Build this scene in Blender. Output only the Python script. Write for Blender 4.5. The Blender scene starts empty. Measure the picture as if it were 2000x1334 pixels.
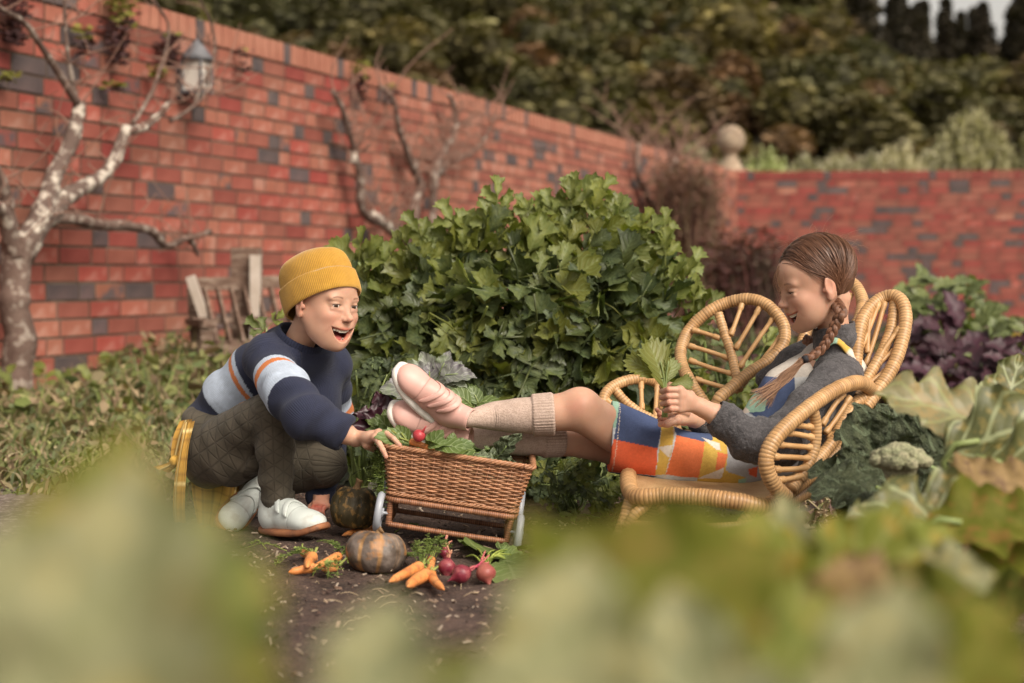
import bpy, math, random
import numpy as np
from mathutils import Vector, Matrix, noise as mn
rnd = random.Random(7)
nr = np.random.RandomState(7)
R = math.radians
sc = bpy.context.scene
COL = sc.collection
# ---------------------------------------------------------------- camera
FP, CX, CY, HOR, HC = 3200.0, 1000.0, 667.0, 545.0, 0.532
PITCH = math.atan((CY - HOR) / FP)
cam_d = bpy.data.cameras.new('camera')
cam = bpy.data.objects.new('camera', cam_d); COL.objects.link(cam)
cam.location = (0, 0, HC); cam.rotation_euler = (math.pi / 2 - PITCH, 0, 0)
cam_d.lens = FP / 2000 * 36; cam_d.sensor_width = 36
cam_d.clip_start = 0.02; cam_d.clip_end = 600
cam_d.dof.use_dof = True; cam_d.dof.focus_distance = 3.36; cam_d.dof.aperture_fstop = 3.2
sc.camera = cam
# ---------------------------------------------------------------- sky, sun, exposure
SUN_EL, SUN_AZ = R(43), R(143)      # azimuth of the sun, clockwise from +Y
w = bpy.data.worlds.new("World"); sc.world = w; w.use_nodes = True
nt = w.node_tree; nt.nodes.clear()
wo = nt.nodes.new('ShaderNodeOutputWorld'); bg = nt.nodes.new('ShaderNodeBackground')
sk = nt.nodes.new('ShaderNodeTexSky'); sk.sky_type = 'NISHITA'; sk.sun_disc = False
sk.sun_elevation = SUN_EL; sk.sun_rotation = SUN_AZ; sk.dust_density = 4.0; sk.air_density = 1.0; sk.ozone_density = 1.0
hs = nt.nodes.new('ShaderNodeHueSaturation'); hs.inputs['Saturation'].default_value = 0.22
tint = nt.nodes.new('ShaderNodeMix'); tint.data_type = 'RGBA'; tint.blend_type = 'MULTIPLY'
tint.inputs[0].default_value = 1; tint.inputs[7].default_value = (1.0, 0.91, 0.80, 1)
nt.links.new(sk.outputs[0], hs.inputs['Color']); nt.links.new(hs.outputs[0], tint.inputs[6])
nt.links.new(tint.outputs[2], bg.inputs[0]); nt.links.new(bg.outputs[0], wo.inputs[0])
bg.inputs[1].default_value = 0.115
sl = bpy.data.lights.new('sun', 'SUN'); sl.energy = 1.85; sl.angle = R(28); sl.color = (1, 0.93, 0.82)
so = bpy.data.objects.new('sun', sl); COL.objects.link(so)
so.rotation_euler = (math.pi / 2 - SUN_EL, 0, math.pi - SUN_AZ)
so.location = (0, 0, 8)
vs = sc.view_settings
vs.view_transform = 'Standard'; vs.look = 'None'; vs.gamma = 1; vs.use_curve_mapping = False
vs.exposure = 0.75
sc.cycles.max_bounces = 6; sc.cycles.diffuse_bounces = 3; sc.cycles.transparent_max_bounces = 4
sc.cycles.use_denoising = True
# ---------------------------------------------------------------- helpers
cp, sp = math.cos(PITCH), math.sin(PITCH)
def at(px, py, Y):
    dx = (px - CX) / FP; dz = -(py - CY) / FP
    dy = cp + dz * sp; t = Y / dy
    return Vector((dx * t, Y, HC + (-sp + dz * cp) * t))
def ats(L): return [at(*p) for p in L]
def proj(v):
    x, y, z = v[0], v[1], v[2] - HC
    f = y * cp - z * sp; u = y * sp + z * cp
    return CX + FP * x / f, CY - FP * u / f
def A(*v): return np.array(v, dtype=float)

class G:            # a little geometry bag of verts, faces, vertex colours, material numbers
    def __init__(s): s.V = []; s.F = []; s.C = []; s.M = []; s.n = 0; s.S = []
    def add(s, V, F, col=None, m=0, su=None):
        V = np.asarray(V, dtype=float).reshape(-1, 3)
        s.V.append(V); k = len(V)
        s.F.extend([tuple(int(i) + s.n for i in f) for f in F]); s.M.extend([m] * len(F))
        c = np.ones((k, 4)) if col is None else np.asarray(col, dtype=float)
        if c.ndim == 1: c = np.tile(np.append(c[:3], 1.0), (k, 1))
        if c.shape[1] == 3: c = np.hstack([c, np.ones((len(c), 1))])
        s.C.append(c); s.S.append(np.zeros(k) if su is None else np.asarray(su)); s.n += k
        return s
    def obj(s, name, mats, parent=None, smooth=True, at=None):
        V = np.vstack(s.V)
        if at is not None: V = V - np.array(at)
        return mesh(name, V, s.F, mats, parent, smooth, col=np.vstack(s.C), midx=s.M, su=np.concatenate([np.atleast_1d(q) for q in s.S]) if all(np.ndim(q) == 1 for q in s.S) else np.vstack([q if np.ndim(q) == 2 else np.stack([q, q * 0, q * 0], 1) for q in s.S]), loc=at)
def mesh(name, V, F, mats, parent=None, smooth=True, col=None, midx=None, su=None, loc=None):
    me = bpy.data.meshes.new(name)
    V = np.asarray(V, dtype=np.float32)
    if isinstance(F, np.ndarray):
        me.vertices.add(len(V)); me.vertices.foreach_set('co', V.ravel())
        k = F.shape[1]
        me.loops.add(F.size); me.loops.foreach_set('vertex_index', F.astype(np.int32).ravel())
        me.polygons.add(len(F)); me.polygons.foreach_set('loop_start', np.arange(0, F.size, k, dtype=np.int32))
        me.polygons.foreach_set('loop_total', np.full(len(F), k, dtype=np.int32))
        me.update(calc_edges=True)
    else:
        me.from_pydata(V.tolist(), [], F)
    if not isinstance(mats, (list, tuple)): mats = [mats]
    for m in mats: me.materials.append(m)
    if midx is not None and len(mats) > 1: me.polygons.foreach_set('material_index', np.asarray(midx, dtype=np.int32))
    me.polygons.foreach_set('use_smooth', np.full(len(me.polygons), bool(smooth)))
    if col is None: col = np.ones((len(V), 4), np.float32)
    if True:
        col = np.asarray(col, dtype=np.float32)
        if col.shape[1] == 3: col = np.hstack([col, np.ones((len(col), 1), np.float32)])
        a = me.color_attributes.new('Col', 'FLOAT_COLOR', 'POINT'); a.data.foreach_set('color', col.ravel())
    if su is not None:
        su = np.asarray(su, dtype=np.float32)
        if su.ndim == 1: su = np.stack([su, su * 0, su * 0], 1)
        a = me.attributes.new('su', 'FLOAT_VECTOR', 'POINT'); a.data.foreach_set('vector', np.ascontiguousarray(su, dtype=np.float32).ravel())
    me.update()
    o = bpy.data.objects.new(name, me); COL.objects.link(o)
    if loc is not None: o.location = loc
    if parent is not None:
        o.parent = parent
        o.matrix_parent_inverse = Matrix.Translation(-parent_world(parent))
    return o
def parent_world(p):
    v = Vector((0, 0, 0)); q = p
    while q is not None:
        v += q.location + (q.matrix_parent_inverse.translation if q.parent else Vector((0, 0, 0))); q = q.parent
    return v
def inst(src, name, parent, mtx, data=None):     # a light copy sharing mesh data; mtx in the parent's own space
    o = bpy.data.objects.new(name, data or src.data); COL.objects.link(o)
    o.parent = parent; o.matrix_basis = mtx
    return o
def empty(name, loc, label=None, cat=None, group=None, rz=0):
    o = bpy.data.objects.new(name, None); COL.objects.link(o); o.location = loc; o.rotation_euler = (0, 0, rz)
    o.empty_display_size = 0.05
    return tag(o, label, cat, group)
def tag(o, label=None, cat=None, group=None, kind=None):
    if label: o['label'] = label
    if cat: o['category'] = cat
    if group: o['group'] = group
    if kind: o['kind'] = kind
    return o
# materials ---------------------------------------------------------
def _n(t, k, **kw):
    n = t.nodes.new('ShaderNode' + k)
    for a, b in kw.items(): setattr(n, a, b)
    return n
def mathn(t, op, a, b=None, c=None):
    n = _n(t, 'Math', operation=op)
    for i, v in enumerate((a, b, c)):
        if v is None: continue
        if isinstance(v, (int, float)): n.inputs[i].default_value = v
        else: t.links.new(v, n.inputs[i])
    return n.outputs[0]
def mixc(t, f, a, b, blend='MIX'):
    n = _n(t, 'Mix', data_type='RGBA', blend_type=blend)
    for i, v in ((0, f), (6, a), (7, b)):
        if isinstance(v, (int, float)): n.inputs[i].default_value = v
        elif isinstance(v, (tuple, list)): n.inputs[i].default_value = (*v[:3], 1)
        else: t.links.new(v, n.inputs[i])
    return n.outputs[2]
def ramp(t, f, stops):
    n = _n(t, 'ValToRGB'); e = n.color_ramp.elements
    while len(e) < len(stops): e.new(0.5)
    for i, (p, c) in enumerate(stops):
        e[i].position = p; e[i].color = (*c, 1) if len(c) == 3 else c
    t.links.new(f, n.inputs[0]); return n.outputs[0]
def noise(t, vec, s, det=4, rough=0.55, dist=0.0):
    n = _n(t, 'TexNoise'); n.inputs['Scale'].default_value = s; n.inputs['Detail'].default_value = det
    n.inputs['Roughness'].default_value = rough; n.inputs['Distortion'].default_value = dist
    if vec is not None: t.links.new(vec, n.inputs['Vector'])
    return n.outputs[0]
def mat(name, c1, c2=None, ns=12, rough=0.7, bump=0.0, bs=150, bd=0.002, attr=False, sss=0, sssr=(0.012, 0.004, 0.002),
        trl=0, spec=0.4, sheen=0, rnd_=0.0, metal=0, c3=None, ns3=80, a3=0.5, stretch=None, rib=None, knit=None, veins=None, quilt=None,
        coord='Object', lo=0.35, hi=0.65, coat=0, tipmix=None):
    m = bpy.data.materials.new(name); m.use_nodes = True; t = m.node_tree; t.nodes.clear()
    out = _n(t, 'OutputMaterial'); b = _n(t, 'BsdfPrincipled')
    tc = _n(t, 'TexCoord').outputs[coord]
    if stretch:
        mp = _n(t, 'Mapping'); mp.inputs['Scale'].default_value = stretch; t.links.new(tc, mp.inputs[0]); tc = mp.outputs[0]
    su = None
    if rib or knit or quilt or veins:
        an = _n(t, 'Attribute', attribute_name='su'); sx = _n(t, 'SeparateXYZ'); t.links.new(an.outputs['Vector'], sx.inputs[0])
        su = sx.outputs
    base = None
    if attr:
        base = _n(t, 'Attribute', attribute_name='Col').outputs['Color']
    if c2 is not None:
        f = noise(t, tc, ns)
        f = ramp(t, f, [(lo, (0, 0, 0)), (hi, (1, 1, 1))])
        mx = mixc(t, f, c1, c2)
    else:
        mx = mixc(t, 0.0, c1, c1)
    base = mx if base is None else mixc(t, 1.0, base, mx, 'MULTIPLY')
    if c3 is not None:
        f = ramp(t, noise(t, tc, ns3, 3), [(0.52, (0, 0, 0)), (0.62, (1, 1, 1))])
        base = mixc(t, mathn(t, 'MULTIPLY', f, a3), base, c3)
    if rnd_:
        oi = _n(t, 'ObjectInfo').outputs['Random']
        h = _n(t, 'HueSaturation'); t.links.new(base, h.inputs['Color'])
        t.links.new(mathn(t, 'MULTIPLY_ADD', oi, rnd_, 1 - rnd_ / 2), h.inputs['Value'])
        o2 = mathn(t, 'FRACT', mathn(t, 'MULTIPLY', oi, 17.3))
        t.links.new(mathn(t, 'MULTIPLY_ADD', o2, rnd_ * 0.06, 0.5 - rnd_ * 0.03), h.inputs['Hue'])
        t.links.new(mathn(t, 'MULTIPLY_ADD', o2, -rnd_ * 0.4, 1 + rnd_ * 0.2), h.inputs['Saturation'])
        base = h.outputs[0]
    height = None
    def addh(x):
        nonlocal height
        height = x if height is None else mathn(t, 'ADD', height, x)
    if bump: addh(mathn(t, 'MULTIPLY', noise(t, tc, bs, 4, 0.6), bump))
    if rib: addh(mathn(t, 'MULTIPLY', mathn(t, 'ABSOLUTE', mathn(t, 'SINE', mathn(t, 'MULTIPLY', su[0], rib[0]))), rib[1]))
    if knit:   # columns of little Vs
        a = mathn(t, 'MULTIPLY', su[0], knit[0]); s1 = mathn(t, 'ABSOLUTE', mathn(t, 'SINE', a))
        ph = mathn(t, 'MULTIPLY_ADD', su[1], knit[0] * 1.4, mathn(t, 'MULTIPLY', s1, 1.6))
        s2 = mathn(t, 'ABSOLUTE', mathn(t, 'SINE', ph))
        kk = mathn(t, 'MULTIPLY', mathn(t, 'ADD', s1, mathn(t, 'MULTIPLY', s2, 0.6)), knit[1])
        addh(kk)
        base = mixc(t, mathn(t, 'MULTIPLY_ADD', s1, 0.25, 0.75), (0.75 * c1[0] * 0, 0, 0), base) if False else base
    if quilt:  # stitched triangles
        f, hgt = quilt; s = None
        for ang in (0, 60, 120):
            u = mathn(t, 'ADD', mathn(t, 'MULTIPLY', su[0], math.cos(R(ang)) * f), mathn(t, 'MULTIPLY', su[1], math.sin(R(ang)) * f))
            q = mathn(t, 'ABSOLUTE', mathn(t, 'SINE', u)); q = mathn(t, 'MINIMUM', mathn(t, 'MULTIPLY', q, 3.0), 1.0); q = mathn(t, 'POWER', q, 0.6)
            s = q if s is None else mathn(t, 'MINIMUM', s, q)
        addh(mathn(t, 'MULTIPLY', s, hgt))
        base = mixc(t, mathn(t, 'MULTIPLY_ADD', s, 0.55, 0.45), (c1[0] * .35, c1[1] * .35, c1[2] * .35), base)
    if veins:  # su.x along, su.y across (-1..1)
        vf, vcol, va = veins
        av = mathn(t, 'ABSOLUTE', su[1])
        ph = mathn(t, 'MULTIPLY_ADD', su[0], vf, mathn(t, 'MULTIPLY', av, -vf * 0.28))
        side = mathn(t, 'GREATER_THAN', mathn(t, 'ABSOLUTE', mathn(t, 'SINE', ph)), 0.965)
        mid = mathn(t, 'LESS_THAN', av, 0.05)
        v = mathn(t, 'MAXIMUM', side, mid)
        base = mixc(t, mathn(t, 'MULTIPLY', v, va), base, vcol)
        addh(mathn(t, 'MULTIPLY', mathn(t, 'ABSOLUTE', mathn(t, 'SINE', ph)), -0.22))
    if height is not None:
        bn = _n(t, 'Bump'); bn.inputs['Distance'].default_value = bd; bn.inputs['Strength'].default_value = 1
        t.links.new(height, bn.inputs['Height']); t.links.new(bn.outputs[0], b.inputs['Normal'])
    t.links.new(base, b.inputs['Base Color'])
    b.inputs['Roughness'].default_value = rough; b.inputs['Specular IOR Level'].default_value = spec
    b.inputs['Metallic'].default_value = metal
    if coat: b.inputs['Coat Weight'].default_value = coat; b.inputs['Coat Roughness'].default_value = 0.2
    if sheen: b.inputs['Sheen Weight'].default_value = sheen; b.inputs['Sheen Roughness'].default_value = 0.5
    if sss:
        b.inputs['Subsurface Weight'].default_value = sss; b.inputs['Subsurface Radius'].default_value = (1, 0.33, 0.17)
        b.inputs['Subsurface Scale'].default_value = sssr[0]
    if trl:
        tr = _n(t, 'BsdfTranslucent'); t.links.new(mixc(t, 1.0, base, (1.15, 1.3, 0.55), 'MULTIPLY'), tr.inputs[0])
        ms = _n(t, 'MixShader'); ms.inputs[0].default_value = trl
        t.links.new(b.outputs[0], ms.inputs[1]); t.links.new(tr.outputs[0], ms.inputs[2]); t.links.new(ms.outputs[0], out.inputs[0])
    else: t.links.new(b.outputs[0], out.inputs[0])
    return m
# tubes ---------------------------------------------------------
def resample(P, n, closed=False):
    P = np.array([tuple(p) for p in P], dtype=float)
    if closed: P = np.vstack([P, P[:1]])
    # catmull-rom
    k = len(P); out = []
    for i in range(k - 1):
        p1, p2 = P[i], P[i + 1]
        p0 = P[i - 1] if i > 0 else (P[-2] if closed else 2 * p1 - p2)
        p3 = P[i + 2] if i + 2 < k else (P[1] if closed else 2 * p2 - p1)
        for j in range(8):
            t = j / 8
            out.append(0.5 * ((2 * p1) + (-p0 + p2) * t + (2 * p0 - 5 * p1 + 4 * p2 - p3) * t * t + (-p0 + 3 * p1 - 3 * p2 + p3) * t ** 3))
    out.append(P[-1]); Q = np.array(out)
    d = np.concatenate([[0], np.cumsum(np.linalg.norm(np.diff(Q, axis=0), axis=1))])
    s = np.linspace(0, d[-1], n + 1 if closed else n)
    if closed: s = s[:-1]
    return np.stack([np.interp(s, d, Q[:, i]) for i in range(3)], 1), d[-1]
def frames(P, closed=False, up=None):
    n = len(P)
    if closed: T = np.roll(P, -1, 0) - np.roll(P, 1, 0)
    else: T = np.gradient(P, axis=0)
    T /= np.linalg.norm(T, axis=1)[:, None] + 1e-12
    N = np.zeros_like(T)
    a = np.array(up if up is not None else ((0, 0, 1) if abs(T[0][2]) < 0.9 else (1, 0, 0)), dtype=float)
    v = a - T[0] * a.dot(T[0]); v /= np.linalg.norm(v); N[0] = v
    for i in range(1, n):
        v = v - T[i] * v.dot(T[i]); v /= np.linalg.norm(v) + 1e-12; N[i] = v
    return T, N, np.cross(T, N)
def tube(P, r, sides=8, closed=False, cap=True, flat=1.0):
    P = np.asarray(P, dtype=float); n = len(P); r = np.broadcast_to(np.asarray(r, dtype=float), (n,))
    T, N, B = frames(P, closed)
    a = np.arange(sides) * 2 * np.pi / sides
    V = P[:, None, :] + r[:, None, None] * (np.cos(a)[None, :, None] * N[:, None, :] + flat * np.sin(a)[None, :, None] * B[:, None, :])
    V = V.reshape(-1, 3); F = []
    m = n if closed else n - 1
    for i in range(m):
        i2 = (i + 1) % n
        for j in range(sides):
            j2 = (j + 1) % sides
            F.append((i * sides + j, i * sides + j2, i2 * sides + j2, i2 * sides + j))
    if cap and not closed:
        F.append(tuple(range(sides - 1, -1, -1))); F.append(tuple((n - 1) * sides + j for j in range(sides)))
    return V, F
def box(c, s, rot=None):
    c = np.array(c, dtype=float); s = np.array(s, dtype=float) / 2
    V = np.array([(x, y, z) for x in (-1, 1) for y in (-1, 1) for z in (-1, 1)]) * s
    if rot is not None: V = V @ np.array(rot.to_3x3() if isinstance(rot, Matrix) else rot).T
    return V + c, [(0, 1, 3, 2), (4, 6, 7, 5), (0, 4, 5, 1), (2, 3, 7, 6), (0, 2, 6, 4), (1, 5, 7, 3)]
def bar(a, b, wd, th):
    a = np.array(tuple(a)); b = np.array(tuple(b)); d = b - a; L = np.linalg.norm(d); d /= L
    up = A(0, 0, 1) if abs(d[2]) < .9 else A(0, 1, 0)
    s = np.cross(d, up); s /= np.linalg.norm(s); u = np.cross(s, d)
    V, F = box((0, 0, 0), (L, wd, th)); V = V @ np.stack([d, s, u]); return V + (a + b) / 2, F
# signed distance volumes -----------------------------------------
class Vol:
    def __init__(s, lo, hi, h):
        s.lo = np.array(lo, dtype=float); s.h = h
        s.n = np.ceil((np.array(hi) - s.lo) / h).astype(int) + 1
        s.D = np.full(s.n, 0.05, dtype=np.float32)
        s.ax = [(s.lo[i] + h * np.arange(s.n[i])).astype(np.float32) for i in range(3)]
    def _sub(s, lo, hi):
        i0 = np.clip(np.floor((np.array(lo) - s.lo) / s.h).astype(int), 0, s.n); i1 = np.clip(np.ceil((np.array(hi) - s.lo) / s.h).astype(int) + 1, 0, s.n)
        sl_ = tuple(slice(a, b) for a, b in zip(i0, i1))
        g = (s.ax[0][sl_[0]][:, None, None], s.ax[1][sl_[1]][None, :, None], s.ax[2][sl_[2]][None, None, :])
        return sl_, g
    def add(s, prim, k=0.004):
        fn, lo, hi = prim; m = k + 3 * s.h
        sl_, g = s._sub(np.array(lo) - m, np.array(hi) + m)
        if 0 in s.D[sl_].shape: return s
        a = s.D[sl_]; b = fn(*g)
        hh = np.clip(k - np.abs(a - b), 0, None) / max(k, 1e-6)
        s.D[sl_] = np.minimum(a, b) - hh * hh * k * 0.25
        return s
    def cut(s, prim, k=0.003):
        fn, lo, hi = prim; m = k + 3 * s.h
        sl_, g = s._sub(np.array(lo) - m, np.array(hi) + m)
        if 0 in s.D[sl_].shape: return s
        a = s.D[sl_]; b = -fn(*g)
        hh = np.clip(k - np.abs(a - b), 0, None) / max(k, 1e-6)
        s.D[sl_] = np.maximum(a, b) + hh * hh * k * 0.25
        return s
    def mesh(s, smooth=1): 
        V, F = snet(s.D, s.lo, s.h)
        for _ in range(smooth): V = relax(V, F)
        return V, F
def snet(D, o, h):
    s = D < 0
    sl = [(slice(a, D.shape[0] - 1 + a), slice(b, D.shape[1] - 1 + b), slice(c, D.shape[2] - 1 + c)) for a in (0, 1) for b in (0, 1) for c in (0, 1)]
    cnt = np.zeros(tuple(np.array(D.shape) - 1), np.int8)
    for q in sl: cnt += s[q]
    act = (cnt > 0) & (cnt < 8); idx = np.argwhere(act); n = len(idx)
    cid = np.full(cnt.shape, -1, np.int32); cid[act] = np.arange(n)
    cor = np.array([(a, b, c) for a in (0, 1) for b in (0, 1) for c in (0, 1)])
    vals = np.stack([D[idx[:, 0] + c[0], idx[:, 1] + c[1], idx[:, 2] + c[2]] for c in cor], 1)
    P = np.zeros((n, 3)); W = np.zeros(n)
    for a in range(8):
        for b in range(a + 1, 8):
            if np.abs(cor[a] - cor[b]).sum() != 1: continue
            va, vb = vals[:, a], vals[:, b]; m = (va < 0) != (vb < 0)
            t = np.where(m, va / np.where(m, va - vb, 1), 0)
            P += m[:, None] * (cor[a] + t[:, None] * (cor[b] - cor[a])); W += m
    P = (idx + P / W[:, None]) * h + o
    Q = []
    for ax in range(3):
        o1, o2 = [i for i in range(3) if i != ax]
        sa = [slice(None)] * 3; sb = [slice(None)] * 3
        sa[ax] = slice(0, -1); sb[ax] = slice(1, None)
        for q in (o1, o2): sa[q] = slice(1, -1); sb[q] = slice(1, -1)
        A_, B_ = s[tuple(sa)], s[tuple(sb)]
        e = np.argwhere(A_ != B_); fl = A_[A_ != B_]
        off = np.zeros(3, int); off[o1] = 1; off[o2] = 1; e = e + off
        def c(d1, d2):
            f = e.copy(); f[:, o1] += d1; f[:, o2] += d2; return cid[f[:, 0], f[:, 1], f[:, 2]]
        q = np.stack([c(-1, -1), c(0, -1), c(0, 0), c(-1, 0)], 1)
        if ax == 1: fl = ~fl
        q[~fl] = q[~fl][:, ::-1]; Q.append(q)
    return P, np.vstack(Q)
def relax(V, F, a=0.5):
    S = np.zeros_like(V); W = np.zeros(len(V))
    for i in range(F.shape[1]):
        j = (i + 1) % F.shape[1]
        for x in range(3): S[:, x] += np.bincount(F[:, i], V[F[:, j], x], len(V)) + np.bincount(F[:, j], V[F[:, i], x], len(V))
        W += np.bincount(F[:, i], minlength=len(V)) + np.bincount(F[:, j], minlength=len(V))
    return V * (1 - a) + a * S / np.maximum(W, 1)[:, None]
def vnorm(V, F):
    n = np.cross(V[F[:, 2]] - V[F[:, 0]], V[F[:, 3 % F.shape[1]]] - V[F[:, 1]])
    N = np.zeros_like(V)
    for i in range(F.shape[1]):
        for x in range(3): N[:, x] += np.bincount(F[:, i], n[:, x], len(V))
    return N / (np.linalg.norm(N, axis=1)[:, None] + 1e-12)
def cone(a, b, ra, rb):
    a = np.array(tuple(a), dtype=float); b = np.array(tuple(b), dtype=float); d = b - a; L2 = d.dot(d) + 1e-12
    def f(x, y, z):
        px, py, pz = x - a[0], y - a[1], z - a[2]
        h = np.clip((px * d[0] + py * d[1] + pz * d[2]) / L2, 0, 1)
        return np.sqrt((px - h * d[0]) ** 2 + (py - h * d[1]) ** 2 + (pz - h * d[2]) ** 2) - (ra + (rb - ra) * h)
    r = max(ra, rb); return f, np.minimum(a, b) - r, np.maximum(a, b) + r
def ell(c, r, rot=None):
    c = np.array(tuple(c), dtype=float); r = np.array(r, dtype=float) if np.ndim(r) else np.array([r] * 3, dtype=float)
    M = np.eye(3) if rot is None else np.array(rot.to_3x3() if isinstance(rot, Matrix) else rot)   # columns = local axes
    def f(x, y, z):
        px, py, pz = x - c[0], y - c[1], z - c[2]
        q = [(M[0, i] * px + M[1, i] * py + M[2, i] * pz) for i in range(3)]
        k0 = np.sqrt((q[0] / r[0]) ** 2 + (q[1] / r[1]) ** 2 + (q[2] / r[2]) ** 2)
        k1 = np.sqrt((q[0] / r[0] ** 2) ** 2 + (q[1] / r[1] ** 2) ** 2 + (q[2] / r[2] ** 2) ** 2)
        return k0 * (k0 - 1) / (k1 + 1e-9)
    m = r.max() if rot is not None else r
    return f, c - m, c + m
def chain(vol, pts, rs, k=0.01):
    for i in range(len(pts) - 1): vol.add(cone(pts[i], pts[i + 1], rs[i], rs[i + 1]), k)
def seg_param(V, pts):
    """nearest segment of a polyline: (distance along, distance from axis, angle about the axis)"""
    pts = np.array([tuple(p) for p in pts], dtype=float); best = np.full(len(V), 1e9); s = np.zeros(len(V)); ang = np.zeros(len(V)); acc = 0
    ref = A(0, -1, 0.2)
    for i in range(len(pts) - 1):
        d = pts[i + 1] - pts[i]; L = np.linalg.norm(d); d = d / L
        h = (V - pts[i]) @ d; hc = np.clip(h, 0 if i else -1, L if i < len(pts) - 2 else L + 1)
        q = V - pts[i] - hc[:, None] * d; r_ = np.linalg.norm(q, axis=1)
        n1 = ref - d * ref.dot(d); n1 /= np.linalg.norm(n1); n2 = np.cross(d, n1)
        m = r_ < best; best[m] = r_[m]; s[m] = acc + hc[m]; ang[m] = np.arctan2(q[m] @ n2, q[m] @ n1); acc += L
    return s, best, ang
_T = np.random.RandomState(3).rand(64, 64, 64).astype(np.float32)
def vn(P, f=1.0, off=0.0):
    """smooth value noise in -1..1 on an array of points"""
    Q = np.asarray(P) * f + off + 100.0; i = np.floor(Q).astype(int); t = Q - i; t = t * t * (3 - 2 * t); r_ = 0
    for a in (0, 1):
        for b in (0, 1):
            for c in (0, 1):
                w_ = (t[:, 0] if a else 1 - t[:, 0]) * (t[:, 1] if b else 1 - t[:, 1]) * (t[:, 2] if c else 1 - t[:, 2])
                r_ = r_ + w_ * _T[(i[:, 0] + a) % 64, (i[:, 1] + b) % 64, (i[:, 2] + c) % 64]
    return r_ * 2 - 1
def fbm(P, f, o=4, off=0):
    r_ = 0; a = 1
    for k in range(o): r_ = r_ + a * vn(P, f * 2 ** k, off + k * 7.3); a *= 0.5
    return r_
def basis(x, z):
    """3x3 with columns (x, y, z) from an x direction and a rough z"""
    x = np.array(tuple(x), dtype=float); x /= np.linalg.norm(x); z = np.array(tuple(z), dtype=float)
    z = z - x * x.dot(z); z /= np.linalg.norm(z); return np.stack([x, np.cross(z, x), z], 1)
def M4(B, loc, s=1.0):
    m = Matrix([[*(B[i] * s), loc[i]] for i in range(3)] + [[0, 0, 0, 1]]); return m
# leaves --------------------------------------------------------
def leaf_mesh(L=1.0, W=0.35, seg=12, serr=0.18, lobes=3, fold=0.25, curl=0.3, seed=0, ruffle=0.0, across=2, shape=0.9, base=0.0):
    """blade along +x, up +z: rows of 2*across+1 verts; returns V, F, su (along, across)"""
    rr = random.Random(seed); V = []; S = []; F = []
    k = 2 * across + 1; ph = rr.random() * 6
    for i in range(seg + 1):
        t = i / seg; wd = math.sin(math.pi * min(1, max(0.0, t * (1 - base) + base)) ** shape) ** 0.8 * W if t < 1 else 0.0
        lob = 1 + serr * 1.6 * math.sin(t * math.pi * lobes * 2 + ph) if lobes else 1
        tooth = (1 - serr * (i % 2)) if seg < 22 else 1 - serr * (.5 + .5 * math.sin(i * 1.3 + ph))
        for j in range(-across, across + 1):
            v = j / across; a = abs(v)
            edge = wd * (lob * tooth if a == 1 else (1 + (lob * tooth - 1) * .5 * a))
            x = t * L + (a * wd * 0.35 if a == 1 and i % 2 == 0 and seg < 22 else (0.12 if seg < 22 else .25) * a * wd)
            y = v * edge
            z = fold * abs(y) - curl * L * t * t + ruffle * a * math.sin(t * 22 + ph + j) * L + rr.uniform(-1, 1) * 0.012 * L * a
            V.append((x, y, z)); S.append((t, v, 0))
    for i in range(seg):
        for j in range(k - 1):
            a = i * k + j; F.append((a, a + 1, a + k + 1, a + k))
    return np.array(V), F, np.array(S)
def rotz(a): c, s = math.cos(a), math.sin(a); return np.array([[c, -s, 0], [s, c, 0], [0, 0, 1]])
def roty(a): c, s = math.cos(a), math.sin(a); return np.array([[c, 0, s], [0, 1, 0], [-s, 0, c]])
def rotx(a): c, s = math.cos(a), math.sin(a); return np.array([[1, 0, 0], [0, c, -s], [0, s, c]])
# ================================================================ SETTING
soil = mat('soil', (0.034, 0.020, 0.016), (0.085, 0.052, 0.041), ns=9, rough=0.95, bump=1.0, bs=60, bd=0.012, c3=(0.18, 0.12, 0.085), ns3=150, a3=0.4)
pathm = mat('path_dirt', (0.09, 0.067, 0.053), (0.16, 0.12, 0.10), ns=5, rough=0.95, bump=1.0, bs=50, bd=0.01, c3=(0.4, 0.33, 0.27), ns3=60, a3=0.5)
def gh(x, y):       # ground height: soft lumps
    v = mn.noise(Vector((x * 2.1, y * 2.1, 3))) * 0.012 + mn.noise(Vector((x * 9, y * 9, 1))) * 0.006
    d = math.hypot(x + 0.265, y - 3.28)
    v += 0.022 * math.exp(-(d / 0.06) ** 2)
    return v * max(0.0, min(1.0, 1.4 - y * 0.06))
def build_ground():
    xs = np.concatenate([np.linspace(-45, -3, 15)[:-1], np.linspace(-3, 3.2, 250), np.linspace(3.2, 45, 15)[1:]])
    ys = np.concatenate([np.linspace(-2, 1.5, 8)[:-1], np.linspace(1.5, 6.5, 230), np.geomspace(6.6, 42, 30)])
    X, Y = np.meshgrid(xs, ys, indexing='ij'); Z = np.zeros_like(X)
    for i in range(len(xs)):
        for j in range(len(ys)):
            if -3.2 < xs[i] < 3.4 and ys[j] < 20: Z[i, j] = gh(xs[i], ys[j])
    P = np.stack([X, Y, Z], -1).reshape(-1, 3)
    m = (P[:, 1] > 1.5) & (P[:, 1] < 6.5) & (np.abs(P[:, 0]) < 3.2)
    P[m, 2] += 0.006 * vn(P[m] * 1.0, 24) + 0.005 * np.abs(vn(P[m], 52)) - .003
    ny = len(ys); I, J = np.meshgrid(np.arange(len(xs) - 1), np.arange(ny - 1), indexing='ij')
    a = (I * ny + J).ravel(); F = np.stack([a, a + ny, a + ny + 1, a + 1], 1)
    tag(mesh('ground', P, F, soil), kind='structure')
build_ground()
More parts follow.
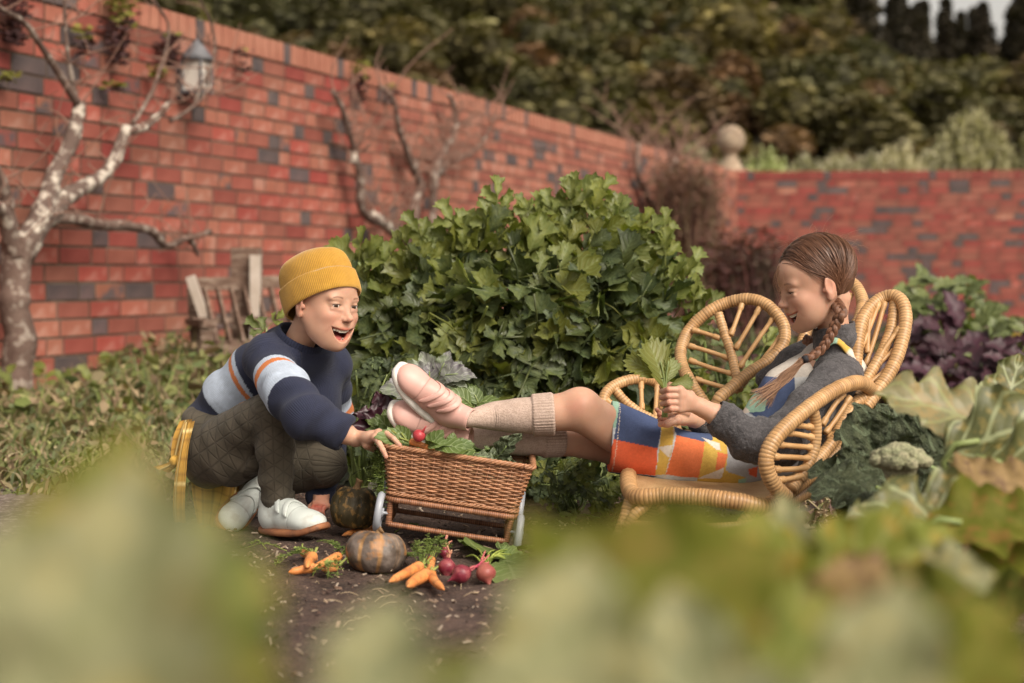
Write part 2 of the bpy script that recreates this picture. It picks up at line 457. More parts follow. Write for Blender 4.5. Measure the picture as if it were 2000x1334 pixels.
# a paler trodden path to the left and one behind the chair
def sheet(name, pts, m, dz=0.012):
    n = 22; V = []; F = []
    L, _ = resample(pts[0], n); Rr, _ = resample(pts[1], n)
    for i in range(n):
        for j in range(7):
            p = L[i] + (Rr[i] - L[i]) * j / 6; p = A(p[0], p[1], gh(p[0], p[1]) + dz - (0.02 if j in (0, 6) or i in (0, n - 1) else 0)); V.append(p)
    for i in range(n - 1):
        for j in range(6): a = i * 7 + j; F.append((a, a + 1, a + 8, a + 7))
    tag(mesh(name, V, F, m), kind='structure')
sheet('path', [[(-2.2, 2.5, 0), (-1.75, 4, 0), (-1.6, 5.2, 0)], [(-0.95, 2.5, 0), (-0.9, 4.2, 0), (-1.0, 5.4, 0)]], pathm)
sheet('path', [[(0.9, 5.6, 0), (1.5, 5.2, 0), (3.5, 5.0, 0)], [(0.85, 3.9, 0), (1.4, 3.75, 0), (3.2, 3.5, 0)]], pathm)
# wood chips and clods lying on the soil
chipm = mat('chips', (1, 1, 1), attr=True, rough=0.9)
def chips():
    g = G(); N = 6000
    for i in range(N):
        y = 2.0 + 2.6 * rnd.random() ** 0.9; x = rnd.uniform(-1.1, 1.1) * (y / 3)
        s = rnd.uniform(0.0015, 0.0045) * (1.6 if rnd.random() < .06 else 1)
        c = rnd.choice([(0.30, 0.21, 0.15), (0.24, 0.18, 0.13), (0.10, 0.06, 0.045), (0.06, 0.035, 0.028), (0.16, 0.10, 0.07), (0.05, 0.03, 0.025), (0.34, 0.27, 0.21)])
        M = rotz(rnd.random() * 6.3) @ roty(rnd.uniform(-.7, .7))
        V, F = box((0, 0, 0), (s * rnd.uniform(1.2, 3.5), s, s * .6)); V = V * nr.uniform(.7, 1.3, V.shape)
        g.add(V @ M.T + A(x, y, gh(x, y) + s * .4 + .002), F, c)
    tag(g.obj('soil_crumbs', chipm, smooth=False), kind='stuff')
chips()
# ---------------------------------------------------------------- brick walls
M_RED = [mat('brick_red', (0.25, 0.068, 0.044), (0.33, 0.108, 0.075), ns=5, rough=0.75, bump=.5, bs=70, bd=.002, rnd_=0.35, c3=(0.42, 0.24, 0.19), ns3=9, a3=.35),
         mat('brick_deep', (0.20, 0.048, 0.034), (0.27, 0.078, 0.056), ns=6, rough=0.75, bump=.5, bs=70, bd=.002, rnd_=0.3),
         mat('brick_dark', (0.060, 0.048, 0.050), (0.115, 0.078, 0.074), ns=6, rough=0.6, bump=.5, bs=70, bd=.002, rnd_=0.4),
         mat('brick_part', (0.27, 0.08, 0.05), (0.10, 0.07, 0.07), ns=9, rough=0.7, bump=.5, bs=70, bd=.002, rnd_=0.3, lo=.45, hi=.58),
         mat('brick_cap', (0.29, 0.095, 0.062), (0.36, 0.14, 0.095), ns=5, rough=0.8, bump=.5, bs=70, bd=.002, rnd_=0.3)]
mortar = mat('mortar', (0.105, 0.060, 0.046), (0.060, 0.044, 0.028), ns=2.5, rough=0.95, bump=1, bs=80, bd=.004, c3=(0.24, 0.17, 0.13), ns3=5, a3=.35)
def brick_mesh(m, L, Hh):
    V, F = box((0, 0, 0), (L - .014, .024, Hh - .011)); b = .003
    me = bpy.data.meshes.new('brick'); V = np.array(V)
    front = V[:, 1] < 0
    Vf = V[front].copy(); Vf[:, 1] -= b; Vf[:, 0] *= 1 - 2 * b / L; Vf[:, 2] *= 1 - 2 * b / Hh
    idx = np.where(front)[0]; V2 = np.vstack([V, Vf]); mp = {int(i): 8 + k for k, i in enumerate(idx)}
    FF = []
    for f in F:
        if all(i in mp for i in f): FF.append(tuple(mp[i] for i in f))
        elif sum(i in mp for i in f) == 2: FF.append(f)
    e = [idx[0], idx[1], idx[3], idx[2]]
    for a, b_ in zip(e, e[1:] + e[:1]): FF.append((int(a), int(b_), mp[int(b_)], mp[int(a)]))
    me.from_pydata(V2.tolist(), [], FF); me.materials.append(m); me.update(); return me, (V2, FF)
SZ = {'s': (.24, .08), 'h': (.12, .08), 'c': (.083, .12)}
BM = {(k, i): brick_mesh(M_RED[i], *SZ[k]) for k in SZ for i in range(5)}
class FObj: pass
def brick_wall(name, A0, d, length, z0, ncourse, label, dark, seed, nmax=300, deep=.45):
    rr = random.Random(seed); d = np.array([d[0], d[1], 0.]); d /= np.linalg.norm(d)
    nrm = np.cross(d, A(0, 0, 1))        # away from the camera or towards it
    if nrm[1] > 0: nrm = -nrm
    B = np.stack([d, -nrm, A(0, 0, 1)], 1); ht = ncourse * .08
    root = empty(name, Vector((*A0[:2], 0)), label, 'wall')
    A0 = A(A0[0], A0[1], 0)
    V, F = box((length / 2, .099, (z0 + ht + .1) / 2 - .1), (length, .22, z0 + ht + .3))
    mesh('core', V @ B.T + A0, F, mortar, root, smooth=False)
    L = []
    for c in range(ncourse + 1):
        s = -rr.random() * .2
        cap = c == ncourse; capm = 4 if deep < .5 else 1
        run = 0
        while s < length:
            k = 'c' if cap else ('h' if rr.random() < .30 else 's')
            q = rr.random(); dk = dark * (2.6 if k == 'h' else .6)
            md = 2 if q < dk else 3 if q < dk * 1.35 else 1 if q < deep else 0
            if cap: md = 2 if q < .07 else 0
            if cap: md = capm if md != 2 else 2
            w_ = SZ[k][0]; z = z0 + c * .08 + SZ[k][1] / 2
            off = 0
            p = A0 + d * (s + w_ / 2) + nrm * (.012 - .0115 + (0.006 if cap else 0) + rr.uniform(-.002, .002)) + A(0, 0, z)
            L.append((p, k, md, rr.uniform(-.006, .006))); s += w_
    def key(b):
        x, y = proj(b[0]); dist = b[0][1]
        vis = (-20 < x < 2020) and (-10 < y < 900)
        return (not vis, dist * (1.0 if b[1] == 's' else 1.25))
    L.sort(key=key); g = G()
    for i, (p, k, md, tw) in enumerate(L):
        me, (V2, FF) = BM[(k, md)]
        if i < nmax:
            o = FObj(); o = bpy.data.objects.new('brick', me); COL.objects.link(o); o.parent = root
            o.matrix_basis = M4(B @ rotz(tw), p - A0)
        else:
            g.add(V2 @ (B @ rotz(tw)).T + p, FF, None, md)
    tag(g.obj('brick', M_RED, root, smooth=False), kind='stuff')
    return root, B, A0
WA = A(-1.84 + .37 * (5.6 - 7.55), 5.6); WD = A(.37, 1.0) / math.hypot(.37, 1); CORN = A(2.74, 19.9)
WL = float(np.linalg.norm(CORN - WA))
wall_root, WB, WA0 = brick_wall('brick_wall', WA, WD, WL, .035, 21, 'long red brick garden wall behind the boy, with dark bricks and an orange brick coping', .11, 5)
far_root, FB, FA0 = brick_wall('brick_wall', (2.78, 19.85), A(1, -.08), 4.6, .035, 21, 'shade-darkened red far brick wall behind the girl, closing the garden and patched with black bricks', .17, 11, 300, .93)  # mostly deep bricks: the far wall's shade is put into its brick colour
WN = -WB[:, 1]                     # wall's outward normal (towards the garden)
def on_wall(px, py, out=0.0):      # a point in front of the long wall seen at px,py
    k = (px - CX) / FP; Y = (-1.84 - .37 * 7.55 + out * 1.066) / (k - .37)
    return np.array(at(px, py, Y))
# ---------------------------------------------------------------- finial
stone = mat('stone', (0.30, 0.22, 0.15), (0.42, 0.33, 0.24), ns=8, rough=.9, bump=.6, bs=60, bd=.004, c3=(.14, .1, .07), ns3=5, a3=.6)
fr = empty('stone_finial', at(1427, 335, 20.4), 'round stone ball finial on the pier where the two brick walls meet', 'finial')
c = np.array(at(1427, 273, 20.4)); b0 = np.array(at(1427, 335, 20.4))
def lathe(prof, c, n=24):
    V = []; F = []
    for r_, z in prof:
        for j in range(n): a = 2 * math.pi * j / n; V.append((c[0] + r_ * math.cos(a), c[1] + r_ * math.sin(a), c[2] + z))
    for i in range(len(prof) - 1):
        for j in range(n): j2 = (j + 1) % n; F.append((i * n + j, i * n + j2, (i + 1) * n + j2, (i + 1) * n + j))
    F.append(tuple(range(n - 1, -1, -1))); F.append(tuple((len(prof) - 1) * n + j for j in range(n)))
    return np.array(V), F
V, F = lathe([(.18 * math.sin(a), -.18 * math.cos(a)) for a in np.linspace(.12, math.pi - .02, 16)], c); mesh('ball', V, F, stone, fr)
V, F = lathe([(.19, 0), (.19, .05), (.15, .06), (.12, .12), (.085, .18), (.075, .24), (.1, .25)], b0 + A(0, 0, -.02)); mesh('pedestal', V, F, stone, fr)
V, F = box(b0 + A(0, 0, -1), (.5, .5, 2)); mesh('pier', V, F, M_RED[0], fr, smooth=False)
# ---------------------------------------------------------------- hill and wood
def hillz(x, y):
    t = max(0, (y - 42)); z = 2.2 + t * .225 if y > 42 else max(0, (y - 30)) / 12 * 2.2
    k = x / y
    q = max(0., min(1., (k - .15) / .11)); z *= 1 - .33 * q * q * (3 - 2 * q)
    if y > 60: z += max(0, .18 - k) * (y - 60) * .22        # rises to the left
    return z + mn.noise(Vector((x * .05, y * .05, 0))) * 1.5 * min(1, t / 20)
hx = np.linspace(-75, 75, 70); hy = np.linspace(30, 150, 60)
V = [(x, y, hillz(x, y)) for x in hx for y in hy]; n = len(hy)
a = (np.arange(len(hx) - 1)[:, None] * n + np.arange(n - 1)[None, :]).ravel()
hillm = mat('hill', (0.075, 0.058, 0.032), (0.11, 0.080, 0.042), ns=.4, rough=1)
tag(mesh('hillside', V, np.stack([a, a + n, a + n + 1, a + 1], 1), hillm), kind='structure')
barkd = mat('bark_dark', (0.06, 0.045, 0.035), (0.12, 0.09, 0.07), ns=6, rough=.95)
def crown_mesh(seed, conical=False, n=1700, ls=.115):
    rr = random.Random(seed); g = G(); lob = []
    for i in range(9):
        a = rr.random() * 6.28; r_ = rr.uniform(.15, .55); z = rr.uniform(-.25, .45)
        lob.append((A(r_ * math.cos(a), r_ * math.sin(a), z), rr.uniform(.32, .55)))
    if conical: lob = [(A(rr.uniform(-.1, .1), rr.uniform(-.1, .1), -.5 + i * .22), .55 * (1 - i / 9.5) + .05) for i in range(9)]
    for c_, r_ in lob:
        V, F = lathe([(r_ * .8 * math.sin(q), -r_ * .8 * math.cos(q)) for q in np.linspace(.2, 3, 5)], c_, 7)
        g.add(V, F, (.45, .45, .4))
    for i in range(n):
        c_, r_ = rr.choice(lob); v = A(rr.gauss(0, 1), rr.gauss(0, 1), rr.gauss(0, 1)); v /= np.linalg.norm(v)
        p = c_ + v * r_ * rr.uniform(.85, 1.12); s = ls * rr.uniform(.5, 1.2)
        M = rotz(rr.random() * 6.3) @ rotx(rr.uniform(-1, 1))
        q = np.array([(-s, -s * .5, 0), (s, -s * .4, 0.03), (s * .8, s * .5, 0), (-s * .7, s * .6, .02)])
        k = rr.uniform(.6, 1.5); g.add(q @ M.T + p, [(0, 1, 2, 3)], (k, k, k * .9))
    return g
def crown_mat(nm, c): return mat(nm, c, tuple(x * 1.5 for x in c), ns=1.2, rough=.85, attr=True, rnd_=.5, trl=.15)
cm = [crown_mat('crown_olive', (.110, .092, .040)), crown_mat('crown_dark', (.088, .080, .040)), crown_mat('crown_brown', (.14, .092, .055)), crown_mat('crown_lime', (.135, .112, .045)), crown_mat('crown_black', (.034, .027, .018))]
protos = []
for i in range(5):
    g = crown_mesh(30 + i, conical=(i == 4)); Vv = np.vstack(g.V)
    for m_ in range(5):
        if (i == 4) != (m_ == 4): continue
        me = bpy.data.meshes.new('crown'); me.from_pydata(Vv.tolist(), [], g.F); me.materials.append(cm[m_])
        a_ = me.color_attributes.new('Col', 'FLOAT_COLOR', 'POINT'); a_.data.foreach_set('color', np.vstack(g.C).astype(np.float32).ravel())
        me.polygons.foreach_set('use_smooth', np.ones(len(me.polygons), bool)); me.update(); protos.append((m_, me))
Vt, Ft = tube([(0, 0, 0), (0.02, 0, .5), (0, 0.02, 1)], [.06, .045, .02], 6)
tm = bpy.data.meshes.new('trunk'); tm.from_pydata(Vt.tolist(), [], Ft); tm.materials.append(barkd)
TL = {0: ('olive leafed round tree in the wood on the hillside', 'olive trees of the hillside wood'), 1: ('dark evergreen tree in the wood on the hillside', 'dark evergreen trees of the hillside wood'),
      2: ('brownish autumn tree in the wood on the hillside', 'brownish trees of the hillside wood'), 3: ('yellow green tree in the wood on the hillside', 'yellow green trees of the hillside wood'), 4: ('black pointed conifer on the hill crest against the sky', 'conifers along the hill crest')}
def wood():
    spots = []
    for i in range(9000):
        y = 44 + 92 * rnd.random(); px = rnd.uniform(-80, 2100); x = (px - CX) / FP * y
        r_ = rnd.uniform(.85, 1.85) * (.75 + y / 200)
        if all((x - a) ** 2 + ((y - b) * .7) ** 2 > (.62 * (r_ + c)) ** 2 for a, b, c in spots): spots.append((x, y, r_))
        if len(spots) > 640: break
    todo = {}; spots.sort(key=lambda q: -q[2] / q[1]); gw = G(); lowp = [crown_mesh(60 + i, False, 240, .26) for i in range(3)]; lowV = [np.vstack(g.V) for g in lowp]; lowC = [np.vstack(g.C) for g in lowp]
    for x, y, r_ in spots[285:]:
        i = rnd.randrange(3); gw.add((lowV[i] * A(1, 1, rnd.uniform(.8, 1.3)) * r_) @ rotz(rnd.random() * 6).T + A(x, y, hillz(x, y) + r_), lowp[i].F, lowC[i] * rnd.uniform(.6, 1.4), rnd.choice([0, 0, 1, 2, 2, 3]))
    tag(gw.obj('woodland', cm), kind='stuff')
    for x, y, r_ in spots[:285]:
        z = hillz(x, y); px, py = proj((x, y, z))
        crest = px > 1650 and y > 105
        kinds = [4] if crest or (y > 110 and rnd.random() < .6) else [0, 0, 1, 1, 1, 2, 2, 3]
        k = rnd.choice(kinds)
        if px > 1780 and y > 100: r_ *= .85
        me = rnd.choice([m for kk, m in protos if kk == k])
        hgt = r_ * (1.0 if k != 4 else 1.5); base = z
        t = empty('tree', (x, y, base), None, 'tree', TL[k][1])
        mark = next(nm for lim, nm in ((330, 'the hanging wall plants'), (560, 'the lantern'), (800, 'the second bare tree'), (1040, 'the middle of the wall'), (1260, 'the lovage'), (1480, 'the stone ball'), (1760, 'the girl'), (9999, 'the chard')) if px < lim)
        row = 'at the foot of the hill' if y < 58 else 'on the lower slope' if y < 78 else 'on the upper slope' if y < 105 else 'by the crest'
        todo.setdefault((k, row, mark), []).append((px, t))
        inst(None, 'crown', t, M4(rotz(rnd.random() * 6.28), (0, 0, hgt * 1.05), r_) @ Matrix.Diagonal((1, 1, 1.5 if k == 4 else rnd.uniform(.8, 1.1), 1)), me)
        inst(None, 'trunk', t, M4(np.eye(3), (0, 0, -.3), hgt * 1.2), tm)
    for i in range(17):
        px = 1545 + i * 29 + rnd.uniform(-10, 10); y = 120 + rnd.uniform(-6, 8); x = (px - CX) / FP * y; z = hillz(x, y); h_ = rnd.uniform(1.1, 2.7)
        t = empty('tree', (x, y, z), None, 'tree', TL[4][1]); inst(None, 'crown', t, M4(rotz(i), (0, 0, h_ * 1.3), h_ * .9) @ Matrix.Diagonal((1, 1, 1.6, 1)), [m for kk, m in protos if kk == 4][0]); inst(None, 'trunk', t, M4(np.eye(3), (0, 0, -.3), h_ * 1.3), tm)
        todo.setdefault((4, 'on the skyline', 'the girl' if px < 1760 else 'the chard'), []).append((px, t))
    words = 'first second third fourth fifth sixth seventh eighth ninth tenth eleventh twelfth thirteenth fourteenth fifteenth sixteenth seventeenth eighteenth nineteenth twentieth'.split(); kn = ['olive round tree', 'dark evergreen tree', 'brownish tree', 'yellow green tree', 'black pointed conifer']
    for (k, row, mark), L in todo.items():
        L.sort(key=lambda q: q[0])
        for i, (_, t) in enumerate(L): t['label'] = '%s%s %s above %s' % ((words[min(i, 19)] + ' ') if len(L) > 1 else '', kn[k], row, mark)
wood()
# undergrowth carpet between trees
def undergrowth():
    g = G()
    for i in range(7000):
        y = 36 + 100 * rnd.random(); x = rnd.uniform(-.4, .42) * y; z = hillz(x, y)
        s = rnd.uniform(.3, .9); M = rotz(rnd.random() * 6.3) @ rotx(rnd.uniform(-1.2, 1.2))
        q = np.array([(-s, -s * .5, 0), (s, -s * .4, 0.03), (s * .8, s * .5, 0), (-s * .7, s * .6, .02)])
        c_ = rnd.choice([(.09, .075, .035), (.13, .11, .045), (.11, .08, .05), (.06, .05, .028)])
        g.add(q @ M.T + A(x, y, z + rnd.uniform(0, .9)), [(0, 1, 2, 3)], c_)
    tag(g.obj('undergrowth', mat('undergrowth', (1, 1, 1), attr=True, rough=.9)), kind='stuff')
undergrowth()
# silver shrubs over the far wall
silver = mat('silver_leaf', (.38, .35, .22), (.55, .50, .37), ns=3, rough=.7, attr=True, rnd_=.3, trl=.25)
def shrub(px, ptop, w_, Y, lab, dens=420, m=None, col=(1, 1, 1)):
    top = np.array(at(px, ptop, Y)); base = A(top[0], Y, 0); W = w_ / FP * Y / 2; g = G()
    root = empty('silver_shrub', base, lab, 'shrub')
    for i in range(int(dens * 1.7)):
        a = rnd.random() * 6.28; r_ = W * math.sqrt(rnd.random()); hh = top[2] * (1 - .35 * (r_ / W) ** 2) * rnd.uniform(.8, 1.03)
        p1 = base + A(r_ * math.cos(a), r_ * math.sin(a), hh); p0 = A(p1[0] * .8 + base[0] * .2, p1[1] * .8 + base[1] * .2, hh - rnd.uniform(.3, .7))
        for k in range(9):
            t = k / 9; p = p0 + (p1 - p0) * t; s = .075 * (1.2 - t); M = rotz(rnd.random() * 6.3) @ roty(-rnd.uniform(.3, 1.2))
            q = np.array([(0, -s * .6, 0), (s * 1.5, 0, .01), (0, s * .6, 0)]); kk = rnd.uniform(.55, 1.4) * (.6 + .5 * t)
            g.add(q @ M.T + p, [(0, 1, 2)], np.array(col) * kk)
    g.obj('foliage', m or silver, root)
    gs = G()
    for i in range(14):
        a = rnd.random() * 6.28; r_ = W * .7 * rnd.random(); V, F = tube([base, base + A(r_ * math.cos(a), r_ * math.sin(a), top[2] * .8)], [.02, .006], 5); gs.add(V, F)
    gs.obj('stems', barkd, root)
shrub(1355, 268, 130, 22.3, 'pale silver shrub behind the wall just before the stone ball')
shrub(1430, 300, 150, 22.8, 'low silver shrub directly behind the stone ball', 400)
shrub(1570, 296, 150, 22.6, 'short silver shrub between two taller ones over the far wall', 420)
shrub(1700, 290, 150, 22.7, 'pale low shrub over the far wall between the silver green and the spiky one', 420)
shrub(1830, 270, 150, 22.4, 'bright silver shrub left of the tallest shrub over the far wall', 460)
shrub(1500, 285, 180, 22.0, 'low pale green shrub over the far wall right after the stone ball', col=(.95, 1.1, .75))
shrub(1640, 282, 170, 22.4, 'silver green shrub over the middle of the far wall')
shrub(1760, 268, 170, 22.1, 'silvery spiky shrub over the far wall above the chair back', 500, col=(1.05, 1, .95))
shrub(1900, 205, 220, 22.6, 'tallest silver shrub behind the far wall, above the green chard clump', 800, col=(.8, .8, .65))
shrub(2040, 225, 160, 22.2, 'silver shrub at the end of the far wall, cut by the picture edge', 420, col=(.8, .8, .65))
# ================================================================ RATTAN CHAIR
rattan = mat('rattan', (.56, .35, .175), (.47, .27, .12), ns=18, rough=.42, attr=True, bump=.5, bs=120, bd=.0008, stretch=(1, 1, 1), spec=.45)
chair = empty('rattan_chair', (1.50 / 3, 3.42, 0), 'low wrapped rattan chair with leaf shaped petal back and arms', 'chair')
chair.location = (0.42, 3.40, 0)
def wrapped(name, pts, r, closed=False, pitch=.0068, parent=None, sides=10, amp=.042, conv=True):
    P = ats(pts) if conv else pts
    _, L = resample(P, 10, closed); nw = max(4, int(L / pitch)); n = nw * 4
    P, L = resample(P, n, closed); rr_ = np.zeros(n); col = np.zeros((n, 3)); q = 0
    rad = np.interp(np.linspace(0, 1, n), np.linspace(0, 1, len(r)), r) if np.ndim(r) else np.full(n, r)
    for i in range(n):
        k = i % 4
        if k == 0: v = rnd.uniform(.80, 1.12); w_ = rnd.uniform(-.03, .03)
        rr_[i] = rad[i] * (1 + (-amp, amp * .35, amp * .6, amp * .3)[k] + w_)
        c_ = v * (.50 if k == 0 else 1.0); col[i] = (c_, c_ * .97, c_ * .92)
    V, F = tube(P, rr_, sides, closed)
    g = G().add(V, F, np.repeat(col, sides, 0)); return g.obj(name, rattan, parent or chair)
def cane(name, a, b, r=.0052, parent=None, wrap=True):
    a = np.array(a); b = np.array(b); n = 24; t = np.linspace(0, 1, n)[:, None]
    d = b - a; side = np.cross(d, A(0, 1, 0)); side /= np.linalg.norm(side)
    P = a + d * t + side * (np.sin(t * 3.14) * rnd.uniform(-.002, .002))
    rr_ = np.full(n, r); L = np.linalg.norm(d)
    if wrap:
        for i in range(n):
            s = min(i, n - 1 - i) / (n - 1) * L
            if s < .016: rr_[i] = r * (1.28 + .10 * (i % 2))
    v = rnd.uniform(.88, 1.08); V, F = tube(P, rr_, 7)
    return G().add(V, F, (v, v * .97, v * .9)).obj(name, rattan, parent or chair)
def lerp(L, t):
    P, _ = resample(L, 60); return P[int(round(t * 59))]
def petal(out, mid, ribs, r=.0135, rm=.0105, rr_=.0052):
    f = wrapped('petal_frame', out, r); 
    if mid: wrapped('petal_midrib', mid, rm)
    for a, b in ribs: cane('rib', at(*a), at(*b), rr_)
# far back petal
petal([(1420, 868, 3.62), (1400, 825, 3.56), (1352, 752, 3.60), (1330, 705, 3.66), (1334, 668, 3.70), (1352, 637, 3.72), (1384, 609, 3.72), (1418, 592, 3.72), (1460, 584, 3.70), (1492, 592, 3.68), (1516, 613, 3.66), (1532, 641, 3.64), (1528, 675, 3.62), (1500, 705, 3.60), (1467, 726, 3.58), (1430, 756, 3.55), (1400, 790, 3.53), (1424, 850, 3.6), (1430, 875, 3.64)],
      [(1403, 612, 3.70), (1415, 650, 3.68), (1428, 690, 3.65), (1436, 725, 3.62), (1443, 762, 3.59)],
      [((1352, 644, 3.7), (1406, 661, 3.68)), ((1345, 675, 3.68), (1424, 700, 3.65)), ((1346, 703, 3.66), (1434, 731, 3.62)), ((1358, 740, 3.62), (1442, 764, 3.59)),
       ((1450, 592, 3.7), (1427, 655, 3.67)), ((1484, 600, 3.68), (1436, 682, 3.65)), ((1511, 620, 3.66), (1444, 718, 3.63)), ((1526, 655, 3.64), (1450, 752, 3.6))])
# far arm petal
petal([(1240, 900, 3.44), (1210, 860, 3.46), (1190, 825, 3.50), (1178, 800, 3.52), (1181, 773, 3.54), (1197, 755, 3.56), (1226, 743, 3.58), (1258, 740, 3.60), (1282, 748, 3.62), (1292, 772, 3.62), (1298, 805, 3.6), (1320, 835, 3.58), (1330, 880, 3.6)],
      [(1200, 760, 3.56), (1222, 785, 3.55), (1250, 806, 3.54), (1280, 822, 3.53)],
      [((1252, 746, 3.59), (1254, 800, 3.55)), ((1284, 752, 3.6), (1280, 815, 3.55)), ((1184, 780, 3.53), (1215, 815, 3.52))], r=.012, rm=.0105)
# centre back petal, mostly hidden by the head
petal([(1580, 850, 3.60), (1565, 790, 3.60), (1560, 720, 3.60), (1570, 660, 3.66), (1600, 590, 3.70), (1640, 550, 3.70), (1668, 556, 3.66), (1684, 585, 3.62), (1680, 620, 3.58), (1664, 655, 3.56), (1640, 700, 3.54), (1620, 740, 3.5), (1615, 800, 3.52), (1612, 860, 3.54)],
      [(1640, 552, 3.7), (1630, 620, 3.62), (1610, 700, 3.56)],
      [((1662, 575, 3.65), (1632, 640, 3.6)), ((1676, 620, 3.6), (1622, 680, 3.57))])
# near back petal
petal([(1660, 810, 3.30), (1668, 760, 3.33), (1672, 700, 3.36), (1676, 660, 3.38), (1684, 626, 3.40), (1700, 600, 3.42), (1722, 583, 3.43), (1745, 578, 3.42), (1763, 592, 3.40), (1769, 622, 3.38), (1763, 660, 3.36), (1752, 697, 3.34), (1735, 732, 3.32), (1712, 765, 3.30), (1690, 795, 3.28)],
      [(1748, 585, 3.42), (1741, 640, 3.39), (1722, 690, 3.36), (1690, 745, 3.33), (1672, 775, 3.31)],
      [((1716, 592, 3.42), (1672, 705, 3.37)), ((1728, 590, 3.42), (1690, 715, 3.37)), ((1700, 605, 3.41), (1694, 690, 3.38)), ((1758, 640, 3.37), (1716, 700, 3.35)), ((1752, 680, 3.36), (1700, 728, 3.34)), ((1735, 720, 3.34), (1682, 760, 3.32))], r=.0140, rm=.0115)
# near arm petal
petal([(1702, 768, 3.30), (1692, 752, 3.27), (1668, 748, 3.23), (1630, 762, 3.18), (1590, 788, 3.13), (1550, 820, 3.09), (1516, 854, 3.06), (1498, 888, 3.05), (1499, 920, 3.05), (1514, 950, 3.06), (1536, 972, 3.08)],
      [(1700, 770, 3.30), (1668, 790, 3.27), (1648, 820, 3.24), (1628, 860, 3.20), (1600, 895, 3.17), (1570, 925, 3.13), (1545, 955, 3.1)],
      [((1648, 768, 3.21), (1606, 830, 3.18)), ((1660, 775, 3.23), (1612, 846, 3.19)), ((1675, 785, 3.26), (1618, 858, 3.2)), ((1684, 798, 3.27), (1614, 880, 3.2))], r=.0150, rm=.0125)
wrapped('petal_midrib', [(1586, 792, 3.13), (1594, 830, 3.14), (1592, 870, 3.14), (1580, 905, 3.13), (1560, 938, 3.11)], .0105)
for a, b in [((1553, 828, 3.1), (1588, 834, 3.14)), ((1536, 845, 3.09), (1590, 855, 3.14)), ((1520, 868, 3.08), (1588, 874, 3.14)), ((1510, 892, 3.07), (1582, 896, 3.13)), ((1512, 917, 3.07), (1576, 914, 3.12)), ((1520, 938, 3.08), (1566, 930, 3.11))]:
    cane('rib', at(*a), at(*b), .0055)
# long rear rail sweeping from the back down to the seat, and its twin on the far side
wrapped('rear_rail', [(1690, 790, 3.30), (1684, 820, 3.28), (1668, 850, 3.26), (1630, 888, 3.22), (1588, 924, 3.18), (1545, 957, 3.14), (1505, 984, 3.10)], .0155)
wrapped('rear_rail', [(1400, 800, 3.62), (1430, 830, 3.66), (1500, 850, 3.70), (1580, 840, 3.68), (1640, 820, 3.6), (1684, 800, 3.45)], .013)
# seat
def seat():
    rim = ats([(1236, 966, 3.16), (1300, 968, 3.12), (1370, 971, 3.10), (1440, 979, 3.08), (1502, 988, 3.10), (1570, 960, 3.22), (1620, 915, 3.4), (1610, 880, 3.6), (1500, 876, 3.72), (1380, 878, 3.70), (1280, 885, 3.58), (1232, 915, 3.38)])
    wrapped('seat_rail', rim, .0165, True, conv=False)
    c = sum((Vector(p) for p in rim), Vector()) / len(rim)
    P, _ = resample(rim, 48, True); n = 48; rings = 6; V = []; F = []
    for k in range(rings + 1):
        for i in range(n): q = np.array(c) + (P[i] - np.array(c)) * (1 - k / rings * .97); V.append(q + A(0, 0, -.012 * math.sin(k / rings * 1.57)))
    for k in range(rings):
        for i in range(n): j = (i + 1) % n; F.append((k * n + i, k * n + j, (k + 1) * n + j, (k + 1) * n + i))
    mesh('seat', V, F, mat('cane_weave', (.5, .33, .17), (.4, .25, .12), ns=20, rough=.5, bump=1, bs=180, bd=.002), chair)
seat()
def leg(px, py, Y, qx, qY): 
    p = at(px, py, Y); q = Vector((at(qx, 1060, qY).x, qY, gh(0, 0) - .01)); m = p.lerp(q, .5)
    wrapped('leg', [p, m, q], .0145, conv=False)
leg(1240, 958, 3.17, 1196, 3.13); leg(1490, 985, 3.10, 1530, 3.05); leg(1548, 965, 3.28, 1546, 3.30); leg(1300, 885, 3.62, 1270, 3.62)
wrapped('brace', [(1262, 962, 3.15), (1262, 985, 3.14), (1240, 1004, 3.13), (1226, 1030, 3.13)], .0105)
wrapped('brace', [(1262, 972, 3.15), (1285, 980, 3.14), (1298, 1000, 3.13), (1304, 1030, 3.13)], .0105)
wrapped('brace', [(1478, 980, 3.10), (1470, 1000, 3.09), (1450, 1018, 3.09), (1444, 1050, 3.09)], .0105)
wrapped('brace', [(1520, 975, 3.14), (1512, 1000, 3.14), (1530, 1030, 3.16), (1546, 1050, 3.2)], .0125)
# upright tying the seat to the ground ring between the right legs
wrapped('brace', [(1500, 1020, 3.09), (1400, 1030, 3.07), (1300, 1028, 3.09), (1215, 1024, 3.14)], .009)
# ================================================================ WICKER CART
wick = mat('wicker', (.40, .205, .115), (.31, .145, .075), ns=25, rough=.42, attr=True, bump=.5, bs=200, bd=.0006, spec=.4)
wickd = mat('wicker_wrap', (.30, .135, .07), (.24, .10, .05), ns=25, rough=.45, attr=True, spec=.4)
tyre_m = mat('grey_tyre', (.34, .36, .40), rough=.38, spec=.5, bump=.2, bs=30)
CBL, CBR = np.array(at(757, 966, 3.2)), np.array(at(1007, 1003, 3.2))
cx_ = CBR - CBL; CW = np.linalg.norm(cx_); cx_ /= CW; cz_ = A(0, 0, 1) - cx_ * cx_[2]; cz_ /= np.linalg.norm(cz_); cy_ = np.cross(cz_, cx_)
CB = np.stack([cx_, cy_, cz_], 1); CO = (CBL + CBR) / 2          # front bottom middle
CD, CH, TOPX, TOPY = .205, .094, .0195, .012
def cw(x, y, z): return CO + CB @ A(x, y, z)
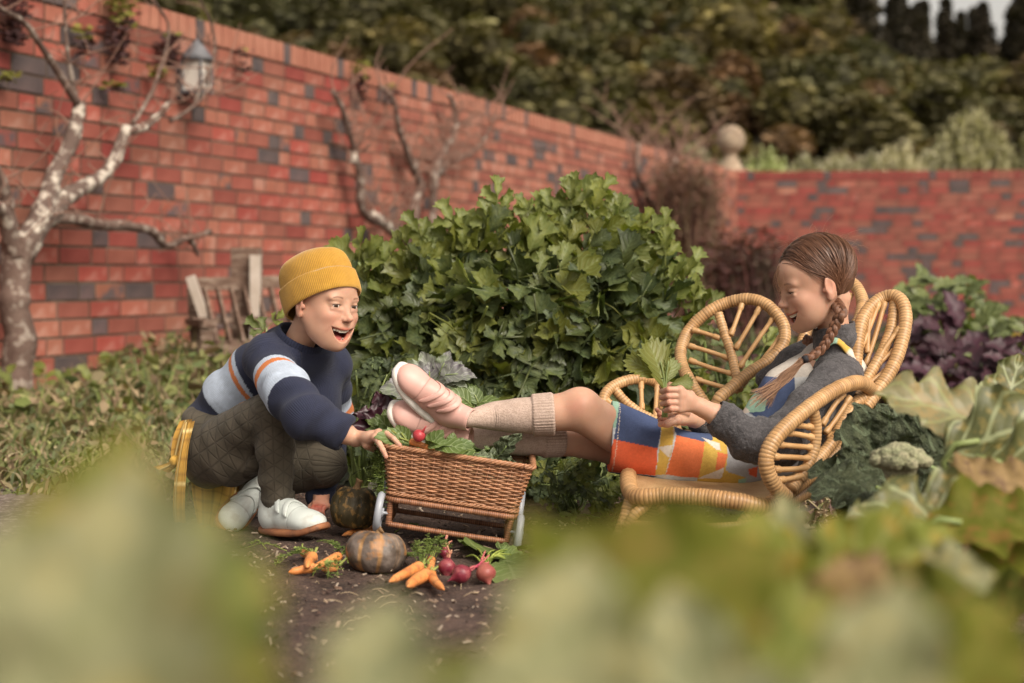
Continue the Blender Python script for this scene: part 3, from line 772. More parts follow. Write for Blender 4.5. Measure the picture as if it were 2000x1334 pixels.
cart = empty('wicker_cart', Vector((CO[0], CO[1] + .1, 0)), 'small brown wicker cart basket on grey wheels, propping up the pink shoes', 'cart')
def rect_path(z, out=0., n=240, flare=None):
    k = z / CH if flare is None else flare
    hw = CW / 2 + TOPX * k + out; y0 = -TOPY * k - out; y1 = CD + TOPY * k + out; r_ = .016 + out
    P = []
    for (cx0, cy0, a0) in ((hw - r_, y0 + r_, -90), (hw - r_, y1 - r_, 0), (-hw + r_, y1 - r_, 90), (-hw + r_, y0 + r_, 180)):
        for a in np.linspace(a0, a0 + 90, 6): P.append((cx0 + r_ * math.cos(R(a)), cy0 + r_ * math.sin(R(a)), z))
    P = np.array(P + [P[0]]); d = np.concatenate([[0], np.cumsum(np.linalg.norm(np.diff(P, axis=0), axis=1))])
    s = np.linspace(0, d[-1], n, endpoint=False)
    Q = np.stack([np.interp(s, d, P[:, i]) for i in range(3)], 1)
    nx = np.roll(Q, -1, 0) - np.roll(Q, 1, 0); N = np.stack([nx[:, 1], -nx[:, 0], nx[:, 2] * 0], 1); N /= np.linalg.norm(N, axis=1)[:, None]
    return Q, N, d[-1]
def c2w(P): return CO + P @ CB.T
NST = 46; ROWS = 22
for i in range(ROWS):
    z = .004 + (CH - .010) * i / (ROWS - 1)
    Q, N, L = rect_path(z, 0, 276)
    t = np.arange(276) / 276; P = Q + N * (np.cos(t * np.pi * NST + np.pi * (i % 2)) * .0023)[:, None]
    P[:, 2] += .0006 * vn(P, 60, i * 3.1)
    V, F = tube(c2w(P), .00205 * rnd.uniform(.9, 1.08), 6, True)
    v = rnd.uniform(.75, 1.25); c_ = np.outer(1 + .28 * vn(V, 45, i), (v, v * .97, v * .92))
    G().add(V, F, c_).obj('weaver', wick, cart)
Qb, Nb, _ = rect_path(0, 0, NST * 2); Qt, Nt, _ = rect_path(CH, 0, NST * 2)
for i in range(NST):
    k = 2 * i; V, F = tube(c2w(np.array([Qb[k], Qt[k]])), .0021, 6); mesh('stake', V, F, wickd, cart)
V, F = box((0, CD / 2, -.002), (CW - .006, CD - .006, .006)); mesh('basket_floor', c2w(V), F, wickd, cart)
# plaited rim and lower plaited border
def plait(zc, rad, r_, strands, turns, nm, out=0, m=wick, n=420):
    Q, N, L = rect_path(zc, out, n)
    for s in range(strands):
        t = np.arange(n) / n * 2 * np.pi * turns + s * 2 * np.pi / strands
        P = Q + N * (np.cos(t) * rad)[:, None]; P[:, 2] += np.sin(t) * rad * .8
        V, F = tube(c2w(P), r_, 6, True); v = rnd.uniform(.85, 1.15)
        G().add(V, F, (v, v * .97, v * .93)).obj(nm, m, cart)
plait(CH + .0015, .0042, .0028, 4, 26, 'rim_strand', .001)
plait(.0035, .003, .002, 3, 34, 'border_strand', .0015)
def cwrap(name, P, r_, closed=False, pitch=.0042):
    P = [Vector(p) for p in P]; _, L = resample(P, 10, closed); nw = max(3, int(L / pitch)); n = nw * 3
    P, _ = resample(P, n, closed); rr_ = np.zeros(n); col = np.zeros((n, 3))
    for i in range(n):
        if i % 3 == 0: v = rnd.uniform(.8, 1.3)
        rr_[i] = r_ * (.88, 1.06, 1.04)[i % 3]; col[i] = (v * (.5, 1, 1)[i % 3],) * 3
    V, F = tube(P, rr_, 8, closed); return G().add(V, F, np.repeat(col, 8, 0)).obj(name, wickd, cart)
Q, N, _ = rect_path(0, 0.001, 60, 0); Q[:, 2] = -.008; cwrap('base_rail', c2w(Q), .0062, True)
LZ = -.058
for sx in (-1, 1):
    for y in (.006, CD - .006):
        cwrap('leg', [cw(sx * (CW / 2 - .006), y, -.01), cw(sx * (CW / 2 - .008), y, -.035), cw(sx * (CW / 2 - .009), y, LZ)], .0060)
hw = CW / 2 - .009
cwrap('lower_rail', [cw(-hw, .006, LZ), cw(0, .006, LZ - .001), cw(hw, .006, LZ)], .0055)
cwrap('lower_rail', [cw(-hw, CD - .006, LZ), cw(0, CD - .006, LZ), cw(hw, CD - .006, LZ)], .0055)
for sx in (-1, 1): cwrap('lower_rail', [cw(sx * hw, .006, LZ), cw(sx * hw, .1, LZ), cw(sx * hw, CD - .006, LZ)], .0055)
def wheel(x, y, z, r_):
    n = 36; a = np.arange(n) * 2 * np.pi / n
    P = np.stack([np.full(n, x), y + r_ * np.cos(a), z + r_ * np.sin(a)], 1)
    V, F = tube(c2w(P), .0075, 10, True); t = mesh('wheel', V, F, tyre_m, cart)
    g = G()
    P2 = P.copy(); P2[:, 1] = y + (r_ - .008) * np.cos(a); P2[:, 2] = z + (r_ - .008) * np.sin(a)
    V, F = tube(c2w(P2), .0035, 6, True); g.add(V, F)
    for k in range(6):
        q = k * math.pi / 3; V, F = tube([cw(x, y, z), cw(x, y + (r_ - .008) * math.cos(q), z + (r_ - .008) * math.sin(q))], .0028, 6); g.add(V, F)
    V, F = tube([cw(x - .009, y, z), cw(x + .009, y, z)], .009, 12); g.add(V, F)
    g.obj('rim', tyre_m, t)
for sx, y, z, r_ in ((1, .0, -.040, .0330), (-1, .0, -.036, .0330), (1, CD - .01, -.030, .0480), (-1, CD - .01, -.030, .0480)):
    wheel(sx * (CW / 2 + .0115), y, z, r_)
for sx in (-1, 1):
    for y in (0, CD - .01):
        V, F = tube([cw(sx * (CW / 2 - .006), y + .004, -.037), cw(sx * (CW / 2 + .014), y, -.037)], .003, 8); mesh('axle', V, F, tyre_m, cart)
# ================================================================ VEGETABLES ON THE SOIL
def gnd(px, py, h=0.0):     # the point on the soil seen at px,py, lifted by h
    Y = 3.0
    for _ in range(8):
        p = at(px, py, Y); Y *= (HC - h) / (HC - p.z)
    return A(*at(px, py, Y))
pump_m = [mat('pumpkin_skin_grey', (.075, .055, .042), (.20, .16, .135), ns=40, rough=.5, attr=True, bump=.7, bs=70, bd=.003, c3=(.36, .17, .06), ns3=30, a3=.85),
          mat('pumpkin_skin_green', (.045, .036, .018), (.085, .062, .026), ns=30, rough=.45, attr=True, bump=.7, bs=90, bd=.003, c3=(.34, .19, .055), ns3=70, a3=.7)]
stemm = mat('pumpkin_stem', (.30, .18, .085), (.2, .12, .06), ns=60, rough=.8, bump=.6, bs=200)
def pumpkin(c, rx, rz, m, lab, lobes, ridge, tilt, seed):
    n, k = 96, 40; V = []; C = []; rr = random.Random(seed)
    for i in range(k + 1):
        th = math.pi * i / k
        for j in range(n):
            a = 2 * math.pi * j / n; lob = abs(math.sin(a * lobes / 2)) ** .7
            r_ = rx * (1 - ridge * (1 - lob)) * (math.sin(th) ** .85 if 0 < i < k else 0.02)
            z = rz * math.cos(th) * (1 - .30 * math.exp(-(math.sin(th) / .35) ** 2))
            V.append((r_ * math.cos(a), r_ * math.sin(a), z))
            s = 1 - lob; warm = max(0, 1 - abs(lob - .25) / .22) * .8
            C.append((1 + 2.4 * warm, 1 + 1.3 * warm, 1 - .1 * warm))
    V = np.array(V); V += V / rx * (.0012 * fbm(V, 60, 3, seed))[:, None]
    C = np.array(C)
    Bm = rotz(rr.random() * 6) ; T = rotx(tilt[0]) @ roty(tilt[1]); F = []
    for i in range(k):
        for j in range(n): j2 = (j + 1) % n; F.append((i * n + j, i * n + j2, (i + 1) * n + j2, (i + 1) * n + j)[::-1])
    root = empty('pumpkin', c - A(0, 0, rz * .9), lab, 'pumpkin')
    G().add(V @ (T @ Bm).T + c, F, C).obj('skin', m, root)
    P = np.array([(0, 0, rz * .72), (.002, 0, rz * .92), (.004, -.002, rz * (1.10 if rz > .045 else .96)), (.006, -.002, rz * (1.22 if rz > .045 else 1.0))]) @ T.T + c
    V2, F2 = tube(resample(P, 9)[0], [.012, .009, .0075, .007, .0065, .006, .0062, .0072, .008], 10); V2 += nr.uniform(-.0004, .0004, V2.shape); mesh('stem', V2, F2, stemm, root)
pumpkin(A(*at(735, 1078, 3.02)), .0575, .043, pump_m[0], 'grey warty pumpkin with orange ribs sitting before the wicker cart', 9, .05, (-.1, .12), 3)
pumpkin(A(*at(692, 992, 3.37)), .050, .049, pump_m[1], 'dark green speckled pumpkin standing by the boy\'s hand', 12, .05, (-.05, .1), 8)
carm = mat('carrot_skin', (.62, .21, .055), (.72, .30, .10), ns=25, rough=.5, attr=True, bump=.6, bs=90, bd=.002, sss=.1, sssr=(.004, 0, 0), c3=(.16, .075, .04), ns3=70, a3=.45)
greenm = mat('carrot_stalk', (.20, .24, .05), (.30, .32, .09), ns=30, rough=.6)
fernm = mat('carrot_fern', (.085, .13, .03), (.16, .20, .05), ns=20, rough=.6, attr=True, trl=.2)
def carrot(a, b, r_, lab, bend=.0, tuft=None, ca=None):
    a = np.array(a); b = np.array(b); d = b - a; s = np.cross(d, A(0, 0, 1)); s /= np.linalg.norm(s)
    n = 26; t = np.linspace(0, 1, n); P = a + d * t[:, None] + s * (np.sin(t * 3.1) * bend)[:, None]
    rr_ = r_ * np.clip(1 - .45 * t, .1, 1) * np.minimum(1, np.sqrt(np.minimum(t * 12 + .25, 1))) * np.minimum(1, ((1 - t) * 5 + .03)) ** .6
    rr_ *= 1 + .04 * np.sin(t * 60 + a[0] * 99) + .03 * vn(P, 150)
    V, F = tube(P, rr_, 14); root = empty('carrot', a * .5 + b * .5 - A(0, 0, r_), lab, 'carrot', 'carrots lying on the soil')
    G().add(V, F, (1, 1, 1)).obj('root', carm, root)
    g = G(); hd = a - d / np.linalg.norm(d) * .006
    for k in range(4):
        tip = hd - d / np.linalg.norm(d) * rnd.uniform(.01, .03) + A(rnd.uniform(-.01, .01), rnd.uniform(-.01, .01), rnd.uniform(0, .012))
        V, F = tube(resample([a, hd, tip], 6)[0], [.0018] * 6, 5); g.add(V, F)
    g.obj('stalk', greenm, root); return root
def GP(px, py, h): return gnd(px, py, h)
carrot(GP(617, 1108, .014), GP(563, 1118, .008), .0100, 'small carrot at the left tip of the little carrot heap', .001)
carrot(GP(612, 1086, .02), GP(600, 1108, .02), .0105, 'stubby carrot lying under the long one in the left heap', .003)
carrot(GP(663, 1086, .020), GP(611, 1110, .018), .0098, 'straight bright carrot lying on top of the left heap')
carrot(GP(592, 1079, .012), GP(620, 1094, .012), .0085, 'short carrot poking out behind the left heap')
carrot(GP(656, 1106, .010), GP(628, 1113, .008), .0095, 'thick carrot half hidden beneath the left heap', -.001)
carrot(GP(822, 1106, .018), GP(760, 1136, .014), .0115, 'thick pale carrot right of the grey pumpkin')
carrot(GP(836, 1122, .014), GP(796, 1146, .010), .0130, 'fat short carrot tip pointing at the camera', .004)
carrot(GP(842, 1092, .016), GP(840, 1122, .014), .0088, 'slim upright carrot behind the crooked one')
carrot(GP(840, 1114, .012), GP(868, 1152, .008), .0105, 'crooked carrot nearest the beetroots', .006)
carrot(GP(738, 1028, .012), GP(668, 1046, .010), .0100, 'carrot lying behind the grey pumpkin, by the speckled one', .002)
beetm = mat('beet_skin', (.16, .014, .030), (.23, .035, .052), ns=40, rough=.42, bump=.5, bs=120, bd=.0015, c3=(.42, .14, .13), ns3=60, a3=.4, sss=.1, sssr=(.004, 0, 0))
beets = mat('beet_stalk', (.42, .05, .10), (.5, .25, .15), ns=30, rough=.5)
leafg = mat('leaf_green', (.085, .13, .035), (.15, .20, .06), ns=14, rough=.5, veins=(26, (.30, .34, .16), .5), rnd_=.35, trl=.25, bd=.002)
def beet(px, py, r_, lab, tail, up, m=beetm):
    c = gnd(px, py, r_ * .85); root = empty('beetroot', c - A(0, 0, r_ * .85), lab, 'beetroot', 'beetroots lying on the soil')
    tl = np.array(tail, dtype=float); tl /= np.linalg.norm(tl); n = 26; prof = []
    for i in range(n + 1):
        t = i / n; th = math.pi * min(t * 1.25, 1)
        if t < .72: prof.append((r_ * math.sin(math.pi * (t / .72) * .72 + .12) ** .9, r_ * (1 - 2 * t / .8)))
        else: q = (t - .72) / .28; prof.append((r_ * .62 * (1 - q) ** 2.2 + .0006, r_ * (1 - 1.8) - r_ * 1.1 * q))
    V, F = lathe(prof, (0, 0, 0), 26); B = basis(np.cross(tl, A(.3, .5, .1)), -tl); V = V @ B.T + c
    V += (V - c) / r_ * (.0012 * vn(V, 70))[:, None]
    G().add(V, F).obj('root', m, root)
    g = G()
    for k in range(5):
        o = -tl * r_ * .9; e1 = o + (np.array(up) + nr.uniform(-.35, .35, 3)) * .03; V, F = tube(resample([c + o * .9, c + o * 1.3 + nr.uniform(-.003, .003, 3), c + e1], 8)[0], .0016, 5); g.add(V, F)
    g.obj('stalk', beets, root); return c
beet(874, 1106, .0165, 'round dark beetroot, leftmost of the three big ones', (-.1, -.5, -1), (0.1, .4, .5))
beet(903, 1120, .0175, 'bright crimson beetroot in the middle with a thin tail', (-.9, -.5, -.4), (.8, .6, .3))
beet(948, 1117, .0180, 'paler pinkish beetroot on its own at the end of the row', (.3, -.6, -.9), (.2, .8, .4), mat('beet_pale', (.27, .06, .055), (.34, .11, .08), ns=40, rough=.45, bump=.5, bs=100, bd=.0015))
beet(868, 1078, .0095, 'tiny beetroot tucked behind the carrot tops', (0, -.3, -1), (.3, .3, .5))
# ferny tops and leafy tops
def ferns(g, base, tip, w_, n, seed):
    rr = random.Random(seed); base = np.array(base); tip = np.array(tip)
    mid = (base + tip) / 2 + A(0, 0, .012); P, L = resample([base, mid, tip], 14)
    V, F = tube(P, np.linspace(.0011, .0004, 14), 4); g.add(V, F, (1.9, 1.8, 1.6))
    for i in range(n):
        t = rr.uniform(.25, 1); p = P[int(t * 13)]; dr = A(rr.gauss(0, 1), rr.gauss(0, 1), rr.uniform(-.2, .7)); dr /= np.linalg.norm(dr)
        q = p + dr * w_ * rr.uniform(.3, 1) * (1.15 - t * .5)
        V, F = tube([p, q], [.0005, .0003], 3); g.add(V, F, (1.3, 1.3, 1.1))
        for k in range(7):
            u = rr.uniform(.3, 1.05); o = p + (q - p) * u; s = rr.uniform(.0022, .005); M = rotz(rr.random() * 6.3) @ rotx(rr.uniform(-1, 1))
            kk = rr.uniform(.6, 1.7); g.add(np.array([(0, 0, 0), (s, -s * .3, 0), (s * 1.5, 0, .001), (s, s * .3, 0)]) @ M.T + o, [(0, 1, 2, 3)], (kk, kk, kk))
def fern_thing(pairs, w_, n, lab, name='carrot_greens', m=None):
    g = G()
    for i, (a, b) in enumerate(pairs): ferns(g, a, b, w_, n, i * 7 + len(lab))
    o = g.obj(name, m or fernm); tag(o, lab, 'carrot tops')
fern_thing([(GP(600, 1085, .01), GP(545, 1100, .012)), (GP(612, 1082, .012), GP(565, 1085, .02)), (GP(640, 1105, .008), GP(610, 1125, .01)), (GP(655, 1100, .01), GP(660, 1128, .008)), (GP(645, 1108, .008), GP(640, 1130, .01)), (GP(560, 1090, .01), GP(538, 1105, .01))], .013, 20, 'ferny carrot tops round the left carrot heap')
fern_thing([(GP(665, 1085, .012), GP(640, 1060, .02)), (GP(670, 1080, .012), GP(618, 1058, .012)), (GP(680, 1100, .012), GP(665, 1070, .02))], .012, 18, 'ferny tops between the carrot heap and the grey pumpkin')
fern_thing([(GP(822, 1105, .018), GP(812, 1060, .05)), (GP(824, 1104, .018), GP(842, 1058, .04)), (GP(828, 1100, .018), GP(864, 1045, .05)), (GP(842, 1092, .016), GP(832, 1052, .05)), (GP(845, 1092, .014), GP(868, 1058, .03)), (GP(826, 1100, .014), GP(805, 1075, .03)), (GP(850, 1090, .01), GP(880, 1068, .03)), (GP(815, 1095, .01), GP(790, 1090, .01))], .017, 26, 'bushy carrot tops standing up behind the thick carrots')
fern_thing([(GP(560, 1076, .006), GP(478, 1070, .006)), (GP(520, 1072, .006), GP(490, 1064, .008))], .008, 8, 'single thin carrot frond on the soil before the pale shoe', 'carrot_frond')
fern_thing([(GP(700, 1035, .01), GP(760, 1020, .02)), (GP(770, 1040, .01), GP(830, 1030, .02)), (GP(1010, 1090, .005), GP(1055, 1075, .01))], .014, 14, 'scraps of carrot fern under the cart')
def beet_leaves():
    g = G(); 
    for i in range(15):
        b = gnd(950 + rnd.uniform(-6, 6), 1105, .012); e = gnd(rnd.uniform(892, 1000), rnd.uniform(1068, 1096), rnd.uniform(.012, .03))
        P, _ = resample([b, (b + e) / 2 + A(0, 0, .01), e], 9); V, F = tube(P, np.linspace(.0022, .0014, 9), 5); g.add(V, F, (2.6, 2.3, 2.0))
    st = g.obj('beet_stems', fernm); tag(st, 'pale green stems of the beetroot tops, bunched together', 'stems')
beet_leaves()
LM = [leaf_mesh(1, .32 + .06 * (i % 3), 12, .06, 2, .2, .25 + .1 * (i % 2), i, .03) for i in range(4)]
def leaf_obj(name, base, tip, up, wscale, m, parent, lm=None, lab=None):
    V, F, S = lm or rnd.choice(LM); base = np.array(base); tip = np.array(tip); L = np.linalg.norm(tip - base); B = basis(tip - base, up)
    V = V * A(1, wscale, 1) * L @ B.T + base
    return mesh(name, V, F, m, parent, su=S)
bt = empty('beetroot_leaves', gnd(990, 1090), 'broad green beetroot leaves beside the cart wheel', 'leaves')
for a, b in [((960, 1090), (1010, 1062)), ((970, 1088), (1030, 1085)), ((975, 1095), (1025, 1105)), ((985, 1085), (1035, 1068)), ((990, 1100), (1012, 1128)), ((965, 1080), (985, 1050))]:
    leaf_obj('leaf', gnd(*a, .012), gnd(*b, .012) + A(0, 0, rnd.uniform(0, .012)), (0, -.5, 1), 1.2, leafg, bt)
for k in range(26):
    a = gnd(rnd.uniform(530, 1000), rnd.uniform(1080, 1250), .004)
    b = a + A(rnd.uniform(-.03, .03), rnd.uniform(-.03, .03), .006); V, F = tube(resample([a, (a + b) / 2 + A(0, 0, .004), b], 5)[0], .0006, 4)
    o = mesh('straw', V, F, mat('straw', (.42, .32, .2)) if k == 0 else bpy.data.materials['straw']); tag(o, 'thin dry straw lying on the dark soil', 'straw', 'bits of straw on the soil')
# white garlic bulb behind the speckled pumpkin
def bulb(px, py, Y, r_, lab):
    prof = [(r_ * math.sin(t) ** .8 * (1 if t > .6 else .6 + t * .6) + .0008, -r_ * math.cos(t) * (1.0 if t < 1.8 else 1.15)) for t in np.linspace(.05, 3.1, 16)]
    V, F = lathe(prof, A(*at(px, py, Y)), 18); o = mesh('garlic_bulb', V, F, mat('garlic', (.62, .58, .48), (.5, .42, .38), ns=60, rough=.6)); tag(o, lab, 'garlic')
bulb(728, 952, 3.47, .010, 'white garlic bulb showing between the speckled pumpkin and the dill')
# ================================================================ WALL LANTERN, BENCH, TREES ALONG THE WALL
iron = mat('lantern_iron', (.09, .09, .10), (.16, .16, .17), ns=30, rough=.6)
frost = mat('lantern_glass', (.62, .58, .52), rough=.35, spec=.5)
def lantern():
    c = on_wall(385, 140, .11); s = 1 / FP * c[1]; root = empty('wall_lantern', c - A(0, 0, 60 * s), 'grey metal lantern with pale glass fixed high on the brick wall', 'lantern')
    Bw = WB
    def W(P): return np.asarray(P) @ Bw.T + c
    hw = 21 * s
    V, F = lathe([(.006, 62 * s), (.012, 58 * s), (.03, 52 * s), (29 * s, 30 * s), (31 * s, 22 * s), (24 * s, 20 * s)], (0, 0, 0), 20); mesh('cap', W(V), F, iron, root)
    V, F = box((0, 0, -8 * s), (hw * 1.8, hw * 1.8, 56 * s)); mesh('glass', W(V), F, frost, root, smooth=False)
    for a in (-1, 1):
        for b in (-1, 1): V, F = box((a * hw, b * hw, -8 * s), (.009, .009, 62 * s)); mesh('corner_bar', W(V), F, iron, root, smooth=False)
    V, F = box((0, 0, -40 * s), (hw * 2.3, hw * 2.3, .012)); mesh('base', W(V), F, iron, root, smooth=False)
    V, F = lathe([(.002, -62 * s), (.012, -56 * s), (hw * .9, -41 * s)], (0, 0, 0), 16); mesh('finial', W(V), F, iron, root)
    V, F = box((0, .105, -20 * s), (.05, .02, .16)); mesh('wall_plate', W(V), F, iron, root, smooth=False)
    V, F = tube([W((0, .1, -30 * s)), W((0, .05, -46 * s)), W((0, 0, -44 * s))], .008, 8); mesh('bracket', V, F, iron, root)
lantern()
oldwood = mat('weathered_wood', (.095, .052, .036), (.17, .11, .08), ns=20, rough=.9, bump=.6, bs=90, bd=.002, stretch=(1, 1, 6), c3=(.36, .28, .22), ns3=12, a3=.5)
palew = mat('pale_wood', (.42, .35, .29), (.5, .43, .37), ns=14, rough=.85)
def bench():
    Yb = 7.35; sc_ = Yb / FP; root = empty('garden_bench', A(*at(470, 760, Yb))[:2].tolist() + [0], 'weathered slatted wooden garden bench standing against the brick wall', 'bench')
    def q(px, py, dy=0): return A(*at(px, py, Yb + dy + (px - 370) * .0012))
    def bb(nm, a, b, w_, t, m=oldwood): V, F = bar(a, b, w_, t); mesh(nm, V, F, m, root, smooth=False)
    bb('post', q(378, 560, .1), q(392, 782, .1), .055, .05); bb('arm', q(372, 540), q(402, 628), .04, .035, palew)
    bb('post', q(600, 560, .1), q(606, 782, .1), .055, .05)
    bb('top_rail', q(372, 556, .1), q(640, 548, .1), .04, .060); bb('lower_rail', q(374, 627), q(640, 622), .04, .030)
    for i, x in enumerate(range(398, 640, 26)): bb('slat', q(x, 562, .06), q(x + 26, 672, -.15), .012, .034)
    for i in range(5): bb('seat_slat', q(404 + i * 3, 668 + i * 7, -.1 - i * .07), q(640, 664 + i * 7, -.1 - i * .07), .055, .016)
    bb('leg', q(404, 628, -.3), q(412, 775, -.3), .05, .045); bb('arm_rest', q(374, 628, .1), q(410, 632, -.34), .06, .03)
    p = empty('wooden_post', A(*at(485, 760, Yb + .2))[:2].tolist() + [0], 'short wooden post with a pale weathered face behind the bench', 'post')
    V, F = bar(at(482, 484, Yb + .25), at(482, 760, Yb + .25), .13, .11); mesh('post', V, F, oldwood, p, smooth=False)
    V, F = bar(at(499, 498, Yb + .17), at(499, 700, Yb + .17), .045, .05); mesh('board', V, F, palew, p, smooth=False)
bench()
bark = mat('lichen_bark', (.085, .050, .038), (.15, .10, .08), ns=12, rough=.95, bump=1, bs=60, bd=.006, c3=(.5, .44, .37), ns3=22, a3=.4)
bark_w = mat('white_bark', (.12, .08, .065), (.50, .44, .37), ns=22, rough=.95, bump=1, bs=50, bd=.006, lo=.48, hi=.62)
twigm = mat('twig', (.20, .10, .075), (.32, .20, .15), ns=10, rough=.9)
def branch(g, pts, r0, r1, n=40, sides=9, seed=0, lump=.12):
    P, L = resample(pts, n); r_ = np.linspace(r0, r1, n) * (1 + lump * vn(P, 25, seed) + lump * vn(P, 9, seed)); P = P + np.stack([vn(P, 7, seed + k) for k in range(3)], 1) * r0 * .35
    V, F = tube(P, r_, sides); g.add(V, F); return P
def twigs(g, P, n, L, r_, up=.6, seed=0, spread=1.0, back=0.0):
    rr = random.Random(seed)
    for i in range(n):
        p = P[int(rr.random() ** .7 * (len(P) - 1))]; d = A(rr.uniform(-1, 1) * spread, rr.uniform(-.3, .25), rr.uniform(-.2, 1) * up + .1); l = L * rr.uniform(.4, 1.2)
        q1 = p + d * l * .5 + A(rr.uniform(-.02, .02), 0, rr.uniform(-.02, .02)); q2 = q1 + (d + A(rr.uniform(-.6, .6), 0, rr.uniform(-.3, .6))) * l * .5
        Q, _ = resample([p, q1, q2], 10); V, F = tube(Q, np.linspace(r_, r_ * .4, 10), 4, cap=False); g.add(V, F)
        if rr.random() < .6:
            k = rr.randint(3, 7); e = Q[k] + (d * A(-1, 1, 1) + A(rr.uniform(-.5, .5), 0, .3)) * l * .35; V, F = tube(resample([Q[k], (Q[k] + e) / 2 + A(0, 0, .01), e], 6)[0], np.linspace(r_ * .7, r_ * .3, 6), 4, cap=False); g.add(V, F)
def wall_tree(lab, base_px, trunk, branches, Y0, out, tw, seed, sz=1.0, m2=None):
    def pt(p):     # a little in front of the wall at that px
        k = (p[0] - CX) / FP; Y = (-1.84 - .37 * 7.55) / (k - .37) - out / .94 * 1.0; return A(*at(p[0], p[1], Y))
    b = pt(base_px); root = empty('bare_tree', A(b[0], b[1], 0), lab, 'tree')
    g = G(); branch(g, [A(b[0], b[1], -.05)] + [pt(p) for p in trunk[0]], trunk[1], trunk[2], 40, 14, seed); g.obj('trunk', m2 or bark, root)
    allP = []
    for i, (pp, r0, r1, w_) in enumerate(branches):
        g = G(); P = branch(g, [pt(p) for p in pp], r0, r1, 44, 9, seed + i, .14); g.obj('branch', bark_w if w_ else bark, root); allP.append(P)
    g = G()
    for i, P in enumerate(allP): twigs(g, P, tw, .34 * sz, .0042 * sz, .8, seed + i)
    tag(g.obj('twigs', twigm, root), kind='stuff')
wall_tree('big bare wall tree with white blotched branches beside the lantern', (30, 800), ([(28, 760), (30, 640), (36, 540), (42, 470)], .066, .062),
    [([(44, 500), (70, 440), (100, 350), (128, 290), (148, 215), (150, 195)], .055, .026, 1), ([(150, 200), (120, 150), (85, 95), (50, 45), (0, 15), (-60, -20)], .020, .008, 0),
     ([(60, 470), (105, 410), (160, 370), (215, 330), (240, 262), (245, 245)], .046, .024, 1), ([(245, 258), (280, 250), (308, 225), (334, 196)], .021, .014, 1), ([(334, 235), (360, 220), (400, 185), (412, 140)], .010, .005, 0),
     ([(70, 450), (120, 425), (200, 440), (290, 447), (325, 478), (360, 465), (410, 452)], .030, .014, 0), ([(372, 462), (388, 500)], .016, .007, 0), ([(34, 500), (20, 440), (0, 345), (-40, 300)], .040, .02, 0),
     ([(34, 480), (0, 410), (-50, 400)], .03, .02, 1), ([(125, 0), (128, 70), (140, 150), (150, 200)], .007, .012, 0), ([(300, 0), (330, 60), (300, 170), (260, 240)], .005, .010, 0), ([(385, -10), (412, 45), (418, 110), (380, 200)], .006, .008, 0)], 6.6, .32, 9, 1)
wall_tree('second bare tree trained on the wall, rising behind the bushy green plant', (815, 640), ([(815, 600), (812, 520), (815, 470)], .07, .055),
    [([(812, 500), (780, 455), (745, 430), (712, 412), (705, 360), (692, 290), (672, 230), (650, 180)], .040, .014, 0), ([(815, 480), (808, 420), (818, 360), (798, 300), (780, 250), (765, 195), (742, 165)], .036, .012, 0),
     ([(825, 480), (845, 430), (846, 360), (858, 310), (890, 255), (884, 205), (876, 185)], .036, .013, 0), ([(850, 345), (872, 320), (920, 300), (952, 262), (968, 225)], .022, .010, 0), ([(808, 330), (812, 310)], .03, .028, 1), ([(690, 320), (694, 285)], .024, .022, 1), ([(862, 335), (876, 316)], .024, .022, 1), ([(884, 262), (893, 240)], .02, .018, 1), ([(724, 420), (770, 452)], .036, .036, 1)], 9, .3, 20, 60, 1.3)
wall_tree('dark leaning tree on the wall near the far corner', (1340, 640), ([(1335, 560), (1310, 480)], .075, .055),
    [([(1312, 500), (1290, 440), (1262, 380), (1242, 330), (1250, 280)], .05, .018, 0), ([(1320, 560), (1325, 470), (1318, 400), (1310, 340), (1320, 300)], .035, .014, 0), ([(1326, 440), (1330, 420)], .045, .045, 1), ([(1318, 330), (1316, 310)], .035, .035, 1), ([(1300, 540), (1270, 500), (1258, 460)], .04, .01, 0)], 14, .3, 26, 90, 2.0)
def twig_shrub(px0, px1, ptop, pbot, Y, n, lab, cols, name='twiggy_shrub'):
    g = G(); b = A(*at((px0 + px1) / 2, pbot, Y)); b[2] = 0
    for i in range(n):
        t = rnd.random(); p = A(*at(px0 + (px1 - px0) * rnd.random(), ptop + (pbot - ptop) * rnd.random() ** .8 * .6, Y + rnd.uniform(-.4, .4)))
        q = A(p[0] * .6 + b[0] * .4 + rnd.uniform(-.1, .1), p[1], p[2] * rnd.uniform(.2, .6)); V, F = tube(resample([q, (p + q) / 2 + nr.uniform(-.06, .06, 3), p], 7)[0], np.linspace(.010, .003, 7), 4, cap=False); c_ = rnd.choice(cols); g.add(V, F, c_)
        for k in range(5):
            o = p + nr.uniform(-.12, .12, 3); s = .03; M = rotz(rnd.random() * 6.3) @ rotx(rnd.uniform(-1, 1)); g.add(np.array([(0, 0, 0), (s, -s * .5, 0), (s * 2, 0, .01), (s, s * .5, 0)]) @ M.T + o, [(0, 1, 2, 3)], rnd.choice(cols))
    root = empty(name, b, lab, 'shrub'); tag(g.obj('twigs', colm, root), kind='stuff'); V, F = tube([b, b + A(0, 0, .5)], [.05, .03], 7); mesh('stem', V, F, barkd, root)
colm = mat('plant_colour', (1, 1, 1), attr=True, rough=.75, trl=.18)
twig_shrub(1280, 1400, 320, 620, 15.5, 750, 'large reddish brown twiggy shrub in the corner of the walls', [(.17, .085, .06), (.22, .12, .08), (.11, .06, .045), (.15, .11, .06)])
twig_shrub(1400, 1520, 470, 640, 12, 380, 'low rusty brown shrub at the foot of the far wall behind the chair petal', [(.13, .05, .04), (.10, .045, .04), (.09, .06, .04)])
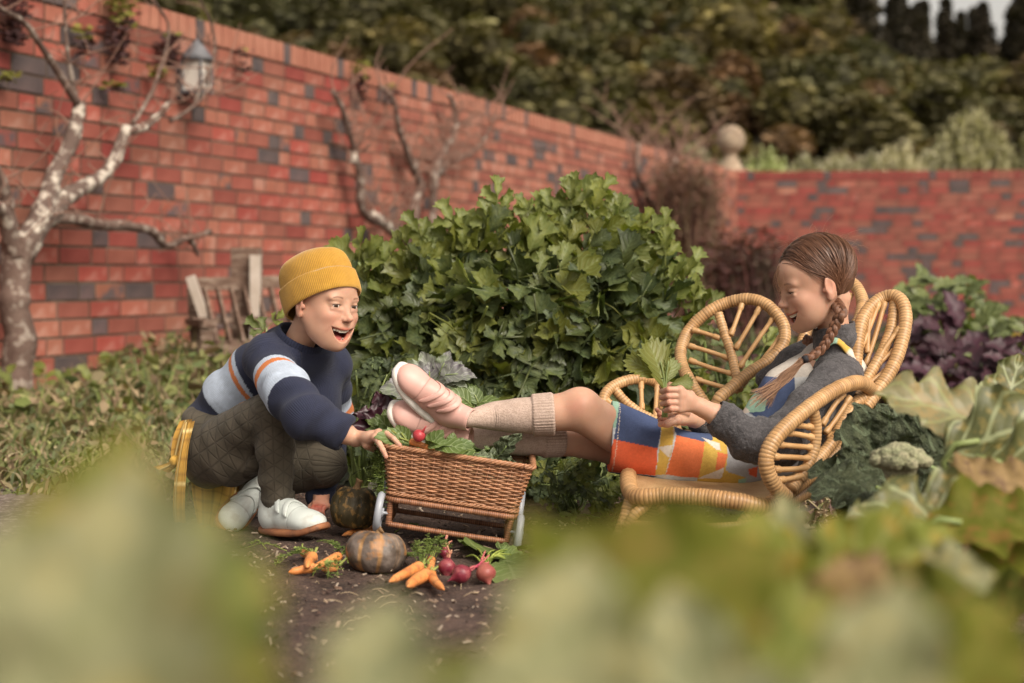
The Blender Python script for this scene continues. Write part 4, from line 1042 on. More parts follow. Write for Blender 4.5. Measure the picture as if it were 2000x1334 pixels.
# plants clinging to the wall
def wall_tuft(px, py, w_, h_, lab, green, n=260, hang=True):
    c = on_wall(px, py, .06); s = c[1] / FP; g = G()
    for i in range(n):
        a, b = rnd.gauss(0, .35), rnd.random(); p = c + WD3 * a * w_ * s * (1 - .5 * b) + A(0, 0, (.5 - b) * h_ * s) + WN * rnd.uniform(-.02, .06) * (1 - b * .5)
        sz = rnd.uniform(.010, .028); M = rotz(rnd.random() * 6.3) @ rotx(rnd.uniform(-1.5, 1.5)); k = rnd.uniform(.6, 1.4)
        gr = b < green + rnd.uniform(-.15, .15); c_ = A(.20, .19, .04) if gr else A(.065, .028, .028)
        g.add(np.array([(0, 0, 0), (sz, -sz * .4, 0), (sz * 1.9, 0, .004), (sz, sz * .4, 0)]) @ M.T + p, [(0, 1, 2, 3)], c_ * k)
    root = empty('wall_plant', c - A(0, 0, h_ * s * .5), lab, 'plant', 'plants clinging to the brick wall'); g.obj('foliage', colm, root)
WD3 = A(WD[0], WD[1], 0)
wall_tuft(228, 50, 62, 150, 'largest green and maroon plant hanging from the wall top, left of the lantern', .42, 520)
wall_tuft(22, 30, 60, 110, 'dark maroon plant hanging in the picture corner above the bare tree', .0, 420)
wall_tuft(325, 95, 42, 70, 'small dark plant clump on the bricks just beside the lantern', .05, 220)
wall_tuft(158, 80, 20, 60, 'thin tuft on the bricks between two larger hanging plants', .4, 90)
wall_tuft(298, 140, 18, 24, 'tiny yellow green tuft on the bricks below the lantern\'s left', .9, 60)
wall_tuft(700, 160, 34, 80, 'green topped plant hanging from the coping above the second tree', .35, 240)
wall_tuft(470, 118, 14, 50, 'narrow dark tuft on the wall right of the lantern', .0, 60)
wall_tuft(760, 180, 16, 30, 'small rusty tuft under the coping near the second tree', .3, 70)
wall_tuft(215, 170, 26, 20, 'small moss patch by the tree fork', .6, 50); wall_tuft(10, 150, 20, 20, 'yellow green moss tuft at the picture edge on the wall', .9, 50)
# ================================================================ LOVAGE
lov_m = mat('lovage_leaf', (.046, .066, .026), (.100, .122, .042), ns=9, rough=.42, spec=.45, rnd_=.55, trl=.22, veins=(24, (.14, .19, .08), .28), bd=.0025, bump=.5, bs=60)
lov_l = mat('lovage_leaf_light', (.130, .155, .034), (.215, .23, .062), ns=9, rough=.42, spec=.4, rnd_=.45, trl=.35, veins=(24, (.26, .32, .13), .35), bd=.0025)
stalk_m = mat('green_stalk', (.17, .23, .07), (.26, .31, .12), ns=12, rough=.5, rnd_=.3)
def leaflet(seed, W=.46, seg=12, depth=.55):
    rr = random.Random(seed); V = []; S = []; F = []; ph = rr.random() * 3; cl = rr.uniform(.15, .5); fo = rr.uniform(.1, .45); tw = rr.uniform(-.3, .3)
    for i in range(seg + 1):
        t = i / seg; w_ = W * ((t / .5) ** .9 if t < .5 else (1 - (t - .5) / .5) ** .62 if t < 1 else 0.0)
        big = 1 - depth * (0.5 + .5 * math.cos(t * 12.5 + ph)) * (t > .25)
        tip = (i % 2 == 0)
        for j in (-2, -1, 0, 1, 2):
            a = abs(j) / 2; e = w_ * a * (1 if a < 1 else big * (1.04 if tip else .78)); 
            if a == .5: e = w_ * .5 * (.5 + .5 * big)
            x = t + a * w_ * .55 + (.070 if a == 1 and tip else -.01 * a); y = math.copysign(e, j) if j else 0
            z = fo * e - cl * t * t * .8 + .03 * math.sin(t * 9 + j * 1.7 + ph) * a + tw * y
            V.append((x * .86, y, z)); S.append((t, j / 2, 0))
    for i in range(seg):
        for j in range(4): a = i * 5 + j; F.append((a, a + 1, a + 6, a + 5))
    return np.array(V), F, np.array(S)
def compound(seed, k=3):
    rr = random.Random(seed); V, F, S = [], [], []; n = 0
    parts_ = [(0, 1.05, 0.42)] + [(rr.uniform(38, 60), rr.uniform(.75, .95), .30), (-rr.uniform(38, 60), rr.uniform(.75, .95), .30)] + ([(rr.uniform(48, 72), .75, -.02), (-rr.uniform(48, 72), .75, -.02)] if k > 3 else [])
    for i, (a, s, x0) in enumerate(parts_):
        v, f, q = leaflet(seed * 7 + i); M = rotz(R(a)) @ rotx(rr.uniform(-.4, .4)) @ roty(rr.uniform(-.25, .25)); v = (v * s * .54) @ M.T + A(x0, 0, 0)
        V.append(v); F += [tuple(u + n for u in ff) for ff in f]; S.append(q); n += len(v)
    v, f = tube([(-.35, 0, -.12), (-.1, 0, -.02), (.42, 0, 0)], [.016, .013, .008], 5); V.append(v); F += [tuple(u + n for u in ff) for ff in f]; S.append(np.tile(A(0, .5, 0), (len(v), 1)))
    return np.vstack(V), F, np.vstack(S)
def proto_mesh(name, VFS, m):
    V, F, S = VFS; me = bpy.data.meshes.new(name); me.from_pydata(V.tolist(), [], F); me.materials.append(m)
    a = me.attributes.new('su', 'FLOAT_VECTOR', 'POINT'); a.data.foreach_set('vector', S.astype(np.float32).ravel()); me.polygons.foreach_set('use_smooth', np.ones(len(F), bool)); me.update(); return me
LV = [compound(i, 3 if i % 2 else 5) for i in range(10)]
LPM = [proto_mesh('lovage_leaf', v, lov_m) for v in LV]; LPL = [proto_mesh('lovage_leaf', v, lov_l) for v in LV]
def orient(xd, nd): return basis(xd, nd)
def lovage():
    c = A(*at(1010, 900, 4.15)); base = A(c[0] + .12, 4.05, 0); root = empty('lovage_plant', base, 'large bushy lovage plant with glossy toothed leaves between the two children', 'plant')
    tx = [655, 690, 740, 790, 840, 880, 910, 960, 1000, 1040, 1080, 1120, 1160, 1200, 1240, 1290, 1320, 1345, 1370]; ty = [624, 549, 569, 554, 534, 492, 484, 454, 484, 474, 489, 446, 439, 469, 506, 524, 579, 644, 714]
    items = []
    for i in range(560):
        px = rnd.uniform(690, 1300); top = np.interp(px, tx, ty); t = rnd.random() ** 1.15; inner = i > 370
        py = top + t * (905 - top) + (14 if inner else 8) - (rnd.random() ** 2 * 34 if t < .12 else 0); u = (px - 1012) / 365
        if inner and i % 3: py += 20
        dome = math.sqrt(max(0, 1 - u * u)); vtop = min(1, (py - top) / 160)
        Y = 4.34 - .40 * dome * (.35 + .65 * math.sin(min(1, vtop) * 1.57)) + (.16 if inner else 0) + rnd.uniform(-.05, .06)
        items.append((px, py, Y, u, (py - top) / 300, inner))
    for k, (px, py) in enumerate([(690, 492), (742, 512), (838, 480), (905, 440), (925, 452), (968, 402), (985, 440), (1040, 425), (1112, 400), (1150, 385), (1190, 410), (1212, 430), (1255, 460), (1290, 475), (1325, 530), (1350, 590), (780, 520), (870, 450), (1075, 440), (1225, 455), (700, 540), (660, 580)]):
        items.insert(0, (px, py + 30, 4.22 + .1 * rnd.random(), (px - 1012) / 365, 0.0, False))
    g = G(); n = 0
    for (px, py, Y, u, d, inner) in items:
        p = A(*at(px, py, Y)); up = max(0, 1 - d * 2.2)
        xd = A(u * .9 + rnd.gauss(0, .8), -.40 + rnd.gauss(0, .5), up * 1.6 - (1 - up) * .15 + rnd.gauss(0, .6)); nd = A(rnd.gauss(0, .6), -.65 + rnd.gauss(0, .45), .7 + rnd.gauss(0, .5))
        if inner: nd = A(rnd.gauss(0, .6), -.6, .6 + rnd.gauss(0, .5))
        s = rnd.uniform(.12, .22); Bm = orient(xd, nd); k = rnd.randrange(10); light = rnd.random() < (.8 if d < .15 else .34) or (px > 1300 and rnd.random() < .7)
        p = p - Bm[:, 0] * s * .45
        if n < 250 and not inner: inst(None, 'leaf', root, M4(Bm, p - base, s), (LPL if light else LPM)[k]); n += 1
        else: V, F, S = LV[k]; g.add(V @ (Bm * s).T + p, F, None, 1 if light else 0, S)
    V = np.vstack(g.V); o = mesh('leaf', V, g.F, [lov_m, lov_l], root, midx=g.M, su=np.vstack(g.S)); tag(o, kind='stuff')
    for (px, py) in [(700, 500), (745, 520), (840, 475), (905, 455), (968, 410), (1040, 420), (1085, 430), (1118, 395), (1150, 385), (1195, 405), (1240, 450), (1300, 470), (1330, 540), (1355, 600), (800, 500)]:
        a, b = A(*at(px + rnd.uniform(-20, 30), py + 110, 4.25)), A(*at(px, py + 12, 4.2)); V, F = tube(resample([a, (a + b) / 2 + A(rnd.uniform(-.02, .02), 0, 0), b], 9)[0], np.linspace(.0055, .003, 9), 6); mesh('stem', V, F, stalk_m, root)
        for q in range(3):
            Bm = orient(A(rnd.uniform(-.8, .8), rnd.uniform(-.5, .1), .9), A(rnd.uniform(-.5, .5), -1, .3)); s = rnd.uniform(.09, .13); inst(None, 'leaf', root, M4(Bm, b - base + A(0, 0, -.03 * q), s), LPL[rnd.randrange(10)])
    for i in range(46):
        px, py, Y, u, d, _ = items[rnd.randrange(len(items))]; e = A(*at(px, py, Y + .08)); b = base + A(rnd.gauss(.05, .05), rnd.uniform(-.06, .06), 0); m_ = b * .55 + e * .45 + A(rnd.gauss(.02, .03), -.02, .05)
        V, F = tube(resample([b, m_, e], 14)[0], np.linspace(.0085, .003, 14), 6); mesh('stem', V, F, stalk_m, root)
    for (x0, y0, x1, y1) in [(1150, 985, 1110, 880), (1160, 985, 1150, 870), (1170, 985, 1185, 870), (1178, 985, 1205, 875), (1150, 990, 1072, 915), (1165, 990, 1215, 900), (1185, 960, 1205, 1000), (1190, 950, 1235, 990), (1160, 975, 1090, 905), (1175, 980, 1165, 860)]:
        a, b = A(*at(x0, y0, 3.85)), A(*at(x1, y1, 3.88)); V, F = tube(resample([a, (a + b) / 2 + A(.0, 0, .02), b], 10)[0], np.linspace(.0085, .0065, 10), 8); mesh('stem', V, F, stalk_m, root)
lovage()
def leafy(name, lab, cat, base, items, meshes, group=None, stem=True, sm=None):
    """items: (tip point, leaf length, x dir, normal)"""
    base = np.array(base); root = empty(name, base, lab, cat, group)
    for (p, s, xd, nd) in items:
        Bm = orient(xd, nd); inst(None, 'leaf', root, M4(Bm, np.array(p) - base, s), rnd.choice(meshes))
        if stem: V, F = tube(resample([base + nr.normal(0, .008, 3), (base + p) / 2 + nr.normal(0, .012, 3), np.array(p)], 8)[0], np.linspace(.004, .0018, 8), 5); mesh('stem', V, F, sm or stalk_m, root)
    return root
def rdir(ux=0, uy=-.3, uz=.3, s=.6): return A(ux + rnd.gauss(0, s), uy + rnd.gauss(0, s * .7), uz + rnd.gauss(0, s * .7))
leafy('lovage_sprig', 'single pale lovage sprig standing between the bench and the beanie', 'plant', A(at(560, 800, 3.95).x, 3.95, 0), [(A(*at(532, 660, 3.9)), .085, (-.8, -.1, .65), (0, -1, .4)), (A(*at(520, 640, 3.9)), .07, (.75, 0, .65), (0, -1, .5)), (A(*at(500, 690, 3.9)), .05, (-.8, -.3, -.1), (0, -.6, 1))], LPL)
leafy('celery_plant', 'low bright green celery like plant by the cart\'s rear wheel', 'plant', A(*at(1110, 1010, 3.75)), [(A(*at(rnd.uniform(1045, 1150), rnd.uniform(890, 985), 3.6 + rnd.uniform(-.1, .15))), rnd.uniform(.05, .085), rdir(0, -.3, .3), rdir(0, -.8, .9, .3)) for i in range(26)], LPL + LPM)
leafy('celery_plant', 'low leaves sprouting under the girl\'s calves beside the pale stems', 'plant', A(*at(1185, 1010, 3.72)), [(A(*at(rnd.uniform(1140, 1240), rnd.uniform(935, 1010), 3.6 + rnd.uniform(-.1, .15))), rnd.uniform(.05, .08), rdir(0, -.3, .2), rdir(0, -.8, .9, .3)) for i in range(22)], LPL + LPM)
leafy('green_plant', 'loose green plant growing between the boy\'s chest and the cart', 'plant', A(*at(700, 960, 4.0)), [(A(*at(rnd.uniform(655, 770), rnd.uniform(690, 960), 3.95 + rnd.uniform(-.1, .2))), rnd.uniform(.05, .10), rdir(.2, -.3, .1), rdir(0, -.8, .8, .4)) for i in range(46)], LPL + LPM + LPM)
leafy('green_plant', 'shadowy green plant right of the cart under the lovage', 'plant', A(*at(1060, 980, 4.0)), [(A(*at(rnd.uniform(1030, 1160), rnd.uniform(870, 985), 3.92 + rnd.uniform(-.1, .2))), rnd.uniform(.06, .10), rdir(0, -.3, 0), rdir(0, -.8, .8, .4)) for i in range(40)], LPM)
leafy('green_plant', 'green leaves seen through the chair\'s far petals', 'plant', A(*at(1400, 900, 4.6)), [(A(*at(rnd.uniform(1290, 1560), rnd.uniform(690, 880), 4.5 + rnd.uniform(-.3, .3))), rnd.uniform(.07, .12), rdir(0, -.3, .4), rdir(0, -.8, .8, .4)) for i in range(90)], LPL + LPM)
# ---------------------------------------------------------------- ground cover along the wall and mid-distance beds
def cover(name, lab, n, area, sz, cols, blades=.4, hmax=.12, clump=3.0):
    g = G()
    for i in range(n):
        px = rnd.uniform(area[0], area[1]); Y = area[2] + (area[3] - area[2]) * rnd.random(); x = (px - CX) / FP * Y
        hh = hmax * max(0, .45 + .75 * mn.noise(Vector((x * clump, Y * clump, 2)))) * rnd.uniform(.2, 1.1); c_ = np.array(rnd.choice(cols)) * rnd.uniform(.65, 1.35)
        if Y > (-1.84 - .37 * 7.55) / ((px - CX) / FP - .37) - .05 and px < 1440: continue
        s = sz * rnd.uniform(.5, 1.4)
        if rnd.random() < blades:
            dx, dy = rnd.gauss(0, .5), rnd.gauss(0, .5); p = A(x, Y, 0); q = A(x + dx * s * 2, Y + dy * s * 2, hh + s); w_ = s * .07
            g.add([p + A(-w_, 0, 0), p + A(w_, 0, 0), (p + q) / 2 + A(w_, 0, s * .4), (p + q) / 2 + A(-w_, 0, s * .4), q], [(0, 1, 2, 3), (3, 2, 4)], c_)
        else:
            M = rotz(rnd.random() * 6.3) @ rotx(rnd.uniform(-1, 1)) @ roty(rnd.uniform(-.8, .5)); q = np.array([(0, 0, 0), (s * .35, -s * .32, .1 * s), (s, 0, 0), (s * .35, s * .32, .1 * s), (s * .8, -s * .2, .05 * s), (s * .8, s * .2, .05 * s)])
            g.add(q @ M.T + A(x, Y, hh), [(0, 1, 4), (0, 4, 2), (0, 2, 5), (0, 5, 3)], c_)
    o = g.obj(name, colm); tag(o, lab, None, None, 'stuff'); return o
GRN = [(.14, .17, .045), (.20, .21, .07), (.10, .13, .04), (.26, .26, .10), (.12, .14, .06), (.24, .19, .10)]
DRY = [(.30, .22, .13), (.22, .15, .09), (.17, .16, .06), (.12, .12, .05), (.33, .27, .16)]
cover('weeds', None, 4200, (-60, 480, 5.6, 8.2), .055, GRN + DRY[:2], .40, .34, 1.3)
cover('grass', None, 5200, (-60, 470, 3.9, 5.8), .042, GRN + DRY, .45, .08, 2.0)
cover('leaf_litter', None, 6000, (-60, 700, 4.4, 7.0), .04, DRY, .2, .03)
cover('undergrowth', None, 7000, (600, 1700, 4.7, 12), .09, [(.07, .085, .03), (.10, .11, .04), (.13, .06, .04), (.06, .03, .03)], .2, .25)
cover('bed_plants', None, 9000, (1560, 2080, 5.0, 12), .07, [(.06, .025, .03), (.09, .035, .04), (.11, .10, .03), (.17, .13, .05), (.05, .03, .03), (.08, .09, .03)], .15, .14)
cover('leaf_litter', None, 4000, (1500, 2080, 3.0, 5.4), .028, DRY + [(.2, .12, .1)], .1, .02)
def tallweed(px, top, lab):
    k = (px - CX) / FP; Y = (-1.84 - .37 * 7.55) / (k - .37) - .5; b = A(*at(px, 800, Y)); b[2] = 0
    leafy('weed_plant', lab, 'weed', b, [(A(*at(px + rnd.uniform(-26, 26), top + rnd.uniform(0, 90), Y + rnd.uniform(-.1, .1))), rnd.uniform(.05, .09), rdir(0, -.2, .4), rdir(0, -.6, 1, .3)) for i in range(12)], [WL_])
WL_ = proto_mesh('weed_leaf', leaf_mesh(1, .34, 8, .1, 0, .2, .3, 4, 0), lov_l)
tallweed(215, 700, 'leafy weed growing at the wall foot near the tree'); tallweed(290, 715, 'taller weed before the wall left of the bench'); tallweed(100, 715, 'weed beside the trunk of the bare tree'); tallweed(165, 740, 'short broad weed at the wall foot')
tallweed(20, 730, 'weed at the picture edge behind the bare tree trunk'); tallweed(130, 770, 'low weed in front of the bare tree'); tallweed(345, 760, 'weed behind the boy\'s back near the bench post')
# ---------------------------------------------------------------- chard, purple kale and others behind the chair
chard_m = mat('chard_leaf', (.075, .10, .030), (.15, .175, .06), ns=7, rough=.4, rnd_=.4, trl=.25, veins=(18, (.32, .36, .18), .5), bd=.004)
purp_m = mat('purple_leaf', (.028, .010, .016), (.060, .020, .030), ns=8, rough=.5, rnd_=.4, trl=.1, veins=(18, (.08, .03, .045), .3), bd=.003)
yel_m = mat('yellow_leaf', (.26, .22, .045), (.38, .27, .06), ns=8, rough=.5, rnd_=.4, trl=.3)
CHM = [proto_mesh('chard', leaf_mesh(1, .30, 14, .07, 2, .25, .45, i, .035, 3), chard_m) for i in range(4)]
PUM = [proto_mesh('purple', leaf_mesh(1, .30, 14, .12, 3, .25, .35, i, .05, 3), purp_m) for i in range(4)]
YEM = [proto_mesh('yellow', leaf_mesh(1, .30, 12, .1, 2, .25, .35, i, .04, 2), yel_m) for i in range(3)]
def clump(name, lab, px0, px1, py0, py1, Y, n, s, ms, cat='plant'):
    b = A(*at((px0 + px1) / 2, py1, Y)); b[2] = 0
    leafy(name, lab, cat, b, [(A(*at(rnd.uniform(px0, px1), py0 + (py1 - py0) * rnd.random(), Y + rnd.uniform(-.2, .2))), s * rnd.uniform(.7, 1.2), rdir((rnd.random() - .5), -.4, .5, .5), rdir(0, -.6, 1, .3)) for i in range(n)], ms)
clump('chard_plant', 'tall glossy green chard clump before the far wall behind the chair', 1765, 1915, 555, 660, 7.0, 60, .13, CHM)
clump('chard_plant', 'smaller green plant trailing down beside the tall chard clump', 1850, 1960, 640, 710, 6.8, 20, .14, CHM)
clump('purple_kale', 'dark purple kale just right of the chair back', 1760, 1880, 640, 720, 6.5, 26, .18, PUM)
clump('purple_kale', 'dark purple plant in front of the purple kale, lower down', 1720, 1850, 730, 790, 6.0, 22, .15, PUM)
clump('purple_kale', 'purple red leaves at the picture edge behind the big pale leaf', 1880, 2020, 700, 760, 6.2, 22, .15, PUM)
clump('yellow_plant', 'yellow leaved plant at the picture edge right of the chard', 1910, 2020, 650, 730, 6.4, 24, .11, YEM + CHM)
# ================================================================ KALE, BROCCOLI AND THE PLANTS BEFORE THE LENS
sav_m = mat('savoy_leaf', (.055, .070, .036), (.125, .145, .080), ns=16, rough=.45, trl=.08, bump=1.0, bs=48, bd=.010, veins=(15, (.20, .25, .15), .6), coord='Object', rnd_=.2)
cab_m = mat('cabbage_leaf', (.085, .092, .030), (.15, .15, .055), ns=7, rough=.45, trl=.25, veins=(14, (.34, .37, .20), .75), bd=.004, rnd_=.25, c3=(.36, .25, .07), ns3=9, a3=.5)
fg_m = mat('near_leaf', (.145, .170, .036), (.23, .245, .070), ns=6, spec=.04, rough=.5, trl=.35, rnd_=.35, c3=(.36, .22, .035), ns3=5, a3=.65, veins=(14, (.32, .34, .14), .4))
fp_m = mat('near_leaf_pale', (.19, .20, .095), (.27, .26, .165), ns=4, spec=.04, rough=.45, trl=.25, rnd_=.2, c3=(.46, .36, .08), ns3=4, a3=.5, veins=(10, (.38, .37, .22), .4))
fd_m = mat('near_leaf_dark', (.095, .108, .018), (.155, .155, .034), ns=6, spec=.04, rough=.5, trl=.25, rnd_=.3, c3=(.25, .14, .05), ns3=8, a3=.6)
brown_m = mat('withered_leaf', (.20, .13, .05), (.30, .20, .09), ns=9, rough=.8, trl=.2, c3=(.13, .07, .05), ns3=10, a3=.7)
def bigleaf(seed, W=.42, lob=3, ruf=.05, seg=26, across=5, crink=0.0, cl=.35, fold=.25, depth=.2):
    V, F, S = leaf_mesh(1, W, seg, .05, 0, fold, cl, seed, 0, across, .75); rr = random.Random(seed); p1 = rr.random() * 6; p2 = rr.random() * 6
    t, v = S[:, 0], S[:, 1]; a = np.abs(v); lo_ = 1 - depth * a ** 2 * (.5 + .5 * np.sin(t * lob * 6.28 + p1 + (v > 0) * 1.3)); V[:, 1] *= lo_
    V[:, 1] *= 1 + .05 * a ** 3 * np.sin(t * 47 + p1); V[:, 2] += ruf * a ** 2 * np.sin(t * 26 + p2 + (v > 0) * 2) + ruf * .6 * a * np.sin(t * 11 + p1)
    if crink: V[:, 2] += crink * (vn(V, 16, seed) + .7 * vn(V, 30, seed))
    return V, F, S
SAV = [bigleaf(i, .46, 2, .09, 48, 12, .055, .30, .25, .15) for i in range(3)]; SAVM = [proto_mesh('savoy', v, sav_m) for v in SAV]
CAB = [bigleaf(10 + i, .40, 2.5, .06, 30, 6, .012, .35, .2, .3) for i in range(4)]; CABM = [proto_mesh('cabbage', v, cab_m) for v in CAB]
cabl_m = mat('pale_cabbage_leaf', (.17, .17, .075), (.26, .23, .12), ns=7, rough=.45, trl=.25, veins=(12, (.33, .35, .15), .5), bd=.004, c3=(.40, .25, .09), ns3=9, a3=.4)
CABL = [proto_mesh('cabbage', bigleaf(15, .36, 3.5, .05, 40, 7, .010, .2, .2, .42), cabl_m)]
NEAR = {k: [proto_mesh('near', bigleaf(20 + i, .40, 2.2, .05, 28, 5, .01, .35, .25, .25), m) for i in range(4)] for k, m in (('g', fg_m), ('p', fp_m), ('d', fd_m), ('b', brown_m))}
def plant(name, lab, base_px, items, cat='plant', group=None, sr=.005, K=1.0):
    """items: (px, py, Y of the blade's middle, length, x dir, normal, mesh list)"""
    b = A(*at(base_px[0], base_px[1], base_px[2] * K)); b[2] = 0; root = empty(name, b, lab, cat, group)
    g = G()
    for (px, py, Y, s, xd, nd, ms) in items:
        Y *= K; s *= K
        Bm = orient(xd, nd); c = A(*at(px, py, Y)); p = c - Bm[:, 0] * s * .5; inst(None, 'leaf', root, M4(Bm, p - b, s), rnd.choice(ms))
        me = b * .5 + p * .5 + A(rnd.uniform(-.02, .02), 0, -.04); V, F = tube(resample([b, me, p, p + Bm[:, 0] * s * .3], 12)[0], np.linspace(sr * 1.4, sr * .6, 12), 6); mesh('stem', V, F, stalk_m, root)
plant('savoy_kale', 'dark crinkled savoy kale behind the broccoli head', (1800, 1100, 2.75), [
    (1722, 905, 2.55, .17, (-.35, -.2, .75), (-.2, -1, .35), SAVM), (1790, 880, 2.62, .17, (.1, 0, 1), (0, -1, .4), SAVM), (1660, 955, 2.5, .11, (-.7, -.2, .2), (-.2, -.8, .7), SAVM), (1675, 985, 2.48, .08, (-.4, -.3, -.5), (-.5, -.9, .2), SAVM),
    (1880, 870, 2.55, .15, (.4, 0, .8), (0, -1, .4), SAVM), (1905, 905, 2.4, .11, (.7, -.2, .4), (.2, -.9, .5), SAVM), (1840, 860, 2.7, .13, (.2, .1, 1), (0, -.9, .6), SAVM), (1755, 850, 2.7, .12, (-.3, .1, .9), (0, -.8, .7), SAVM), (1690, 870, 2.62, .10, (-.6, .1, .6), (0, -.8, .7), SAVM), (1640, 930, 2.55, .09, (-.8, 0, .4), (0, -.8, .7), SAVM), (1815, 835, 2.6, .10, (.4, .1, .9), (0, -.8, .7), SAVM), (1860, 930, 2.3, .10, (.5, -.2, -.2), (0, -.8, .7), SAVM), (1700, 950, 2.35, .11, (-.3, -.4, .1), (0, -.7, .8), SAVM)], sr=.007, K=1.15)
def broccoli():
    q_ = 1.27; c = A(*at(1757, 905, 2.6)); s = 2.6 / FP; root = empty('broccoli', A(c[0], c[1], 0), 'grey green broccoli head in front of the savoy kale', 'broccoli')
    v = Vol(c - A(.065, .06, .06), c + A(.065, .06, .05), .0016)
    for i in range(30):
        a = i * 2.4; q = ((i + .5) / 30) ** .5; p = c + A(q * .043 * math.cos(a), q * .038 * math.sin(a), .020 * (1 - q * q) + rnd.uniform(-.003, .004)); v.add(ell(p, (.0125, .0125, .0108)), .0012)
    v.add(cone(c - A(0, 0, .045), c, .012, .032), .006); V, F = v.mesh(0); N = vnorm(V, F); V = V + N * (.0016 * vn(V, 330) + .0010 * vn(V, 700))[:, None]; C = np.ones((len(V), 3)) * (1 + .45 * vn(V, 400))[:, None]
    mesh('head', V, F, mat('broccoli_buds', (.22, .23, .13), (.30, .28, .18), ns=60, rough=.9, attr=True), root, col=C)
    V, F = tube(resample([A(c[0] + .01, c[1], 0), A(c[0] + .012, c[1], .12), c - A(0, 0, .02)], 14)[0], np.linspace(.016, .011, 14), 10); mesh('stalk', V, F, stalk_m, root)
broccoli()
plant('cabbage_plant', 'big pale lobed cabbage leaves rising at the picture edge above the kale', (1960, 1250, 2.4), [
    (1850, 795, 2.40, .20, (-.90, -.15, .42), (.1, -.80, .70), CABL), (1960, 835, 2.30, .19, (.55, -.2, .35), (0, -.8, .7), CABM), (1975, 765, 2.6, .13, (.3, 0, .9), (0, -.9, .5), CABM),
    (1945, 930, 2.35, .14, (.3, -.4, -.6), (0, -1, .3), CABM), (1995, 900, 2.2, .15, (.4, -.4, .1), (.1, -.9, .5), CABM)], sr=.007)
plant('cabbage_plant', 'yellowing cabbage with withered leaves below the kale', (1850, 1334, 1.55), [
    (1800, 1000, 1.6, .13, (-.6, -.3, .3), (0, -.6, .9), CABM), (1860, 985, 1.62, .12, (.7, -.2, .3), (0, -.7, .8), CABM), (1890, 1090, 1.6, .08, (.3, -.3, -.7), (0, -1, .4), NEAR['b']), (1880, 1140, 1.55, .10, (-.6, -.4, -.2), (0, -.6, .9), NEAR['b']),
    (1930, 1010, 1.5, .12, (.8, -.2, .2), (0, -.7, .8), NEAR['d']), (1780, 1040, 1.5, .10, (-.5, -.5, .2), (0, -.6, .9), NEAR['d']), (1960, 960, 1.6, .10, (.6, 0, .4), (0, -.8, .6), NEAR['b']), (1900, 930, 1.65, .07, (.6, -.2, .3), (0, -.8, .7), NEAR['b']),
    (1985, 1100, 1.5, .13, (.5, -.3, .2), (0, -.7, .8), NEAR['d']), (1950, 1180, 1.4, .12, (.2, -.5, .4), (0, -.7, .8), NEAR['d']), (1840, 1180, 1.4, .10, (-.5, -.4, .1), (0, -.7, .8), NEAR['d'])], K=1.28)
plant('cabbage_plant', 'sunlit yellow green cabbage leaves blurred below the chair legs', (1560, 1500, 1.15), [
    (1540, 1040, 1.25, .055, (-.06, 0, 1), (0, -1, .2), NEAR['p']), (1665, 1140, 1.2, .13, (.45, -.2, .8), (0, -.9, .5), NEAR['g']), (1585, 1225, 1.15, .12, (-.15, -.3, .9), (0, -.9, .5), NEAR['g']),
    (1745, 1100, 1.35, .11, (.6, -.1, .6), (0, -.8, .7), NEAR['g']), (1720, 1190, 1.15, .12, (.5, -.4, .35), (0, -.8, .7), NEAR['d']), (1450, 1280, 1.1, .11, (-.3, -.3, .8), (0, -.9, .5), NEAR['g']),
    (1800, 1130, 1.3, .10, (.6, -.3, .3), (0, -.8, .7), NEAR['p']), (1620, 1250, 1.05, .11, (.2, -.3, .6), (0, -.9, .6), NEAR['b'])])
def wide(name, lab, base, items): plant(name, lab, base, items, 'plant', None, .0035)
wide('near_plant', 'tallest blurred leaf close to the lens before the crouching child', (230, 1900, .46), [
    (205, 1290, .42, .100, (-.05, 0, 1), (-.1, -1, .25), NEAR['p']), (200, 1080, .55, .080, (.05, 0, 1), (.0, -1, .2), NEAR['d']), (365, 1300, .47, .085, (.08, 0, .98), (.1, -1, .3), NEAR['g']), (30, 1300, .46, .08, (-.2, 0, .95), (0, -1, .3), NEAR['p'])])
wide('near_plant', 'pale blurred leaf tip rising below the grey pumpkin', (740, 1700, .52), [
    (735, 1390, .50, .066, (.05, 0, 1), (0, -1, .3), NEAR['p']), (860, 1420, .54, .055, (.4, 0, .8), (0, -1, .3), NEAR['g'])])
wide('near_plant', 'broad blurred olive leaf close to the lens beneath the chair', (1180, 1700, .60), [
    (1230, 1205, .66, .140, (.78, .05, .55), (-.25, -1, .45), NEAR['d']), (1090, 1330, .52, .080, (.2, 0, .95), (0, -1, .3), NEAR['p']), (1430, 1195, .85, .11, (.3, 0, .9), (0, -1, .4), NEAR['g'])])
wide('near_plant', 'pale blurred leaves filling the corner below the cabbages', (1650, 1700, .66), [
    (1370, 1380, .62, .085, (-.2, 0, 1), (0, -1, .3), NEAR['p']), (1540, 1370, .66, .090, (.3, 0, .8), (0, -1, .3), NEAR['g']), (1710, 1390, .60, .090, (.2, -.1, .8), (0, -1, .5), NEAR['p']), (1880, 1380, .70, .095, (.4, 0, .8), (0, -1, .4), NEAR['d'])])
